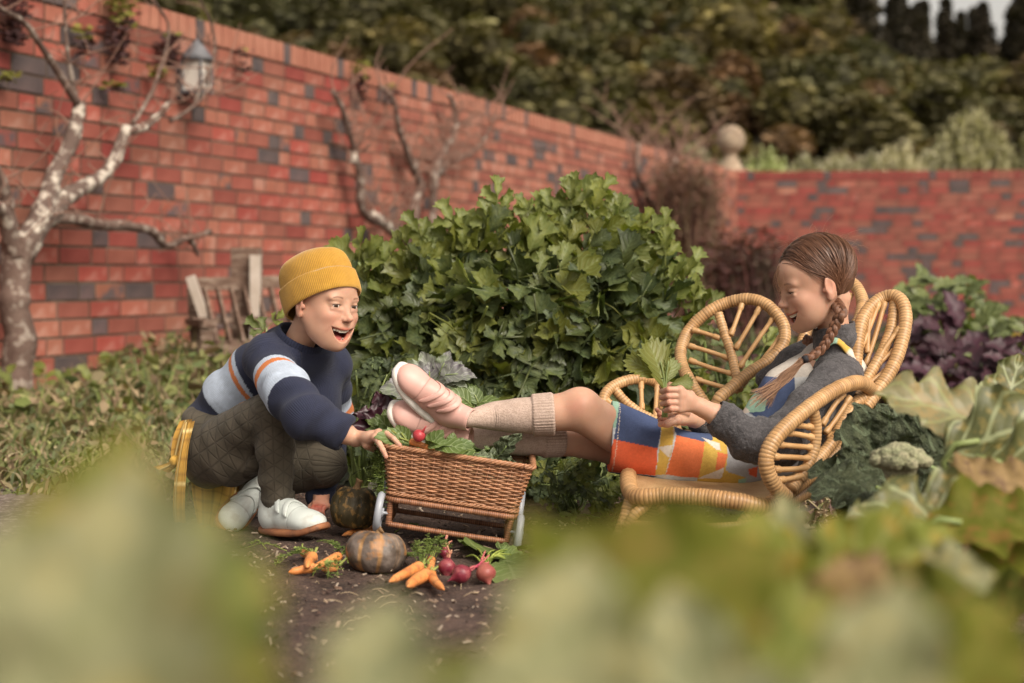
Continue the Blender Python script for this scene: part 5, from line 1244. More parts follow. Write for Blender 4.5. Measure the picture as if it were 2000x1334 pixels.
# ================================================================ CHILDREN
skin = mat('skin', (.50, .285, .195), (.56, .33, .23), ns=14, rough=.5, attr=True, sss=.22, sssr=(.010, 0, 0), spec=.35, bump=.3, bs=420, bd=.0007, c3=(.50, .25, .18), ns3=55, a3=.22)
eye_w = mat('eye_white', (.62, .58, .54), rough=.15, spec=.6)
eye_i = mat('eye_iris', (.035, .018, .010), rough=.1, spec=.7)
tooth_m = mat('tooth', (.86, .82, .70), rough=.25, spec=.5)
mouth_m = mat('mouth_inside', (.16, .022, .022), rough=.5)
tongue_m = mat('tongue', (.50, .13, .12), rough=.35)
hair_dark = mat('hair_brow', (.055, .028, .016), rough=.6)
def smooth01(x): x = np.clip(x, 0, 1); return x * x * (3 - 2 * x)
class Head:
    """child's head in its own frame: x to its left, y forward out of the face, z up; origin between the ears at eye height"""
    def __init__(s, B, O, kind, S=(1, 1, 1)): s.B = B * np.array(S); s.O = np.array(O); s.kind = kind
    def w(s, p): return s.O + s.B @ np.array(p, dtype=float)
    def ws(s, P): return s.O + np.asarray(P) @ s.B.T
def build_head(hd, P, h=.0014):
    """returns world verts, faces, colours"""
    v = Vol((-.092, -.118, -.165), (.092, .122, .122), h)
    v.add(ell((0, -.010, .027), (.0685, .083, .0685)), .01)
    v.add(ell((0, .022 + P.get('fh', 0), .034), (.056, .0580, .046)), .02)
    v.add(ell((0, .022, .004), (.0585, .0560, .058)), .015)
    v.add(ell((0, .030, -.030), (.0560, .054, .046)), .02)                 # mid face
    v.add(ell((0, .036, -.060 - P['jaw'] * .4), (.0410, .044, .034)), .02)
    v.add(ell((0, .067, -.083 - P['jaw']), (.0155, .0145, .0125)), .02)     # chin
    for s in (-1, 1):
        v.add(cone((s * .052, -.002, -.030), (s * .026, .052, -.078 - P['jaw']), .016, .013), .022)   # jaw line
        v.add(ell((s * .0335, .0590, -.0310 + P['smile'] * .004), (.0215, .0215, .0185)), .016)       # apple of the cheek
        v.add(ell((s * .026, .0680, .0150), (.020, .0090, .0070)), .014)                            # brow
        v.add(ell((s * .0190, .0730, -.0480), (.012, .010, .010)), .014)
        v.add(ell((s * .0330, .0400, -.0520 - P['jaw'] * .5), (.0225, .0300, .0290)), .022)
        v.cut(ell((s * .0295, .0925, .0000), (.0150, .0115, .0080)), .010)                          # socket
        v.add(ell((s * .0295, .0660, -.0002), (.0145, .0148, .0125)), .003)                         # lids over the eyeball
        v.cut(ell((s * .0295, .0815, P['eyez']), (.0125, .0120, P['open'])), .0012)                 # slit
        v.add(cone((s * .018, .0795, -.0100), (s * .041, .0740, -.0085), .0030, .0022), .006)       # lower lid fold
    v.add(cone((0, .0755 + P.get('br', 0), .004), (0, .0900, -.0230), .0054, .0068), .012)                          # nose
    v.add(ell((0, .0955, -.0270), (.0088, .0082, .0078)), .008)
    for s in (-1, 1):
        v.add(ell((s * .0090, .0872, -.0300), (.0052, .0072, .0052)), .0045)
        v.cut(ell((s * .0052, .0925, -.0365), (.0030, .0040, .0026)), .002)
    # mouth
    mz, mo, mw, ms = -.0555, P['mouth'], P['mw'], P['smile']
    def lipc(u, lower):   # u -1..1
        x = u * mw; y = .0850 - P.get('mc', 11.5) * x * x; z = mz + ms * .0075 * abs(u) ** 1.7 + (-mo * (1 - abs(u) ** 2.2) if lower else .0035 * (1 - abs(u) ** 2))
        if lower: y -= mo * .22
        return (x, y, z)
    v.add(ell((0, .0610, mz - mo * .4), (.034, .0235, .021 + mo * .5)), .016)
    us = np.linspace(-1, 1, 13)
    def cav(x, y, z):
        u = np.abs(x) / mw; zt = mz + ms * .0075 * u ** 1.7 + .0035 * (1 - u ** 2) - .0006; zb = mz + ms * .0075 * u ** 1.7 - mo * (1 - u ** 2.2) + .0010
        d = np.maximum(z - zt, zb - z); return np.maximum(d, .050 - y + 0 * x)
    v.cut((cav, A(-mw, .05, mz - mo - .005), A(mw, .12, mz + .015)), .0015)
    for lower in (0, 1):
        pts = [lipc(u, lower) for u in us]
        for i in range(12):
            r0 = (.0046 if lower else P.get('ul', .0034))
            ra, rb = (max(.0016, r0 * (1 - .62 * abs(us[q]) ** 2.5)) for q in (i, i + 1))
            v.add(cone(pts[i], pts[i + 1], ra, rb), .003)
    # ears
    for s in (-1, 1):
        Re = basis((0, .90, .10), (s * .45 * 0, -.15, 1)) if True else None
        e = P.get('ear', 1.0)
        v.add(ell((s * .0740 - s * .0025, -.002, -.012), (.0056, .0155 * e, .0262 * e), rotz(-s * .34)), .004)
        v.add(ell((s * .0715, +.004, -.034), (.0050, .0080, .0095)), .004)
        v.cut(ell((s * .0815 - s * .0025, +.001, -.008), (.0048, .0095 * e, .0172 * e), rotz(-s * .34)), .0025)
        v.add(ell((s * .0735 - s * .0025, .014, -.016), (.0030, .0035, .0050)), .006)
    # neck
    nk = P['neck']
    v.add(cone((0, -.030, -.050), nk[0], .0380, .0330), .022); v.add(cone(nk[0], nk[1], .0330, .0370), .012)
    if 'morph' in P: P['morph'](v)
    V, F = v.mesh(1)
    V = relax(V, F, .3)
    # colours
    fold_pts = []
    C = np.ones((len(V), 3)); x, y, z = V.T
    dl = np.full(len(V), 1e9)
    for lower in (0, 1):
        pts = np.array([lipc(u, lower) for u in np.linspace(-1, 1, 21)])
        for p, q in zip(pts[:-1], pts[1:]):
            d = q - p; t = np.clip(((V - p) @ d) / d.dot(d), 0, 1); dl = np.minimum(dl, np.linalg.norm(V - p - t[:, None] * d, axis=1) - (.0008 if lower else 0))
    f = (1 - smooth01((dl - .0040) / .0022))[:, None] * (y > .05)[:, None]; C = C * (1 - f) + f * A(.90, .52, .50)
    inside = (y < .0785 - np.abs(x) * .35) & (np.abs(x) < mw * .98) & (z < mz + .012) & (z > mz - mo - .004) & (dl > .0045) & (y > .045) & (np.abs(vnorm(V, F)[:, 1]) < 2)
    nrm = vnorm(V, F); ins = inside & ((nrm[:, 1] < .3) | (y < .068)); 
    C[ins] = A(.28, .07, .07)
    for s in (-1, 1):
        g_ = np.exp(-(((x - s * .038) / .020) ** 2 + ((z + .030) / .017) ** 2)) * (y > .02); C *= 1 - g_[:, None] * A(.02, .16, .15)
        g_ = np.exp(-(((x - s * .0295) / .016) ** 2 + ((z + .012) / .006) ** 2)) * (y > .05); C *= 1 - g_[:, None] * A(.14, .18, .16)
        lid = np.exp(-(((x - s * .0295) / .0135) ** 4 + ((z - P['eyez'] - P['open']) / .0022) ** 2)) * (y > .06); C *= 1 - lid[:, None] * .72
        lid = np.exp(-(((x - s * .0295) / .0120) ** 4 + ((z - P['eyez'] + P['open']) / .0014) ** 2)) * (y > .06); C *= 1 - lid[:, None] * .4
        g_ = np.exp(-(((x - s * .073) / .012) ** 2 + ((z + .010) / .03) ** 2)); C *= 1 - g_[:, None] * A(.0, .14, .14)
        nz = np.exp(-(((x - s * .0052) / .0028) ** 2 + ((z + .036) / .0026) ** 2)) * (y > .08); C *= 1 - nz[:, None] * .55
    g_ = np.exp(-((x / .012) ** 2 + ((z + .03) / .012) ** 2)) * (y > .08); C *= 1 - g_[:, None] * A(0, .10, .10)
    C *= (1 + .04 * vn(V, 60))[:, None]
    for s in (-1, 1):
        g_ = np.exp(-(((x - s * (mw + .004 - (z - mz) * .35)) / .0028) ** 2)) * smooth01((z - mz + .012) / .01) * smooth01((-.030 - z) / .01) * (y > .045); C *= 1 - g_[:, None] * A(.10, .17, .17)  # smile-fold crease shade painted into the skin colour
        V += vnorm(V, F) @ np.eye(3) * 0
    # eyebrows
    if True:
        for s in (-1, 1):
            xb = (np.abs(x) - .016) / .028; zb = .0180 + P['brow'] + .0035 * np.sin(np.clip(xb, 0, 1) * 2.8) - .002 * np.clip(xb, 0, 1)
            m = (xb > -.02) & (xb < 1) & (y > .04) & (x * s > 0); f = np.exp(-((z - zb) / (.0020 * (1.1 - .5 * np.clip(xb, 0, 1)))) ** 2) * m * smooth01((1.02 - xb) * 6) * smooth01((xb + .02) * 8) * P.get('browa', .75); C *= 1 - f[:, None] * A(.75, .8, .85)
    hd.lip = lipc
    return hd.ws(V), F, C
def head_bits(hd, P, root):
    """eyes, teeth, tongue, lashes as separate meshes"""
    for s in (-1, 1):
        c = A(s * .0295, .0660, -.0005); g = G()
        V, F = lathe([(.0135 * math.sin(a), -.0135 * math.cos(a)) for a in np.linspace(.02, 3.12, 18)], (0, 0, 0), 24)
        V = V @ rotx(-math.pi / 2).T; V = V * A(1, -1, 1) if False else V
        look = np.array(P['look'][0 if s < 0 else 1], dtype=float); look /= np.linalg.norm(look)
        Cc = V @ look / .0135; g.add(hd.ws(V + c), F); e = mesh('eye', hd.ws(V + c), F, [eye_w, eye_i], root)
        fm = [1 if np.mean([Cc[i] for i in f]) > .895 else 0 for f in F]
        V2 = c + look * .0098; 
        e.data.polygons.foreach_set('material_index', np.zeros(len(F), int))
        Bq = basis(np.cross(look, A(0, 0, 1)), A(0, 0, 1)); 
        prof = [(0.0001, .0139), (.0030, .0137), (.0055, .0126), (.0060, .0110)]
        V3, F3 = lathe(prof[::-1], (0, 0, 0), 20); ax = look; u = np.cross(A(0, 0, 1), ax); u /= np.linalg.norm(u); w2 = np.cross(ax, u)
        V3 = V3 @ np.stack([u, w2, ax]) + c; mesh('iris', hd.ws(V3), F3, eye_i, root)
        # lashes
        pts = [(s * .0295 + q * .0125, .0795 - .0042 * q * q - .001, P['eyez'] + P['open'] * math.sqrt(max(0, 1 - q * q * .97)) + .0003) for q in np.linspace(-1, 1, 9)]
        V, F = tube(hd.ws(pts), np.array([.0004, .0009, .0010, .0010, .0010, .0010, .0010, .0009, .0004]) * P.get('lash', 1), 5); mesh('eyelashes', V, F, hair_dark, root)
    mw = P['mw']; g = G(); lp = hd.lip
    nt_ = P.get('teeth', 8)
    for i in range(nt_):
        u = (i + .5) / nt_ * 2 - 1; u *= .66; a = np.array(lp(u, 0)); w_ = mw * .66 / nt_ * 2 * .93; hgt = (.0070 if abs(u) < .3 else .0056) * P.get('ts', 1)
        if P.get('gap') == i: hgt *= .45
        V, F = box((0, 0, 0), (w_, .003, hgt)); V[:, 0] *= np.where(V[:, 2] < 0, .85, 1)
        ang = -u * .75; V = V @ rotz(ang).T + A(a[0], a[1] - .0048, a[2] - .0022 - hgt / 2); g.add(V, F)
    t = g.obj('teeth', tooth_m, root, smooth=False); V = np.array([v.co[:] for v in t.data.vertices]); V = hd.ws(V)
    t.data.vertices.foreach_set('co', V.astype(np.float32).ravel())
    if P['mouth'] > .012:
        g = G()
        for i in range(6):
            u = (i + .5) / 6 * 2 - 1; u *= .5; a = np.array(lp(u, 1)); V, F = box((0, 0, 0), (mw * .5 / 6 * 2 * .9, .0025, .003)); V = V @ rotz(-u * .5).T + A(a[0], a[1] - .0062, a[2] + .0028); g.add(V, F)
        t = g.obj('teeth', tooth_m, root, smooth=False); V = hd.ws(np.array([v.co[:] for v in t.data.vertices])); t.data.vertices.foreach_set('co', V.astype(np.float32).ravel())
    a = np.array(lp(0, 1)); V, F = lathe([(math.sin(q), -math.cos(q)) for q in np.linspace(.05, 3.1, 12)], (0, 0, 0), 16)
    V = V * A(mw * .55, .018, max(.003, P['mouth'] * .28)) + A(0, a[1] - .024, a[2] + P['mouth'] * .22 + .001); mesh('tongue', hd.ws(V), F, tongue_m, root)
    V, F = lathe([(math.sin(q), -math.cos(q)) for q in np.linspace(.05, 3.1, 12)], (0, 0, 0), 16)
    V = V * A(mw * .95, .012, P['mouth'] * .6 + .006) + A(0, a[1] - .036, (a[2] + lp(0, 0)[2]) / 2); mesh('mouth_inside', hd.ws(V), F, mouth_m, root)
# ---------------------------------------------------------------- the boy's head
def head_frame(O, yaw, pitch, roll):
    """yaw: 0 faces the camera (-Y), positive turns the face to picture right; pitch: down positive; roll: top of head to picture right positive (about the facing axis)"""
    f = A(math.sin(yaw) * math.cos(pitch), -math.cos(yaw) * math.cos(pitch), -math.sin(pitch))
    lft = A(math.cos(yaw), math.sin(yaw), 0)      # picture right when facing the camera = the child's left
    up = np.cross(lft, f)
    if up[2] < 0: up = -up
    # x axis must satisfy x × y = z
    x = np.cross(f, up); c, s_ = math.cos(roll), math.sin(roll)
    up2 = up * c + x * s_; x2 = np.cross(f, up2)
    return np.stack([x2, f, up2], 1)
HS = .90
def place_head(B, eye_px, Y): return np.array(at(eye_px[0], eye_px[1], Y)) - B @ A(0, .078 * HS, 0)
_B = head_frame(None, R(50), R(9), R(-4))
BH = Head(_B, place_head(_B, (676, 598), 3.36), 'boy', (HS * .97, HS, HS))
BP = dict(jaw=.010, smile=1.0, eyez=-.0012, open=.0034, mc=12.5, mouth=.0290, mw=.0380, brow=-.001, browa=.85, neck=[(0, -.052, -.100), (0, -.072, -.145)], look=[(.25, 1, -.12), (.25, 1, -.12)], teeth=8, ts=1.05, gap=None, ear=.95)
_B = head_frame(None, R(-79), R(17), R(0))
GH = Head(_B, place_head(_B, (1534, 570), 3.38), 'girl', (HS, HS, HS))
GP_ = dict(jaw=.004, smile=1.4, eyez=-.0030, open=.0018, fh=.005, br=.003, mc=13.5, ul=.0028, lash=1.7, mouth=.0230, mw=.0410, brow=-.001, neck=[(0, -.014, -.085), (0, -.010, -.130)], look=[(0, 1, -.5), (0, 1, -.5)], teeth=9, ts=1.0, gap=None, ear=1.0, browa=.75)
# ribbed beanie, built in the head's frame
wool_y = mat('yellow_wool', (.50, .265, .028), (.45, .23, .022), ns=60, rough=.85, attr=True, sheen=.4, bump=.5, bs=400, bd=.001)
def beanie(hd, root):
    T = rotx(R(34)); c0 = A(0, -.009, .012); NR = 132; n = NR * 5; rows = 64; V = []; C = []; SU = []
    prof = []          # (height along axis, radius factor, outward offset)
    for i in range(rows + 1):
        t = i / rows
        if t < .10: q = t / .10; prof.append((-.020 - .004 * math.sin(q * 3.14), 1.0 + .02 - (1 - q) * .03, (q) * .0045))        # rolled lower edge
        elif t < .45: q = (t - .10) / .35; prof.append((-.020 + .052 * q, 1.022 - .01 * q + .02 * math.sin(q * 3.14), .0045))   # cuff
        elif t < .52: q = (t - .45) / .07; prof.append((.032 + .002 * math.sin(q * 3.14) - .002 * q, 1.012, .0045 * (1 - q) - .0005 * q))
        else: q = (t - .52) / .48; prof.append((.030 + 0.068 * math.sin(q * math.pi / 2) ** .92, (1 - q ** 2.9) ** .55 * 1.01, -.001))
    for i, (hh, rf, of) in enumerate(prof):
        for j in range(n):
            a = 2 * math.pi * j / n; rib = abs(math.cos(j / 5 * math.pi)) ; q = .0013 * rib * min(1, rf * 1.5)
            sq = (abs(math.cos(a)) ** 2.15 + abs(math.sin(a)) ** 2.15) ** (-1 / 2.15)
            rx, ry = .0715 * rf, .0885 * rf; rr_ = sq
            q += .003; x = (rx + of + q) * math.cos(a) * rr_; y = (ry + of + q) * math.sin(a) * rr_
            slouch = -.006 * max(0, hh / .09) * 0
            V.append((x, y + slouch, hh + (.004 if hh > .03 else 0) * math.sin(a) * -1)); C.append((.62 + .42 * rib,) * 3)
    V = np.array(V); V += (.0012 * fbm(V, 28, 2))[:, None] * V / .08
    V = V @ T.T + c0; m = len(prof)
    I, J = np.meshgrid(np.arange(m - 1), np.arange(n), indexing='ij'); J2 = (J + 1) % n
    F = np.stack([I * n + J, I * n + J2, (I + 1) * n + J2, (I + 1) * n + J], -1).reshape(-1, 4)
    C = np.array(C); C[:, 1] *= 1; 
    return mesh('beanie', hd.ws(V), F, wool_y, root, col=C)
# ---------------------------------------------------------------- hands, cloth helpers, shoes
def hand(v, wrist, palm_c, fingers, thumb, s=1.0):
    """fingers: lists of 4 joints from knuckle to tip; all world points"""
    w_ = np.array(wrist); pc = np.array(palm_c)
    kn = [np.array(f[0]) for f in fingers]
    for k in kn: v.add(cone(w_ + (k - w_) * .18, k, .0110 * s, .0078 * s), .008)
    for a, b in zip(kn[:-1], kn[1:]): v.add(cone(a, b, .0074 * s, .0074 * s), .005)
    v.add(ell(pc, .0130 * s), .01)
    for f in fingers:
        r_ = [.0066 * s, .0060 * s, .0054 * s, .0046 * s]
        for i in range(3): v.add(cone(f[i], f[i + 1], r_[i], r_[i + 1]), .0015)
    r_ = [.0098 * s, .0076 * s, .0064 * s, .0052 * s]
    for i in range(len(thumb) - 1): v.add(cone(thumb[i], thumb[i + 1], r_[i], r_[i + 1]), .003)
def skin_colors(V, F, pts, amt=.25):
    """redder at knuckles / given points"""
    C = np.ones((len(V), 3)) * (1 + .05 * vn(V, 40))[:, None]
    for p, r_ in pts:
        g_ = np.exp(-(np.linalg.norm(V - np.array(p), axis=1) / r_) ** 2); C *= 1 - g_[:, None] * A(.05, amt, amt)
    return C
def wrinkle(V, F, chainpts, amp, freq, seed=0, twist=1.2, where=None):
    """folds running across a sleeve or leg"""
    s, r_, a = seg_param(V, chainpts); N = vnorm(V, F)
    ph = s * freq + 1.3 * np.sin(a * twist + seed) + 1.6 * vn(V, 14, seed); f = np.sin(ph); f = np.sign(f) * np.abs(f) ** .8
    m = amp * (.35 + .65 * np.abs(vn(V, 9, seed + 5)))
    if where is not None: m = m * where(V, s)
    return V + N * (f * m)[:, None]
def collar_at(heel, toe, up, L, p): return np.array(heel, dtype=float) + (A(*p) * L / .19) @ basis(np.array(toe) - np.array(heel), up).T
def shoe(root, heel, toe, up, L, upper, sole, straps, name='shoe', mirror=1, lean=0.0):
    """low child's shoe with touch straps; local x heel->toe, z up, built at length L"""
    B = basis(np.array(toe) - np.array(heel), up); B = B * A(1, mirror, 1) if mirror < 0 else B
    O = np.array(heel, dtype=float); sc_ = L / .19
    def W(P): return O + (np.asarray(P) * sc_) @ B.T
    h = .0016
    v = Vol((-.045, -.05, -.02), (.21, .05, .11), h)
    v.add(ell((.040, 0, .030), (.038, .0285, .036)), .01)
    v.add(ell((.100, .001, .022), (.060, .0330, .028)), .02)
    v.add(ell((.150, .002, .019), (.0395, .0350, .0225)), .02)
    ce = A(.040 - lean, 0, .074 - lean * .25); cd = ce - A(.042, 0, .030); cd /= np.linalg.norm(cd)
    v.add(cone((.042, 0, .030), ce, .030, .0265), .012)
    v.add(cone((.060, 0, .055), (.105, 0, .034), .0240, .0250), .012)
    v.cut(cone(ce, ce + cd * .05, .0225, .027), .003)
    v.cut((lambda x, y, z: -((x - ce[0]) * cd[0] + (z - ce[2]) * cd[2] - .008) + 0 * y, A(-.1, -.1, .03), A(.1, .1, .12)), .002)
    v.cut(ell((.1, 0, -.05), (.3, .2, .050)), .002)
    v.cut((lambda x, y, z: z - .002 + 0 * x + 0 * y, A(-.1, -.1, -.1), A(.3, .1, .0)), .001)
    V, F = v.mesh(1); F = F[:, ::-1] if mirror < 0 else F
    C = np.ones((len(V), 3)); x, y, z = V.T
    seam = np.exp(-((x - .128 + 6 * y * y) / .0012) ** 2) * (z > .012); C *= 1 - .35 * seam[:, None]
    V = V + vnorm(V, F if mirror > 0 else F[:, ::-1]) * (-.0008 * seam)[:, None]
    Vs, Fs = V, F; t = mesh(name, W(V), F, upper, root, col=C)
    # sole: a slab following the outline
    n = 60; outl = []
    for i in range(n):
        a = 2 * math.pi * i / n; cx = .096 + .0985 * math.cos(a); wd = .0300 + .0075 * math.sin(min(1, max(0, (cx) / .19)) * 2.4 - .3)
        outl.append((cx, wd * math.copysign(abs(math.sin(a)) ** .62, math.sin(a)) + .002 * (cx / .19)))
    P = []; prof = [(.0, -.0050), (.0032, -.0030), (.0038, .001), (.0024, .0060), (.0, .0080)]
    for o_, zz in prof:
        for (x_, y_) in outl:
            d = math.hypot(x_ - .096, y_); P.append((x_ + o_ * (x_ - .096) / .1, y_ + o_ * (y_ / .03), zz + .010 * max(0, (x_ - .13) / .06) ** 2))
    V = np.array(P); FF = []
    for i in range(4):
        for j in range(n): j2 = (j + 1) % n; FF.append((i * n + j, i * n + j2, (i + 1) * n + j2, (i + 1) * n + j))
    FF.append(tuple(range(n - 1, -1, -1))); FF.append(tuple(4 * n + j for j in range(n)))
    mesh('sole', W(V), FF, sole, t)
    from mathutils.bvhtree import BVHTree
    bv = BVHTree.FromPolygons([tuple(q) for q in Vs], [tuple(int(i) for i in q) for q in Fs])
    for k, x0 in enumerate(straps):
        pts = []; wd = .0125
        zc = np.interp(x0, [.05, .07, .10, .14], [.072, .064, .052, .040]); r0 = .0285
        for q in np.linspace(-.78, 1.08, 16):
            a = math.pi / 2 - q * 1.15
            cen = A(x0 + .006 * abs(q) - .004, 0, zc - .034); dr = A(-.25 * math.sin(a), math.cos(a), math.sin(a)); dr /= np.linalg.norm(dr)
            hit = bv.ray_cast(Vector(cen + dr * .15), Vector(-dr))[0]; pts.append(tuple(A(*hit) + dr * .0006) if hit else tuple(cen + dr * .03))
        P = np.array(pts); g = G(); n2 = len(P); VV = []
        tdir = A(1, 0, -.35); tdir /= np.linalg.norm(tdir)
        for i, p in enumerate(P):
            wq = wd * (.55 + .45 * min(1, (n2 - 1 - i) / 2.0)) / 2 if i > n2 - 3 else wd / 2
            nrm_ = A(0, p[1], p[2] - (zc - .030)); nrm_ /= np.linalg.norm(nrm_)
            for sx, o_ in ((-1, 0), (-1, .0026), (-.8, .0034), (.8, .0034), (1, .0026), (1, 0)): VV.append(p + tdir * wq * sx + nrm_ * o_)
        FF = []
        for i in range(n2 - 1):
            for j in range(6): j2 = (j + 1) % 6; FF.append((i * 6 + j, i * 6 + j2, (i + 1) * 6 + j2, (i + 1) * 6 + j))
        FF.append((5, 4, 3, 2, 1, 0)); FF.append(tuple((n2 - 1) * 6 + j for j in range(6)))
        mesh('strap', W(VV), FF, upper, t)
    # heel tab and lining
    V, F2 = lathe([(.0245, .0), (.0255, .003), (.0245, .006), (.021, .003)], (0, 0, 0), 24); V = V @ basis(np.cross(cd, A(0, 1, 0)), cd).T + ce + cd * .004; mesh('collar', W(V), F2[:-2], upper, t)
    return t
# ---------------------------------------------------------------- the boy
boy = empty('person', (at(520, 1050, 3.42).x, 3.42, 0), 'laughing child in yellow beanie and striped navy jumper crouching to grip the cart', 'child')
V, F, C = build_head(BH, BP)
gb = G().add(V, F, C)
wool_n = mat('navy_wool', (1, 1, 1), rough=.9, attr=True, sheen=.06, knit=(800, .55), bump=.5, bs=500, bd=.0009)
trouser_m = mat('quilted_trousers', (.066, .055, .038), (.090, .073, .052), ns=30, rough=.85, attr=True, quilt=(125, .55), bump=.2, bs=400, bd=.0016, sheen=.05)
# joints
sh_n, el_n, wr_n = at(518, 702, 3.40), at(585, 800, 3.24), at(694, 857, 3.26)
cuf_n = sh_n.lerp(el_n, 0) * 0 + Vector(el_n).lerp(wr_n, .74)
sh_f, el_f, wr_f = at(640, 715, 3.58), at(652, 850, 3.66), at(622, 975, 3.56)
hipc = at(425, 850, 3.56); chest = at(560, 735, 3.50)
# skin: forearm, hand on the rim; other fist on the soil
v = Vol(np.array(at(590, 905, 3.40)) - A(.01, .0, .02), np.array(at(805, 800, 3.12)) + A(.0, .0, .01), .0018) if False else None
lo = np.minimum(np.array(at(600, 915, 3.1)), np.array(at(810, 790, 3.5))) - .005; hi = np.maximum(np.array(at(600, 915, 3.1)), np.array(at(810, 790, 3.5))) + .005
v = Vol(lo, hi, .0016)
v.add(cone(Vector(el_n).lerp(wr_n, .35), Vector(el_n).lerp(wr_n, .8), .0245, .0200), .01); v.add(cone(Vector(el_n).lerp(wr_n, .8), wr_n, .0200, .0165), .01)
HN = lambda *L: [at(*p) for p in L]
fing = [HN((742, 848, 3.225), (756, 853, 3.215), (768, 862, 3.195), (778, 872, 3.188)),            # index, over the rim
        HN((736, 856, 3.215), (746, 868, 3.190), (753, 882, 3.180), (752, 893, 3.183)),
        HN((744, 850, 3.255), (758, 852, 3.250), (768, 861, 3.235), (776, 868, 3.230)),
        HN((738, 856, 3.275), (752, 860, 3.275), (762, 868, 3.265), (768, 874, 3.26))]
fing[0] = HN((740, 846, 3.235), (755, 847, 3.215), (769, 857, 3.193), (781, 870, 3.186))
fing[1] = HN((733, 855, 3.210), (741, 866, 3.190), (748, 879, 3.180), (754, 892, 3.178))
hand(v, wr_n, at(722, 857, 3.235), [fing[1], fing[0], fing[2], fing[3]], HN((716, 868, 3.235), (735, 878, 3.262), (752, 884, 3.270), (764, 886, 3.262)), 1.0)
Vh, Fh = v.mesh(1); gb.add(Vh, Fh, skin_colors(Vh, Fh, [(f[3], .008) for f in fing] + [(f[0], .009) for f in fing], .22))
lo = np.minimum(np.array(at(590, 1015, 3.4)), np.array(at(655, 960, 3.65))) - .01; hi = np.maximum(np.array(at(590, 1015, 3.4)), np.array(at(655, 960, 3.65))) + .01
v = Vol(lo, hi, .0018); v.add(cone(at(628, 960, 3.55), at(626, 985, 3.52), .019, .017), .01)
f2 = [HN((616 + 7 * i, 985 + i, 3.505), (610 + 7 * i, 993, 3.485), (608 + 7 * i, 1001, 3.480), (611 + 7 * i, 1006, 3.485)) for i in range(4)]
hand(v, at(628, 978, 3.53), at(626, 988, 3.51), f2, HN((616, 984, 3.52), (608, 990, 3.51), (604, 998, 3.50)), .95)
Vh, Fh = v.mesh(1); gb.add(Vh, Fh, skin_colors(Vh, Fh, [(f[1], .012) for f in f2], .35) * A(.95, .8, .78))
# hidden trunk, arms and legs that carry the clothes
v = Vol(np.array(at(330, 1060, 3.9)) - .02, np.array(at(700, 640, 3.0)) + A(.14, 0, .02), .006) if False else Vol(A(-.75, 3.10, .02), A(-.28, 3.75, .52), .006)
neckb = Vector(BH.w((0, -.072, -.145)))
chain(v, [hipc, chest], [.05, .055], .03); chain(v, [chest, neckb], [.05, .033], .03)
chain(v, [chest, sh_n, el_n, Vector(el_n).lerp(wr_n, .5)], [.04, .026, .022, .022], .02); chain(v, [chest, sh_f, el_f, wr_f], [.04, .028, .022, .018], .02)
Vt_, Ft_ = v.mesh(1); gb.add(Vt_, Ft_)
mesh('body', np.vstack(gb.V), gb.F, skin, boy, col=np.vstack(gb.C))
head_bits(BH, BP, boy); beanie(BH, boy)
g = G()      # a little dark fringe and the hair behind the ear under the hat
for i in range(60):
    x = rnd.uniform(-.02, .045); o = A(x, .066 - abs(x) * .5, .040); p = [BH.w(o + A(0, 0, .02)), BH.w(o + A(0, .008, .004)), BH.w(o + A(rnd.uniform(-.004, .004), .010, -rnd.uniform(.0, .009)))]
    V, F = tube(resample(p, 5)[0], [.0005, .0005, .0004, .0003, .0002], 3); g.add(V, F)
g.obj('hair', hair_dark, boy)
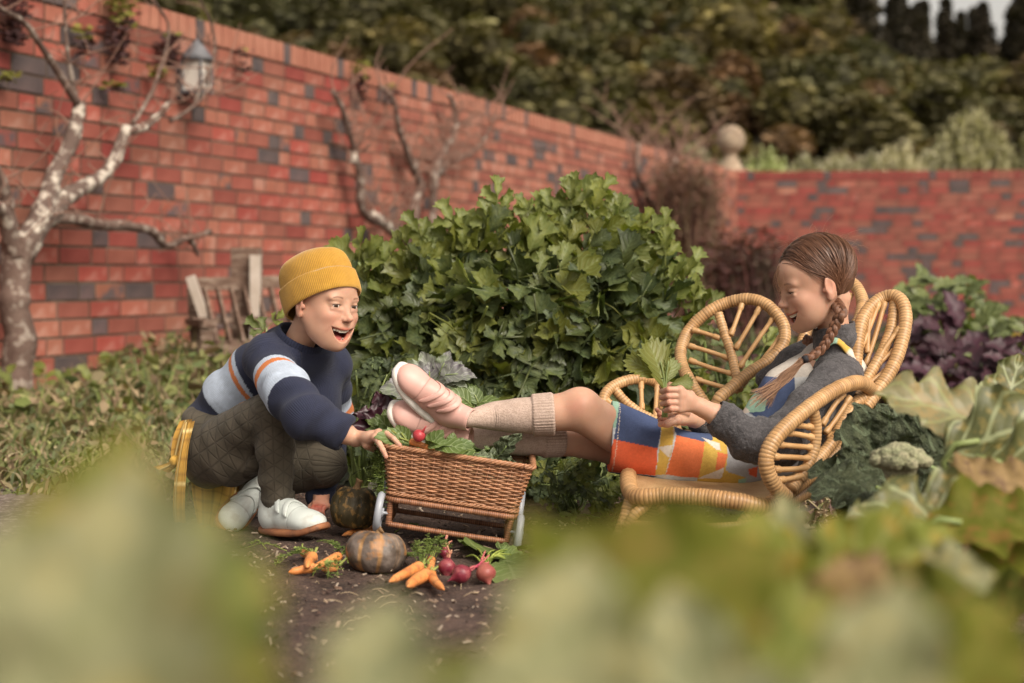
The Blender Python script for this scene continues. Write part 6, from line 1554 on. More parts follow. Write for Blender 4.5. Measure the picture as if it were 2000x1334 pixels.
# ---- jumper
NAVY, SKYB, ORNG = A(.018, .022, .048), A(.40, .46, .56), A(.50, .155, .045)
def jumper():
    v = Vol(A(-.76, 3.02, .04), A(-.27, 3.84, .545), .0032)
    spine = [at(408, 830, 3.60), at(450, 780, 3.56), at(510, 735, 3.53), at(575, 705, 3.50)]
    # trunk
    chain(v, spine, [.052, .060, .070, .064], .03)
    v.add(ell(at(605, 760, 3.52), (.064, .075, .075)), .035)                      # chest hanging forward
    v.add(ell(at(630, 800, 3.54), (.040, .070, .055)), .03)
    v.add(ell(at(392, 828, 3.58), (.042, .080, .030), roty(.55)), .025)            # blouson hem at the back
    v.add(ell(at(372, 855, 3.58), (.022, .08, .034)), .015)
    v.add(cone(at(590, 668, 3.44), at(560, 690, 3.50), .042, .060), .03)          # shoulder yoke
    v.add(cone(at(524, 700, 3.41), at(600, 690, 3.47), .052, .050), .03)
    v.add(cone(at(640, 715, 3.56), at(600, 700, 3.52), .050, .050), .03)
    # near sleeve
    SL = [at(522, 705, 3.40), at(560, 765, 3.30), at(600, 812, 3.24), Vector(el_n).lerp(wr_n, .52), Vector(el_n).lerp(wr_n, .76)]
    vs_ = [(.046, .049), (.049, .046), (.046, .037), (.037, .031)]
    for i in range(4): v.add(cone(SL[i], SL[i + 1], *vs_[i]), .016)
    # cuff
    c0 = Vector(el_n).lerp(wr_n, .56); c1 = Vector(el_n).lerp(wr_n, .76); v.add(cone(c0, c1, .0360, .0365), .004)
    dcf = (c1 - c0).normalized(); v.cut(cone(c1 + dcf * .018, c1 + dcf * .08, .0262, .0262), .003)
    v.cut((lambda x, y, z: -( (x - c1.x - dcf.x * .012) * dcf.x + (y - c1.y - dcf.y * .012) * dcf.y + (z - c1.z - dcf.z * .012) * dcf.z), np.array(c1) - A(.03, .06, .06), np.array(c1) + A(.10, .06, .06)), .004)
    # far sleeve
    FS = [at(640, 712, 3.58), at(650, 800, 3.66), at(640, 900, 3.64), at(625, 968, 3.56)]
    for i in range(3): v.add(cone(FS[i], FS[i + 1], (.050, .044, .036)[i], (.044, .036, .031)[i]), .012)
    # neck opening
    nk0, nk1 = Vector(BH.w((0, -.050, -.085))), Vector(BH.w((0, -.078, -.150)))
    # collar band
    ax = (nk0 - nk1).normalized(); base = nk1 + ax * .030
    v.add(cone(nk1, base + ax * .012, .052, .0475), .012)
    v.cut(cone(base - ax * .006, nk0 + ax * .10, .0400, .0440), .003)
    v.cut((lambda x, y, z: -((x - base.x) * ax.x + (y - base.y) * ax.y + (z - base.z) * ax.z - .016), np.array(base) - .08, np.array(base) + .1), .004)
    V, F = v.mesh(1)
    s1, r1, a1 = seg_param(V, SL); s2, r2, a2 = seg_param(V, spine); s3, r3, a3 = seg_param(V, FS)
    px = CX + FP * V[:, 0] / V[:, 1]
    arm = (r1 - .047 < r2 - .066) & (V[:, 1] < 3.52) & ((s1 > .012)); far = (r3 - .046 < np.minimum(r1 - .047, r2 - .070)) & (V[:, 1] > 3.50) & (s3 > .03)
    def wh(V, s): return np.clip(.3 + (s - .03) * 9, .25, 1.2)
    Vw = wrinkle(V, F, SL, .0050, 95, 1, 1.4, wh); Vt = wrinkle(V, F, spine, .0038, 75, 4, 1.0)
    Vn_ = np.where(arm[:, None], Vw, np.where(far[:, None], wrinkle(V, F, FS, .003, 90, 2), Vt))
    for _ in range(2): Vn_ = relax(Vn_, F, .5)
    C = np.tile(NAVY, (len(V), 1))
    def band(s, m, s0, w1, w2, w3):
        C[m & (s > s0) & (s < s0 + w1 + w2 + w3)] = SKYB; C[m & (s > s0 + w1) & (s < s0 + w1 + w2)] = ORNG
    # sleeve stripe: distance along the upper arm
    band(s1 + .012 * np.cos(a1 - .2), arm, .066, .013, .013, .064)
    # trunk stripe: measured from the neck down the back
    sb = s2.max() - s2; sb = (np.linalg.norm(np.array(spine[-1]) - np.array(spine[0])) + .006) - s2
    band(sb, ~arm & ~far, .092, .012, .012, .070)
    band(s3, far, .085, .028, .020, .02)
    cuffm = arm & (s1 > .0) & (r1 < .05)
    rib = np.zeros(len(V)); col = np.ones(len(V))
    C = C * (1 + .10 * vn(V, 90) + .10 * vn(V, 300))[:, None]
    SU = np.stack([np.where(arm, a1 * .045, np.where(far, a3 * .04, a2 * .08)), np.where(arm, s1, np.where(far, s3, s2)), V[:, 0] * 0], 1)
    return mesh('jumper', Vn_, F, wool_n, boy, col=C, su=SU)
jumper()
# ribbed neckband as its own ring
ax = (Vector(BH.w((0, -.050, -.085))) - Vector(BH.w((0, -.078, -.150)))).normalized(); base = Vector(BH.w((0, -.078, -.150))) + ax * .044
Bn = basis(np.cross(np.array(ax), A(0, 1, 0.3)), np.array(ax)); n = 200; V = []; C_ = []
prof = [(.0495, -.010), (.0500, .0), (.0490, .010), (.0465, .015), (.0435, .013), (.0425, .004), (.0425, -.006)]
for r_, z in prof:
    for j in range(n):
        a = 2 * math.pi * j / n; q = .0012 * abs(math.cos(j / 4 * math.pi)) if r_ > .044 else 0
        V.append(((r_ + q) * math.cos(a) * 1.05, (r_ + q) * math.sin(a), z)); C_.append(NAVY * (.7 + .5 * abs(math.cos(j / 4 * math.pi))))
FF = [(i * n + j, i * n + (j + 1) % n, (i + 1) * n + (j + 1) % n, (i + 1) * n + j) for i in range(len(prof) - 1) for j in range(n)]
mesh('neckband', np.array(V) @ Bn.T + np.array(base), FF, wool_n, boy, col=np.array(C_))
# ---- trousers
def trousers():
    v = Vol(A(-.74, 3.12, .015), A(-.30, 3.86, .36), .0030)
    hip_n, kn_n, an_n = at(425, 880, 3.50), at(538, 800, 3.34), at(541, 985, 3.37)
    hip_f, kn_f, an_f = at(470, 890, 3.62), at(632, 905, 3.54), at(490, 960, 3.62)
    v.add(ell(at(420, 868, 3.55), (.072, .085, .072)), .02); v.add(ell(at(408, 905, 3.53), (.052, .07, .055)), .03)
    v.add(ell(at(395, 825, 3.57), (.045, .08, .035), roty(.5)), .02)
    v.add(cone(hip_n, kn_n, .068, .044), .02); v.add(cone(at(455, 900, 3.46), at(500, 900, 3.42), .055, .032), .03)
    v.add(cone(kn_n, at(538, 880, 3.355), .043, .038), .012); v.add(cone(at(538, 880, 3.355), at(540, 955, 3.365), .038, .0345), .01)
    v.add(cone(at(540, 958, 3.367), at(546, 996, 3.375), .0340, .0285), .004)
    v.add(cone(hip_f, kn_f, .062, .048), .02); v.add(ell(kn_f, (.046, .046, .046)), .02); v.add(cone(at(560, 930, 3.58), at(628, 915, 3.55), .042, .040), .02)
    v.add(cone(kn_f, an_f, .046, .030), .012); v.add(cone(at(500, 930, 3.62), at(488, 975, 3.58), .032, .026), .01)
    V, F = v.mesh(1)
    LN = [hip_n, kn_n, an_n]; LF = [hip_f, kn_f, an_f]; s1, r1, a1 = seg_param(V, LN); s2, r2, a2 = seg_param(V, LF)
    near = r1 - .045 < r2 - .05; px, py = CX + FP * V[:, 0] / V[:, 1], None
    kl = np.linalg.norm(np.array(kn_n) - np.array(hip_n))
    shin = near & (s1 > kl)
    Vw = wrinkle(V, F, LN, .0042, 105, 3, 2.0, lambda V, s: np.where(s > kl, np.clip(.25 + (s - kl - .05) * 8, .2, 1.3), .35))
    Vf = wrinkle(V, F, LF, .0026, 80, 6, 1.5)
    Vo = np.where(near[:, None], Vw, Vf)
    # soft puffs of the quilting
    for _ in range(1): Vo = relax(Vo, F, .5)
    C = np.ones((len(V), 3)) * (1 + .08 * vn(V, 25))[:, None]
    SU = np.stack([np.where(near, a1 * .045, a2 * .05), np.where(near, s1, s2), V[:, 0] * 0], 1)
    cuff = shin & (V[:, 2] < at(540, 962, 3.37).z); 
    mesh('trousers', Vo, F, trouser_m, boy, col=C, su=SU)
    # ribbed ankle cuff
    c0, c1 = np.array(at(541, 962, 3.367)), np.array(at(549, 1003, 3.375)); n = 96; P = []; CC = []
    Bn = basis(np.cross(c1 - c0, A(0, 1, 0)), c1 - c0)
    for i in range(9):
        t = i / 8
        for j in range(n):
            a = 2 * math.pi * j / n; r_ = (.0358 - .0055 * t + .0010 * abs(math.cos(j / 3 * math.pi))) if 0 < i < 8 else .0300
            P.append(c0 + (c1 - c0) * t + Bn @ A(r_ * math.cos(a), r_ * math.sin(a), 0)); k = .72 + .4 * abs(math.cos(j / 3 * math.pi)); CC.append((k, k, k))
    FF = [(i * n + j, i * n + (j + 1) % n, (i + 1) * n + (j + 1) % n, (i + 1) * n + j) for i in range(8) for j in range(n)]
    mesh('ankle_cuff', P, FF, mat('trouser_rib', (.070, .060, .045), rough=.9, attr=True, bump=.4, bs=400, bd=.001), boy, col=np.array(CC))
trousers()
# ---- shoes
pale = mat('pale_leather', (.56, .60, .57), (.60, .64, .61), ns=20, rough=.55, attr=True, bump=.4, bs=200, bd=.0008, spec=.35, c3=(.30, .25, .20), ns3=26, a3=.30)
gum = mat('gum_sole', (.36, .145, .06), (.22, .085, .04), ns=30, rough=.6, c3=(.06, .035, .028), ns3=24, a3=.6)
shoe(boy, at(516, 1034, 3.405), at(630, 1040, 3.27), (-.02, -.10, 1), .190, pale, gum, (.094, .120), mirror=1)
shoe(boy, at(502, 958, 3.60), at(436, 1034, 3.47), (.55, -.75, .55), .165, pale, gum, (.086, .110), mirror=-1)
# ---- yellow checked shirt tied round the waist, hanging behind
plaid = mat('yellow_check', (1, 1, 1), attr=True, rough=.85, bump=.3, bs=300, bd=.001)
def cloth_strip(name, rows, parent, nx=26, ny=40, amp=.004, thick=.002, seed=0):
    """rows: list of (left point, right point)"""
    Lp, _ = resample([r_[0] for r_ in rows], ny); Rp, _ = resample([r_[1] for r_ in rows], ny); V = []; C_ = []
    for i in range(ny):
        for j in range(nx):
            u = j / (nx - 1); p = Lp[i] * (1 - u) + Rp[i] * u
            p = p + A(0, -1, 0) * (amp * math.sin(u * 14 + seed + i * .05) + amp * 1.2 * math.sin(u * 5.3 + seed * 2 + i * .12)); V.append(p)
            a = (u * 5 + seed * .3) % 1; b = (i / ny * 6) % 1
            c_ = A(.42, .235, .045); 
            if a < .22: c_ = c_ * A(.62, .62, .7)
            if b < .16: c_ = c_ * A(.7, .66, .75)
            if .5 < a < .54 or .5 < b < .53: c_ = A(.7, .55, .25)
            C_.append(c_)
    n = nx * ny; V = np.array(V); C_ = np.array(C_); F = []
    for i in range(ny - 1):
        for j in range(nx - 1): a = i * nx + j; F.append((a, a + 1, a + nx + 1, a + nx)); F.append((n + a, n + a + nx, n + a + nx + 1, n + a + 1))
    return mesh(name, np.vstack([V, V + A(0, thick, 0)]), F, plaid, parent, col=np.vstack([C_, C_]))
shirt = empty('tied_shirt', (at(400, 1050, 3.55).x, 3.55, 0), 'yellow checked shirt tied round the crouching child\'s waist and trailing behind', 'shirt')
cloth_strip('sleeve', [(at(352, 822, 3.50), at(376, 818, 3.46)), (at(340, 850, 3.48), at(366, 850, 3.45)), (at(334, 880, 3.47), at(356, 884, 3.45)), (at(330, 902, 3.46), at(346, 908, 3.45)), (at(298, 912, 3.46), at(330, 924, 3.46))], shirt, 10, 30, .003, seed=1)
cloth_strip('sleeve', [(at(360, 825, 3.45), at(380, 822, 3.44)), (at(352, 870, 3.43), at(368, 872, 3.43)), (at(342, 930, 3.43), at(362, 934, 3.43)), (at(338, 985, 3.44), at(360, 990, 3.44)), (at(340, 1020, 3.45), at(362, 1022, 3.45))], shirt, 12, 34, .002, seed=2)
cloth_strip('back_panel', [(at(374, 900, 3.52), at(470, 930, 3.60)), (at(376, 960, 3.50), at(462, 975, 3.58)), (at(382, 1015, 3.50), at(440, 1025, 3.56)), (at(388, 1040, 3.50), at(430, 1042, 3.54))], shirt, 40, 40, .008, seed=3)
V, F = lathe([(.012 * math.sin(t), -.011 * math.cos(t)) for t in np.linspace(.1, 3, 8)], A(*at(342, 900, 3.45)), 12); V += nr.uniform(-.0015, .0015, V.shape); mesh('knot', V, F, plaid, shirt, col=np.tile(A(.56, .315, .055), (len(V), 1)))
# ---------------------------------------------------------------- the girl
girl = empty('person', (at(1480, 1000, 3.40).x, 3.40, at(1480, 905, 3.40).z), 'smiling child with brown braids in grey cardigan and patchwork dress, reclining in the rattan chair', 'child')
V, F, C = build_head(GH, GP_)
gb = G().add(V, F, C)
HN = lambda *L: [at(*p) for p in L]
g_sh, g_el, g_wr = at(1640, 735, 3.34), at(1512, 878, 3.22), at(1382, 800, 3.22)
f_sh, f_el, f_wr = at(1560, 730, 3.54), at(1470, 850, 3.55), at(1352, 818, 3.36)
hip = at(1480, 895, 3.42); chest_g = at(1590, 770, 3.43)
nb = Vector(GH.w((0, -.010, -.135)))
# near hand: a fist round the stems, seen from its back
lo = np.array(at(1255, 870, 3.10)); hi = np.array(at(1450, 730, 3.45)); lo2, hi2 = np.minimum(lo, hi), np.maximum(lo, hi)
v = Vol(lo2 - .02, hi2 + .02, .0016)
v.add(cone(Vector(g_el).lerp(g_wr, .55), Vector(g_el).lerp(g_wr, .85), .0240, .0205), .01); v.add(cone(Vector(g_el).lerp(g_wr, .85), at(1366, 794, 3.21), .0200, .0180), .01)
fs = []
for i in range(4):
    y = 763 + 12.5 * i; x = [1328, 1330, 1329, 1328][i]; dx = [0, -1, 1, 5][i]
    fs.append(HN((x, y - 2, 3.185), (1306 + dx, y - 2, 3.176), (1293 + dx, y + 1, 3.196), (1304 + dx, y + 2, 3.216)))
hand(v, at(1364, 792, 3.21), at(1345, 781, 3.20), fs, HN((1348, 772, 3.20), (1326, 757, 3.215), (1306, 752, 3.22), (1292, 756, 3.215)), 1.02)
Vh, Fh = v.mesh(1); gb.add(Vh, Fh, skin_colors(Vh, Fh, [(f[1], .009) for f in fs], .20))
v = Vol(lo2 - .02, hi2 + .03, .0016)
v.add(cone(f_wr, at(1385, 826, 3.40), .018, .021), .01)
fs2 = [HN((1322, 808 + 5 * i, 3.31 - .012 * i), (1304, 812 + 6 * i, 3.295 - .012 * i), (1290, 808 + 7 * i, 3.285 - .010 * i), (1283 + 4 * i, 800 + 9 * i, 3.275 - .008 * i)) for i in range(4)]
hand(v, f_wr, at(1332, 816, 3.325), fs2, HN((1340, 806, 3.31), (1322, 800, 3.28), (1306, 806, 3.26), (1296, 816, 3.255)), 1.0)
Vh, Fh = v.mesh(1); gb.add(Vh, Fh, skin_colors(Vh, Fh, [(f[3], .009) for f in fs2], .25))
# legs from the thigh down to the sock, hidden trunk
v = Vol(A(.02, 3.10, .06), A(.36, 3.60, .40), .0028)
kn, kf = at(1132, 800, 3.315), at(1150, 858, 3.43)
v.add(cone(at(1040, 812, 3.31), kn, .036, .0405), .01); v.add(ell(at(1136, 788, 3.305), (.030, .034, .027)), .02); v.add(cone(kn, at(1290, 898, 3.38), .0420, .044), .012)
v.add(cone(at(1060, 862, 3.42), kf, .032, .036), .01); v.add(cone(kf, at(1290, 900, 3.48), .037, .045), .02)
Vl, Fl = v.mesh(1); Cl = skin_colors(Vl, Fl, [(at(1132, 790, 3.275), .020), (at(1118, 800, 3.275), .016)], .16); gb.add(Vl, Fl, Cl)
v = Vol(A(.20, 3.10, .10), A(.78, 3.72, .56), .006)
chain(v, [at(1300, 885, 3.42), hip, chest_g, nb], [.05, .055, .05, .030], .02); chain(v, [chest_g, g_sh, g_el, Vector(g_el).lerp(g_wr, .6)], [.04, .026, .022, .02], .02); chain(v, [chest_g, f_sh, f_el, f_wr], [.04, .028, .02, .018], .02)
Vt_, Ft_ = v.mesh(1); gb.add(Vt_, Ft_)
mesh('body', np.vstack(gb.V), gb.F, skin, girl, col=np.vstack(gb.C))
head_bits(GH, GP_, girl)
V, F = lathe([(.0022 * math.sin(t), -.0022 * math.cos(t)) for t in np.linspace(.1, 3, 7)], GH.w((.0745, .006, -.040)), 8); mesh('earring', V, F, mat('gold', (.7, .5, .2), rough=.25, metal=1), girl)
# ---- socks
sock_m = mat('oatmeal_wool', (.44, .35, .30), (.52, .42, .37), ns=90, rough=.95, attr=True, bump=.9, bs=260, bd=.0016, c3=(.27, .19, .155), ns3=420, a3=.5)
def sock(P, rs, root, cuff_n=26, name='sock', cl=.045):
    n = 110; m = 120; Q, L = resample(P, n); s = np.linspace(0, L, n); r_ = np.interp(s / L, np.linspace(0, 1, len(rs)), rs)
    V, _ = tube(Q, 1.0, m, cap=False); V = V.reshape(n, m, 3); ctr = Q[:, None, :]; dirs = V - ctr; a = np.arange(m) * 2 * np.pi / m; CC = np.ones((n, m, 3))
    for i in range(n):
        rr_ = np.full(m, r_[i])
        if s[i] > L - cl:
            q = (s[i] - (L - cl)) / cl; rib = np.abs(np.cos(a * 21)); rr_ = rr_ + .0030 + .0022 * rib - .003 * max(0, q - .93) / .07 - .002 * max(0, .06 - q) / .06; CC[i] = (.70 + .38 * rib)[:, None]
        else: rr_ = rr_ * (1 + .010 * np.sin(s[i] * 120 + 2 * np.sin(a)))
        V[i] = ctr[i] + dirs[i] * rr_[:, None]
    V = V.reshape(-1, 3); I, J = np.meshgrid(np.arange(n - 1), np.arange(m), indexing='ij'); J2 = (J + 1) % m
    F = np.stack([I * m + J, I * m + J2, (I + 1) * m + J2, (I + 1) * m + J], -1).reshape(-1, 4)
    return mesh(name, V, F, sock_m, root, col=CC.reshape(-1, 3) * A(.96, .90, .86))
c1_ = collar_at(at(884, 836, 3.315), at(766, 714, 3.275), (.50, -.85, .50), .170, (.030, 0, .045)); c2_ = collar_at(at(884, 836, 3.315), at(766, 714, 3.275), (.50, -.85, .50), .170, (.006, 0, .066))
sock([tuple(c1_ * .3 + c2_ * .7), tuple(c2_), (*at(960, 813, 3.305),), (*at(1020, 812, 3.31),), (*at(1082, 809, 3.312),)], [.014, .0220, .0300, .0355, .0385, .0400], girl)
sock([(*at(870, 850, 3.35),), (*at(890, 852, 3.36),), (*at(960, 856, 3.38),), (*at(1030, 857, 3.40),), (*at(1098, 855, 3.42),)], [.025, .0265, .031, .035, .0355, .0355], girl)
pink = mat('pink_leather', (.60, .34, .29), (.64, .38, .33), ns=20, rough=.45, attr=True, bump=.15, bs=300, bd=.0005)
white_s = mat('white_sole', (.68, .65, .60), rough=.5)
shoe(girl, np.array(at(884, 836, 3.315)), np.array(at(766, 714, 3.275)), (.50, -.85, .50), .170, pink, white_s, (.066, .088, .110), mirror=1, lean=.034)
shoe(girl, np.array(at(886, 874, 3.36)), np.array(at(756, 796, 3.30)), (.36, -.85, .55), .165, pink, white_s, (.066, .088, .110), mirror=1, lean=.034)
# ---- patchwork dress
CR = {'mint': (.30, .47, .36), 'pale': (.50, .53, .56), 'navy': (.050, .072, .155), 'red': (.66, .115, .045), 'yel': (.58, .37, .075), 'wht': (.66, .58, .50), 'org': (.68, .17, .06), 'gry': (.36, .36, .38), 'den': (.060, .085, .17), 'ski': (.36, .47, .60)}
POLY = [('pale', [(1150, 760), (1560, 760), (1560, 1000), (1150, 1000)]), ('yel', [(1366, 850), (1440, 850), (1440, 990), (1366, 990)]), ('gry', [(1425, 850), (1600, 850), (1600, 990), (1425, 990)]), ('ski', [(1440, 905), (1470, 915), (1450, 940)]), ('mint', [(1150, 770), (1214, 770), (1207, 834), (1150, 830)]), ('pale', [(1150, 832), (1202, 834), (1192, 912), (1150, 912)]),
        ('navy', [(1213, 780), (1296, 827), (1285, 875), (1198, 856)]), ('red', [(1198, 856), (1285, 875), (1280, 929), (1180, 924)]), ('yel', [(1296, 822), (1322, 837), (1301, 928), (1280, 928)]),
        ('wht', [(1285, 872), (1314, 869), (1307, 893)]), ('org', [(1323, 850), (1380, 864), (1368, 936), (1301, 928)]), ('den', [(1322, 835), (1400, 850), (1398, 862), (1380, 866), (1323, 850)]),
        ('ski', [(1330, 838), (1386, 832), (1400, 850)]), ('wht', [(1376, 858), (1410, 868), (1412, 882), (1402, 880)]), ('yel', [(1380, 864), (1406, 886), (1398, 924), (1368, 936)]),
        ('org', [(1405, 885), (1425, 890), (1416, 920), (1400, 920)]), ('wht', [(1366, 938), (1418, 914), (1414, 938)]), ('gry', [(1425, 888), (1478, 917), (1462, 934), (1421, 920)]), ('yel', [(1420, 922), (1462, 936), (1448, 954), (1408, 948)]),
        ('navy', [(1150, 924), (1285, 930), (1270, 938), (1150, 940)]), ('mint', [(1216, 936), (1290, 934), (1240, 952), (1200, 950)]), ('mint', [(1448, 940), (1464, 938), (1460, 956), (1446, 956)]), ('red', [(1466, 918), (1484, 914), (1484, 936), (1468, 930)]),
        # bib
        ('den', [(1440, 700), (1560, 640), (1560, 850), (1500, 830), (1440, 790)]), ('mint', [(1400, 810), (1458, 742), (1464, 752), (1448, 766), (1424, 800)]), ('yel', [(1424, 800), (1449, 765), (1468, 772), (1458, 800), (1432, 806)]),
        ('wht', [(1449, 765), (1458, 748), (1472, 758), (1468, 774)]), ('mint', [(1470, 757), (1506, 784), (1500, 806), (1474, 810), (1460, 800)]), ('wht', [(1462, 790), (1474, 810), (1450, 815), (1448, 800)])]
def inpoly(x, y, P):
    r_ = np.zeros(len(x), bool); n = len(P)
    for i in range(n):
        x1, y1 = P[i]; x2, y2 = P[(i + 1) % n]
        if y1 == y2: continue
        c_ = ((y1 > y) != (y2 > y)) & (x < (x2 - x1) * (y - y1) / (y2 - y1) + x1); r_ ^= c_
    return r_
dress_m = mat('patchwork_cotton', (.93, .93, .93), (1, 1, 1), ns=60, rough=.9, attr=True, bump=.8, bs=450, bd=.0008)
def dress():
    v = Vol(A(.17, 3.15, .09), A(.64, 3.66, .50), .0021)
    v.add(cone(at(1188, 852, 3.36), at(1300, 888, 3.37), .0730, .060), .02); v.add(cone(at(1188, 862, 3.43), at(1300, 895, 3.46), .062, .055), .03)
    v.add(cone(at(1300, 893, 3.37), at(1440, 905, 3.38), .056, .060), .02); v.add(cone(at(1300, 895, 3.46), at(1450, 905, 3.47), .055, .060), .03)
    v.add(cone(at(1440, 895, 3.42), at(1500, 880, 3.42), .066, .070), .03)
    v.add(cone(at(1490, 860, 3.42), at(1560, 770, 3.43), .068, .066), .03); v.add(cone(at(1480, 830, 3.38), at(1530, 750, 3.40), .040, .040), .02); v.add(cone(at(1560, 770, 3.43), at(1600, 710, 3.45), .062, .045), .03)
    # hem: cut flat, hollow it
    hx = at(1191, 850, 3.36).x
    v.cut((lambda x, y, z: x - hx - .05 * (z - .2) + 0 * y, A(hx - .1, 3.1, .05), A(hx + .01, 3.7, .5)), .0015)
    v.cut(cone(at(1150, 850, 3.37), at(1230, 866, 3.38), .067, .052), .002); v.cut(cone(at(1150, 862, 3.43), at(1260, 882, 3.45), .056, .044), .002)
    V, F = v.mesh(1); PX = CX + FP * V[:, 0] / V[:, 1] ; 
    # planar side-on pattern, measured on the dress at its own distance
    px = CX + FP * V[:, 0] / 3.31; py = np.array([0.0]) + (CY - FP * ((V[:, 2] - HC) * cp + 3.31 * sp) / (3.31 * cp - (V[:, 2] - HC) * sp))
    N = vnorm(V, F)
    C = np.tile(A(.5, .5, .5), (len(V), 1)); wob = 1.8 * vn(V, 14)
    for nm, P in POLY: m = inpoly(px + wob, py + wob, P); C[m] = CR[nm]
    m = (px > 1490) & (py < 740); C[m] = A(.5, .45, .40)
    st = ((np.abs(px - (1212 - (py - 800) * .12)) < 1.0) | (np.abs(px - (1321 - (py - 840) * .22)) < 1.0)) & (((py / 3.2) % 1) < .6); C[st & (px < 1330)] = A(.6, .5, .4)
    C *= (1 + .06 * vn(V, 25) + .10 * vn(V, 400))[:, None]
    d = .0030 * np.sin(V[:, 0] * 60 + V[:, 2] * 45 + 2 * vn(V, 10)) * vn(V, 12) + .0022 * vn(V, 32, 3)
    V = V + N * (d * np.clip((px - 1200) / 100, .25, 1.2))[:, None]
    mesh('dress', V, F, dress_m, girl, col=C)
dress()
# ---- cardigan
card_m = mat('charcoal_wool', (.050, .047, .050), (.078, .073, .077), ns=70, rough=.95, attr=True, sheen=.10, bump=1.0, bs=220, bd=.003, c3=(.13, .12, .125), ns3=190, a3=.5)
def cardigan():
    v = Vol(A(.26, 3.06, .07), A(.76, 3.72, .53), .0030)
    sp_ = [at(1500, 880, 3.44), at(1580, 800, 3.45), at(1628, 730, 3.46), at(1640, 690, 3.47)]
    chain(v, sp_, [.078, .080, .072, .050], .03)
    v.add(ell(at(1638, 735, 3.40), (.055, .06, .060)), .03); v.add(ell(at(1650, 720, 3.47), (.046, .07, .050)), .03); v.add(ell(at(1560, 720, 3.52), (.050, .045, .050)), .03)
    v.add(cone(at(1580, 690, 3.53), at(1500, 740, 3.55), .034, .026), .02)              # far front edge
    SL = [at(1640, 738, 3.35), at(1580, 810, 3.25), at(1520, 868, 3.20), at(1460, 856, 3.19), Vector(g_el).lerp(g_wr, .86)]
    for i in range(4): v.add(cone(SL[i], SL[i + 1], (.050, .049, .046, .038)[i], (.049, .046, .040, .031)[i]), .018)
    dcf = (Vector(g_wr) - Vector(g_el)).normalized(); c1 = Vector(g_el).lerp(g_wr, .84)
    v.cut(cone(c1 + dcf * .006, c1 + dcf * .08, .0262, .0262), .003)
    v.cut((lambda x, y, z: -((x - c1.x - dcf.x * .012) * dcf.x + (y - c1.y - dcf.y * .012) * dcf.y + (z - c1.z - dcf.z * .012) * dcf.z), np.array(c1) - A(.10, .06, .06), np.array(c1) + A(.03, .06, .07)), .004)
    # far sleeve and cuff
    FS = [at(1560, 735, 3.55), at(1480, 835, 3.54), at(1420, 845, 3.45), at(1366, 824, 3.385)]
    for i in range(3): v.add(cone(FS[i], FS[i + 1], (.040, .036, .030)[i], (.036, .030, .025)[i]), .012)
    # open front: take away a wedge where the dress shows
    v.cut(cone(at(1500, 745, 3.43), at(1560, 700, 3.44), .046, .034), .012); v.cut(cone(at(1500, 745, 3.43), at(1458, 815, 3.40), .050, .055), .012)
    v.cut(cone(at(1480, 780, 3.42), at(1440, 880, 3.42), .05, .07), .012)
    v.add(cone(SL[2], SL[3], .046, .040), .01); v.add(cone(SL[3], SL[4], .038, .031), .008)
    v.cut(cone(c1 + dcf * .006, c1 + dcf * .08, .0262, .0262), .003)
    v.cut((lambda x, y, z: -((x - c1.x - dcf.x * .012) * dcf.x + (y - c1.y - dcf.y * .012) * dcf.y + (z - c1.z - dcf.z * .012) * dcf.z), np.array(c1) - A(.10, .06, .06), np.array(c1) + A(.03, .06, .07)), .004)
    # neck
    a0, a1 = Vector(GH.w((0, -.013, -.088))), Vector(GH.w((0, -.008, -.150))); ax = (a0 - a1).normalized()
    v.add(cone(a1 + ax * .004, a1 + ax * .030, .050, .0455), .012); v.cut(cone(a1 + ax * .020, a0 + ax * .1, .0385, .042), .003)
    v.cut((lambda x, y, z: -((x - a1.x) * ax.x + (y - a1.y) * ax.y + (z - a1.z) * ax.z - .040), np.array(a0) - .09, np.array(a0) + .09), .005)
    V, F = v.mesh(1); s1, r1, t1 = seg_param(V, SL); s2, r2, t2 = seg_param(V, sp_)
    arm = r1 - .05 < r2 - .07
    Vn_ = np.where(arm[:, None], wrinkle(V, F, SL, .0052, 75, 2, 1.5, lambda V, s: np.clip(.4 + s * 4, .3, 1.2)), wrinkle(V, F, sp_, .003, 60, 3))
    for _ in range(2): Vn_ = relax(Vn_, F, .5)
    Vn_ = Vn_ + vnorm(Vn_, F) * (.0010 * vn(Vn_, 220) + .0010 * vn(Vn_, 110))[:, None]
    C = np.ones((len(V), 3)) * (1 + .18 * vn(V, 30) + .18 * vn(V, 160))[:, None]
    cf = arm & (s1 > s1[arm].max() - .030); rib = np.abs(np.sin(t1 * 16)); C[cf] *= (.6 + .6 * rib[cf])[:, None]
    return mesh('cardigan', Vn_, F, card_m, girl, col=C)
card = cardigan()
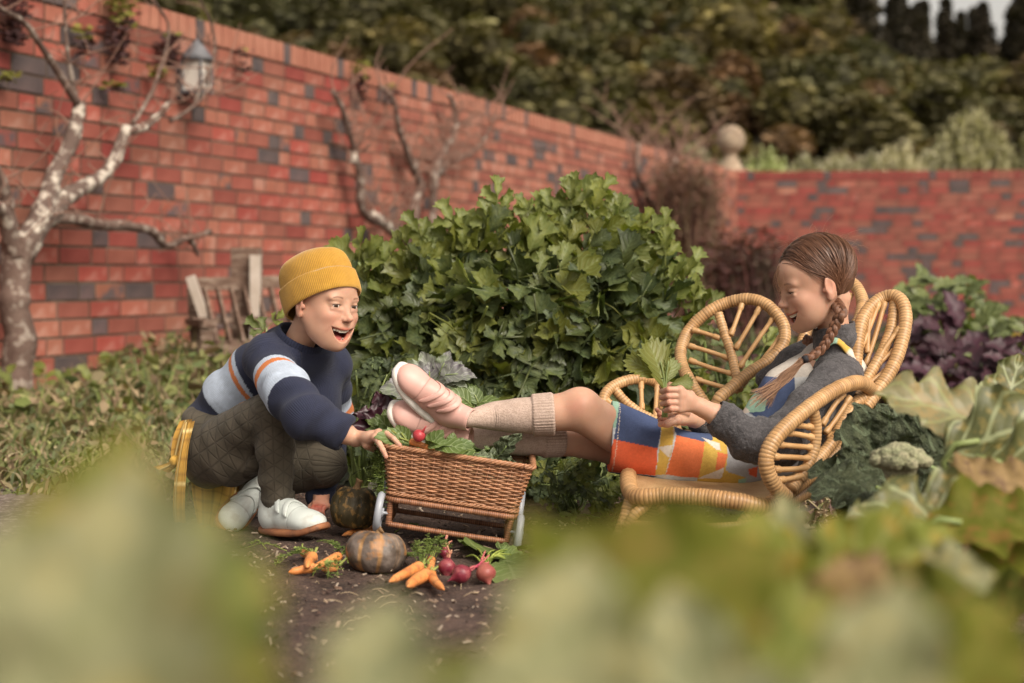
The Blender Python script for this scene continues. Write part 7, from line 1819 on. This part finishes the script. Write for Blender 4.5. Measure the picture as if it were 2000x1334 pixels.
# dungaree strap over the near shoulder
def strap():
    from mathutils.bvhtree import BVHTree
    cm_ = card.data; bv = BVHTree.FromPolygons([v.co[:] for v in cm_.vertices], [tuple(p.vertices) for p in cm_.polygons])
    P, _ = resample(ats([(1556, 712, 3.345), (1590, 684, 3.365), (1625, 668, 3.36), (1655, 672, 3.345), (1678, 700, 3.345), (1684, 735, 3.36)]), 40)
    for i in range(40):
        dr = Vector((0.05 + .3 * i / 40, -.75, .65)).normalized(); hit = bv.ray_cast(Vector(P[i]) + dr * .2, -dr)[0]
        if hit: P[i] = np.array(hit)
    for _ in range(3): P[1:-1] = (P[:-2] + P[1:-1] + P[2:]) / 3
    T, N, B = frames(P, up=(0, -1, .3)); V = []; C_ = []
    for i in range(40):
        nrm_ = A(-.2 + i * .02, -.75, .62); nrm_ /= np.linalg.norm(nrm_); sd = np.cross(T[i], nrm_); sd /= np.linalg.norm(sd)
        for a, o_ in ((-1, -.001), (-1, .003), (1, .003), (1, -.001)): V.append(P[i] + sd * a * .0095 + nrm_ * (o_ + .0015)); C_.append(CR['mint'] if i < 20 else CR['yel'] if i < 26 else CR['wht'])
    F = [(i * 4 + j, i * 4 + (j + 1) % 4, (i + 1) * 4 + (j + 1) % 4, (i + 1) * 4 + j) for i in range(39) for j in range(4)]
    mesh('shoulder_strap', V, F, dress_m, girl, col=np.array(C_))
strap()
# ---- hair
hair_m = mat('brown_hair', (1, 1, 1), attr=True, rough=.38, spec=.45)
def hcol(): v = rnd.uniform(.7, 1.35); return A(.150, .070, .040) * v
def hair():
    g = G()
    v = Vol((-.085, -.108, -.07), (.085, .10, .12), .002)
    v.add(ell((0, -.012, .032), (.0735, .0880, .0765)), .01); v.add(ell((0, -.040, -.004), (.054, .048, .050)), .015)
    def face(x, y, z): return (z - .066 + (y * 0)) * 0 + (-(y - .030) * .55 - (.070 - z) * -.0 + (z - .058) * .83 - .012)      # in front of and below the hairline
    v.cut((lambda x, y, z: np.maximum(-((.014 + .62 * (y - .005)) - z) * .85, -.004 - y) + 0 * x, A(-.1, -.1, -.1), A(.1, .12, .13)), .004)
    v.cut(ell((.08, .004, -.012), (.030, .0165, .028)), .003); v.cut(ell((-.08, .004, -.012), (.030, .0165, .028)), .003)
    v.cut((lambda x, y, z: z + .050 + (y + .03) * .35 + 0 * x, A(-.1, -.1, -.1), A(.1, .12, .13)), .004)
    V, F = v.mesh(1); g.add(GH.ws(V), F, A(.095, .045, .027))
    c0 = A(0, -.012, .030); rad = A(.0745, .0890, .0775)
    def surf(d, k=1.0): d = d / np.linalg.norm(d); return c0 + d * rad * k
    for side in (1, -1):
        root_ = A(.059 * side, -.029, -.037)
        for i in range(1000 if side == 1 else 260):
            p = rnd.random(); th = R(24 + 214 * p)        # along the parting, from the forehead over the crown
            a = A(.02 * side * rnd.random(), math.cos(th), math.sin(th)); 
            e = (root_ + nr.normal(0, 1, 3) * A(.003, .007, .012) - c0) / rad
            n = 15; pts = []
            k = rnd.uniform(1.0, 1.045)
            for j in range(n):
                t = j / (n - 1); d = a * (1 - t) ** 1.0 + e * t; d /= np.linalg.norm(d)
                lift = A(side * .45 * (1 - .5 * p), 0, .14 + .34 * (1 - p) ** 3) * math.sin(math.pi * t)
                d = d + lift; q = surf(d, k + .012 * math.sin(t * 3.1))
                if t > .85: q = q * (1 - (t - .85) / .15 * .6) + (root_ + A(0, 0, -.004)) * ((t - .85) / .15 * .6)
                pts.append(q)
            V, F = tube(GH.ws(pts), np.linspace(.00062, .00075, n), 3, cap=False); g.add(V, F, hcol())
    # fine flyaway hairs and the fringe wisps before the face
    for i in range(60):
        p = rnd.random(); th = R(40 + 150 * p); a = A(rnd.uniform(-.5, .8), math.cos(th), math.sin(th)); s0 = surf(a, 1.0)
        d = a / np.linalg.norm(a) + nr.normal(0, .5, 3); L = rnd.uniform(.01, .035)
        V, F = tube(GH.ws(resample([s0, s0 + d * L * .5 + A(0, -.01, 0), s0 + d * L + A(0, rnd.uniform(-.03, .02), -.012)], 7)[0]), [.00025] * 7, 3, cap=False); g.add(V, F, A(.22, .11, .065))
    for i in range(20):
        x = rnd.uniform(-.03, .035); s0 = A(x, .077 - abs(x) * .4, .062)
        q1 = s0 + A(rnd.uniform(-.006, .008), rnd.uniform(.012, .022), -.03); q2 = q1 + A(rnd.uniform(-.01, .01), rnd.uniform(-.008, .008), -rnd.uniform(.02, .07))
        V, F = tube(GH.ws(resample([s0, q1, q2], 9)[0]), [.0003] * 9, 3, cap=False); g.add(V, F, A(.26, .14, .08))
    for x, y in ((.060, .045), (.064, .030)):
        V, F = tube(GH.ws(resample([(x - .004, y, .03), (x + .008, y - .010, -.02), (x + .002, y - .01, -.075)], 12)[0]), [.0005] * 12, 4); g.add(V, F, A(.16, .08, .05))
    g.obj('hair', hair_m, girl)
hair()
def braid(P, w0, w1, nturn, lock=.0085):
    g = G(); n = nturn * 14; Q, L = resample(P, n); T, N, B = frames(Q, up=(0, -1, 0))
    for k in range(3):
        ph = k * 2 * math.pi / 3; t = np.arange(n) / n; w_ = w0 + (w1 - w0) * t; a = t * nturn * 2 * math.pi + ph
        C0 = Q + B * (np.sin(a) * w_)[:, None] + N * (np.sin(2 * a) * w_ * .55)[:, None]
        for i in range(16):
            q = 2 * math.pi * i / 16; rr_ = lock * (w_ / w0) * .72
            Tt, Nn, Bb = frames(C0, up=(0, -1, 0)); Pp = C0 + (Nn * math.cos(q) + Bb * math.sin(q) * 1.15) * rr_[:, None]
            V, F = tube(Pp, rr_ * .30, 4, cap=False); g.add(V, F, hcol() * 1.15)
        V, F = tube(C0, lock * (w_ / w0) * .8, 8); g.add(V, F, A(.07, .034, .02))
    return g
bp = [GH.w((.058, -.030, -.034)), at(1642, 606, 3.322), at(1633, 630, 3.315), at(1622, 655, 3.31), at(1604, 683, 3.305), at(1584, 697, 3.30), at(1572, 701, 3.30)]
braid(bp, .0085, .0050, 6).obj('braid', hair_m, girl)
g = braid([at(1600, 690, 3.46), at(1588, 672, 3.46), at(1572, 662, 3.47)], .007, .005, 2); g.obj('braid', hair_m, girl)
tie = mat('hair_tie', (.02, .018, .022), rough=.8)
V, F = tube([at(1578, 700, 3.298), at(1568, 703, 3.298)], .0075, 12); mesh('hair_tie', V, F, tie, girl)
g = G()
for i in range(150):
    a = np.array(at(1568, 704, 3.298)) + nr.normal(0, .0028, 3); b = np.array(at(1530 + rnd.uniform(-8, 8), 738 + rnd.uniform(-8, 10), 3.305)); c_ = np.array(at(1484 + rnd.uniform(-22, 26), 778 + rnd.uniform(-16, 20), 3.31 + rnd.uniform(-.01, .01)))
    P, _ = resample([a, b + nr.normal(0, .002, 3), c_], 12); V, F = tube(P, np.linspace(.0009, .0004, 12), 3, cap=False); g.add(V, F, A(.42, .25, .16) * rnd.uniform(.6, 1.3))
g.obj('hair_tail', hair_m, girl)
# ================================================================ WHAT IS IN THE CART, AND THE SPRIG IN THE HAND
rad_m = mat('round_leaf', (.09, .135, .035), (.14, .19, .055), ns=14, rough=.42, trl=.25, veins=(14, (.32, .38, .2), .6), bd=.002, rnd_=.25)
redc_m = mat('red_cabbage_leaf', (.13, .115, .135), (.18, .20, .15), ns=12, rough=.4, trl=.15, veins=(14, (.30, .32, .26), .5), bd=.002, c3=(.2, .26, .13), ns3=20, a3=.6)
lett_m = mat('purple_lettuce', (.040, .012, .020), (.075, .022, .032), ns=14, rough=.35, trl=.1)
RL = [leaf_mesh(1, .40, 14, .03, 0, .15, .25, i, .015, 3, .7) for i in range(4)]
def bunch(name, lab, cat, items, m, base, stem=.0016, stm=None, lms=None, ws=1.0):
    base = np.array(base); root = empty(name, base, lab, cat)
    for (a, b, up) in items:
        a, b = A(*at(*a)), A(*at(*b)); leaf_obj('leaf', a, b, up, ws, m, root, (lms or RL)[rnd.randrange(len(lms or RL))])
        V, F = tube(resample([base, base * .5 + a * .5 + A(0, 0, .006), a, a + (b - a) * .5], 9)[0], np.linspace(stem, stem * .6, 9), 5); mesh('stem', V, F, stm or stalk_m, root)
    return root
UP = (0, -.6, .8)
bunch('radish_bunch', 'bunch of round green radish leaves spilling over the cart rim by the hand', 'radish', [((800, 868, 3.22), (740, 842, 3.19), UP), ((800, 866, 3.22), (772, 832, 3.22), (-.3, -.8, .3)), ((815, 872, 3.2), (812, 846, 3.2), (-.4, -.8, .4)), ((836, 876, 3.2), (862, 844, 3.18), (.3, -.8, .4)),
    ((835, 872, 3.19), (870, 858, 3.17), UP), ((860, 872, 3.19), (908, 868, 3.17), (.1, -.7, .7)), ((880, 874, 3.2), (886, 845, 3.2), (.1, -1, .2)), ((850, 870, 3.2), (838, 852, 3.17), UP), ((880, 878, 3.19), (925, 858, 3.2), UP), ((790, 866, 3.2), (778, 842, 3.2), UP)], rad_m, A(*at(835, 890, 3.25)))
def sph(px, py, Y, r_, m, nm, lab, cat, tail=None):
    c = A(*at(px, py, Y)); V, F = lathe([(r_ * math.sin(t) + .0002, -r_ * math.cos(t)) for t in np.linspace(.02, 3.12, 14)], (0, 0, 0), 18); V = V * (1 + .04 * vn(V, 80))[:, None]
    root = empty(nm, c - A(0, 0, r_), lab, cat); mesh('root', V + c, F, m, root)
    if tail is not None: P, _ = resample([c, c + np.array(tail) * r_ * 1.4, c + np.array(tail) * r_ * 2.4 + A(0, 0, .002)], 8); V, F = tube(P, np.linspace(r_ * .45, .0006, 8), 7); mesh('tail', V, F, m, root)
radm = mat('radish_skin', (.38, .035, .045), (.44, .07, .075), ns=30, rough=.35, bump=.2, bs=80)
sph(818, 851, 3.18, .0125, radm, 'radish', 'red radish lying among the leaves at the cart rim', 'radish', (.5, -.3, .6))
carrot(A(*at(800, 862, 3.2)), A(*at(850, 878, 3.19)), .0075, 'peeled looking carrot tip among the radish leaves in the cart')
bunch('red_cabbage_shoots', 'greyish purple red cabbage shoots standing behind the pink shoes', 'cabbage', [((850, 740, 3.46), (822, 686, 3.46), (0, -1, .2)), ((858, 730, 3.45), (878, 688, 3.44), (.2, -1, .1)), ((865, 735, 3.44), (925, 725, 3.42), (0, -.7, .7)), ((862, 742, 3.44), (912, 745, 3.42), (0, -.5, .9)), ((850, 742, 3.43), (872, 766, 3.40), (0, -1, -.1)),
    ((840, 745, 3.44), (838, 705, 3.44), (0, -1, 0)), ((868, 750, 3.44), (905, 705, 3.45), (.3, -1, .1)), ((845, 738, 3.45), (805, 705, 3.48), (0, -.8, .5)), ((830, 740, 3.45), (766, 712, 3.45), (0, -.8, .6)), ((820, 760, 3.46), (748, 752, 3.42), (0, -.8, .5))], redc_m, A(*at(862, 800, 3.46)), lms=[leaf_mesh(1, .42, 18, .03, 2, .3, .3, i, .04, 4, .5) for i in range(4)])
bunch('spinach_leaves', 'smooth light green leaves lying between the shoes and the lovage', 'leaves', [((930, 800, 3.42), (872, 770, 3.40), UP), ((930, 800, 3.42), (900, 745, 3.44), (0, -1, .2)), ((935, 790, 3.42), (920, 752, 3.42), (.3, -1, .2)), ((930, 790, 3.42), (972, 775, 3.40), (0, -.5, .9)), ((920, 790, 3.40), (885, 760, 3.38), (0, -.8, .6))], rad_m, A(*at(935, 830, 3.46)))
LET = [leaf_mesh(1, .38, 24, .12, 4, .3, .4, i, .07, 4, .6) for i in range(4)]
bunch('purple_lettuce', 'very dark purple frilly lettuce hanging at the cart corner beside the shoe', 'lettuce', [((765, 830, 3.46), (708, 792, 3.42), UP), ((765, 830, 3.46), (735, 768, 3.45), (0, -1, .2)), ((765, 835, 3.46), (706, 822, 3.40), (0, -.8, .4)), ((770, 830, 3.46), (752, 775, 3.44), (0, -1, .2)), ((765, 830, 3.44), (722, 808, 3.40), (0, -1, .3))], lett_m, A(*at(775, 860, 3.46)), lms=LET)
bunch('green_lettuce', 'small frilly green lettuce squeezed between the purple lettuce and the shoe', 'lettuce', [((765, 850, 3.36), (728, 812, 3.34), UP), ((768, 850, 3.36), (750, 800, 3.36), (0, -1, .2)), ((765, 852, 3.35), (724, 835, 3.32), (0, -.9, .5)), ((770, 850, 3.34), (742, 815, 3.31), (0, -1, .4)), ((772, 850, 3.34), (760, 812, 3.34), (0, -1, .3))], rad_m, A(*at(775, 865, 3.38)), lms=LET)
sv = leaf_mesh(1, .30, 30, .04, 3, .35, .3, 5, .06, 6, .6); Vs_ = sv[0].copy(); Vs_[:, 2] += .03 * vn(Vs_, 20) + .02 * vn(Vs_, 38); sv = (Vs_, sv[1], sv[2])
bunch('kale_leaf', 'dark crinkled kale leaf curling up over the cart rim under the socks', 'kale', [((972, 892, 3.26), (1006, 850, 3.22), (-.5, -.8, .1)), ((925, 890, 3.22), (975, 896, 3.20), (0, -.4, .9)), ((950, 890, 3.28), (1012, 890, 3.30), (0, -.3, 1))], sav_m, A(*at(930, 890, 3.3)), lms=[sv])
bunch('green_leaves', 'broad leaves bedding the socks inside the cart', 'leaves', [((rnd.uniform(790, 960), 880, 3.3 + rnd.uniform(-.03, .08)), (rnd.uniform(780, 1000), 868 + rnd.uniform(-8, 14), 3.28 + rnd.uniform(-.04, .1)), UP) for i in range(18)], rad_m, A(*at(880, 920, 3.32)))
fern_thing([(A(*at(752, 870, 3.23)), A(*at(738, 930, 3.21))), (A(*at(750, 865, 3.24)), A(*at(730, 905, 3.23))), (A(*at(754, 880, 3.22)), A(*at(742, 975, 3.21))), (A(*at(750, 890, 3.23)), A(*at(728, 960, 3.22))), (A(*at(752, 900, 3.22)), A(*at(746, 1002, 3.20))), (A(*at(748, 870, 3.24)), A(*at(724, 935, 3.24))), (A(*at(756, 870, 3.25)), A(*at(745, 940, 3.24)))], .020, 42, 'feathery dill hanging down the cart\'s corner behind the fingers', 'dill')
# filling so that the cart is not hollow
V = c2w(np.array([(x, y, CH * .55 + .008 * math.sin(x * 70 + y * 40)) for x in np.linspace(-CW / 2 + .004, CW / 2 - .004, 20) for y in np.linspace(.006, CD - .006, 14)]))
F = [(i * 14 + j, i * 14 + j + 1, (i + 1) * 14 + j + 1, (i + 1) * 14 + j) for i in range(19) for j in range(13)]
o = mesh('leafy_filling', V, F, sav_m); tag(o, 'dark leafy vegetables heaped inside the wicker cart under the socks', 'vegetables')
# sprig held by the girl
sp_root = empty('lovage_sprig', at(1303, 800, 3.19), 'fresh lovage sprig held upright in the girl\'s fist', 'sprig')
for (a, b, up, k) in [((1300, 765, 3.19), (1270, 646, 3.18), (.3, -1, .1), 1), ((1296, 740, 3.19), (1222, 690, 3.17), (-.1, -1, .4), 3), ((1302, 750, 3.19), (1322, 690, 3.20), (.4, -1, .1), 5), ((1308, 752, 3.2), (1362, 742, 3.2), (.1, -1, .2), 7), ((1300, 748, 3.20), (1282, 700, 3.22), (0, -1, .2), 9)]:
    a, b = A(*at(*a)), A(*at(*b)); v, f, S = leaflet(40 + k, .40, 17, .25); L = np.linalg.norm(b - a); Bm = basis(b - a, up); v = v * 1.0; mesh('leaf', (v * L * .98) @ Bm.T + a, f, lov_l if k % 4 else lov_m, sp_root, su=S)
for dx in (0, 4, -4):
    V, F = tube(resample(ats([(1298 + dx, 815, 3.195), (1300 + dx * .5, 780, 3.190), (1297 + dx, 740, 3.19), (1290 + dx * 4, 705, 3.19)]), 14)[0], np.linspace(.0022, .0012, 14), 6); mesh('stem', V, F, stalk_m, sp_root)
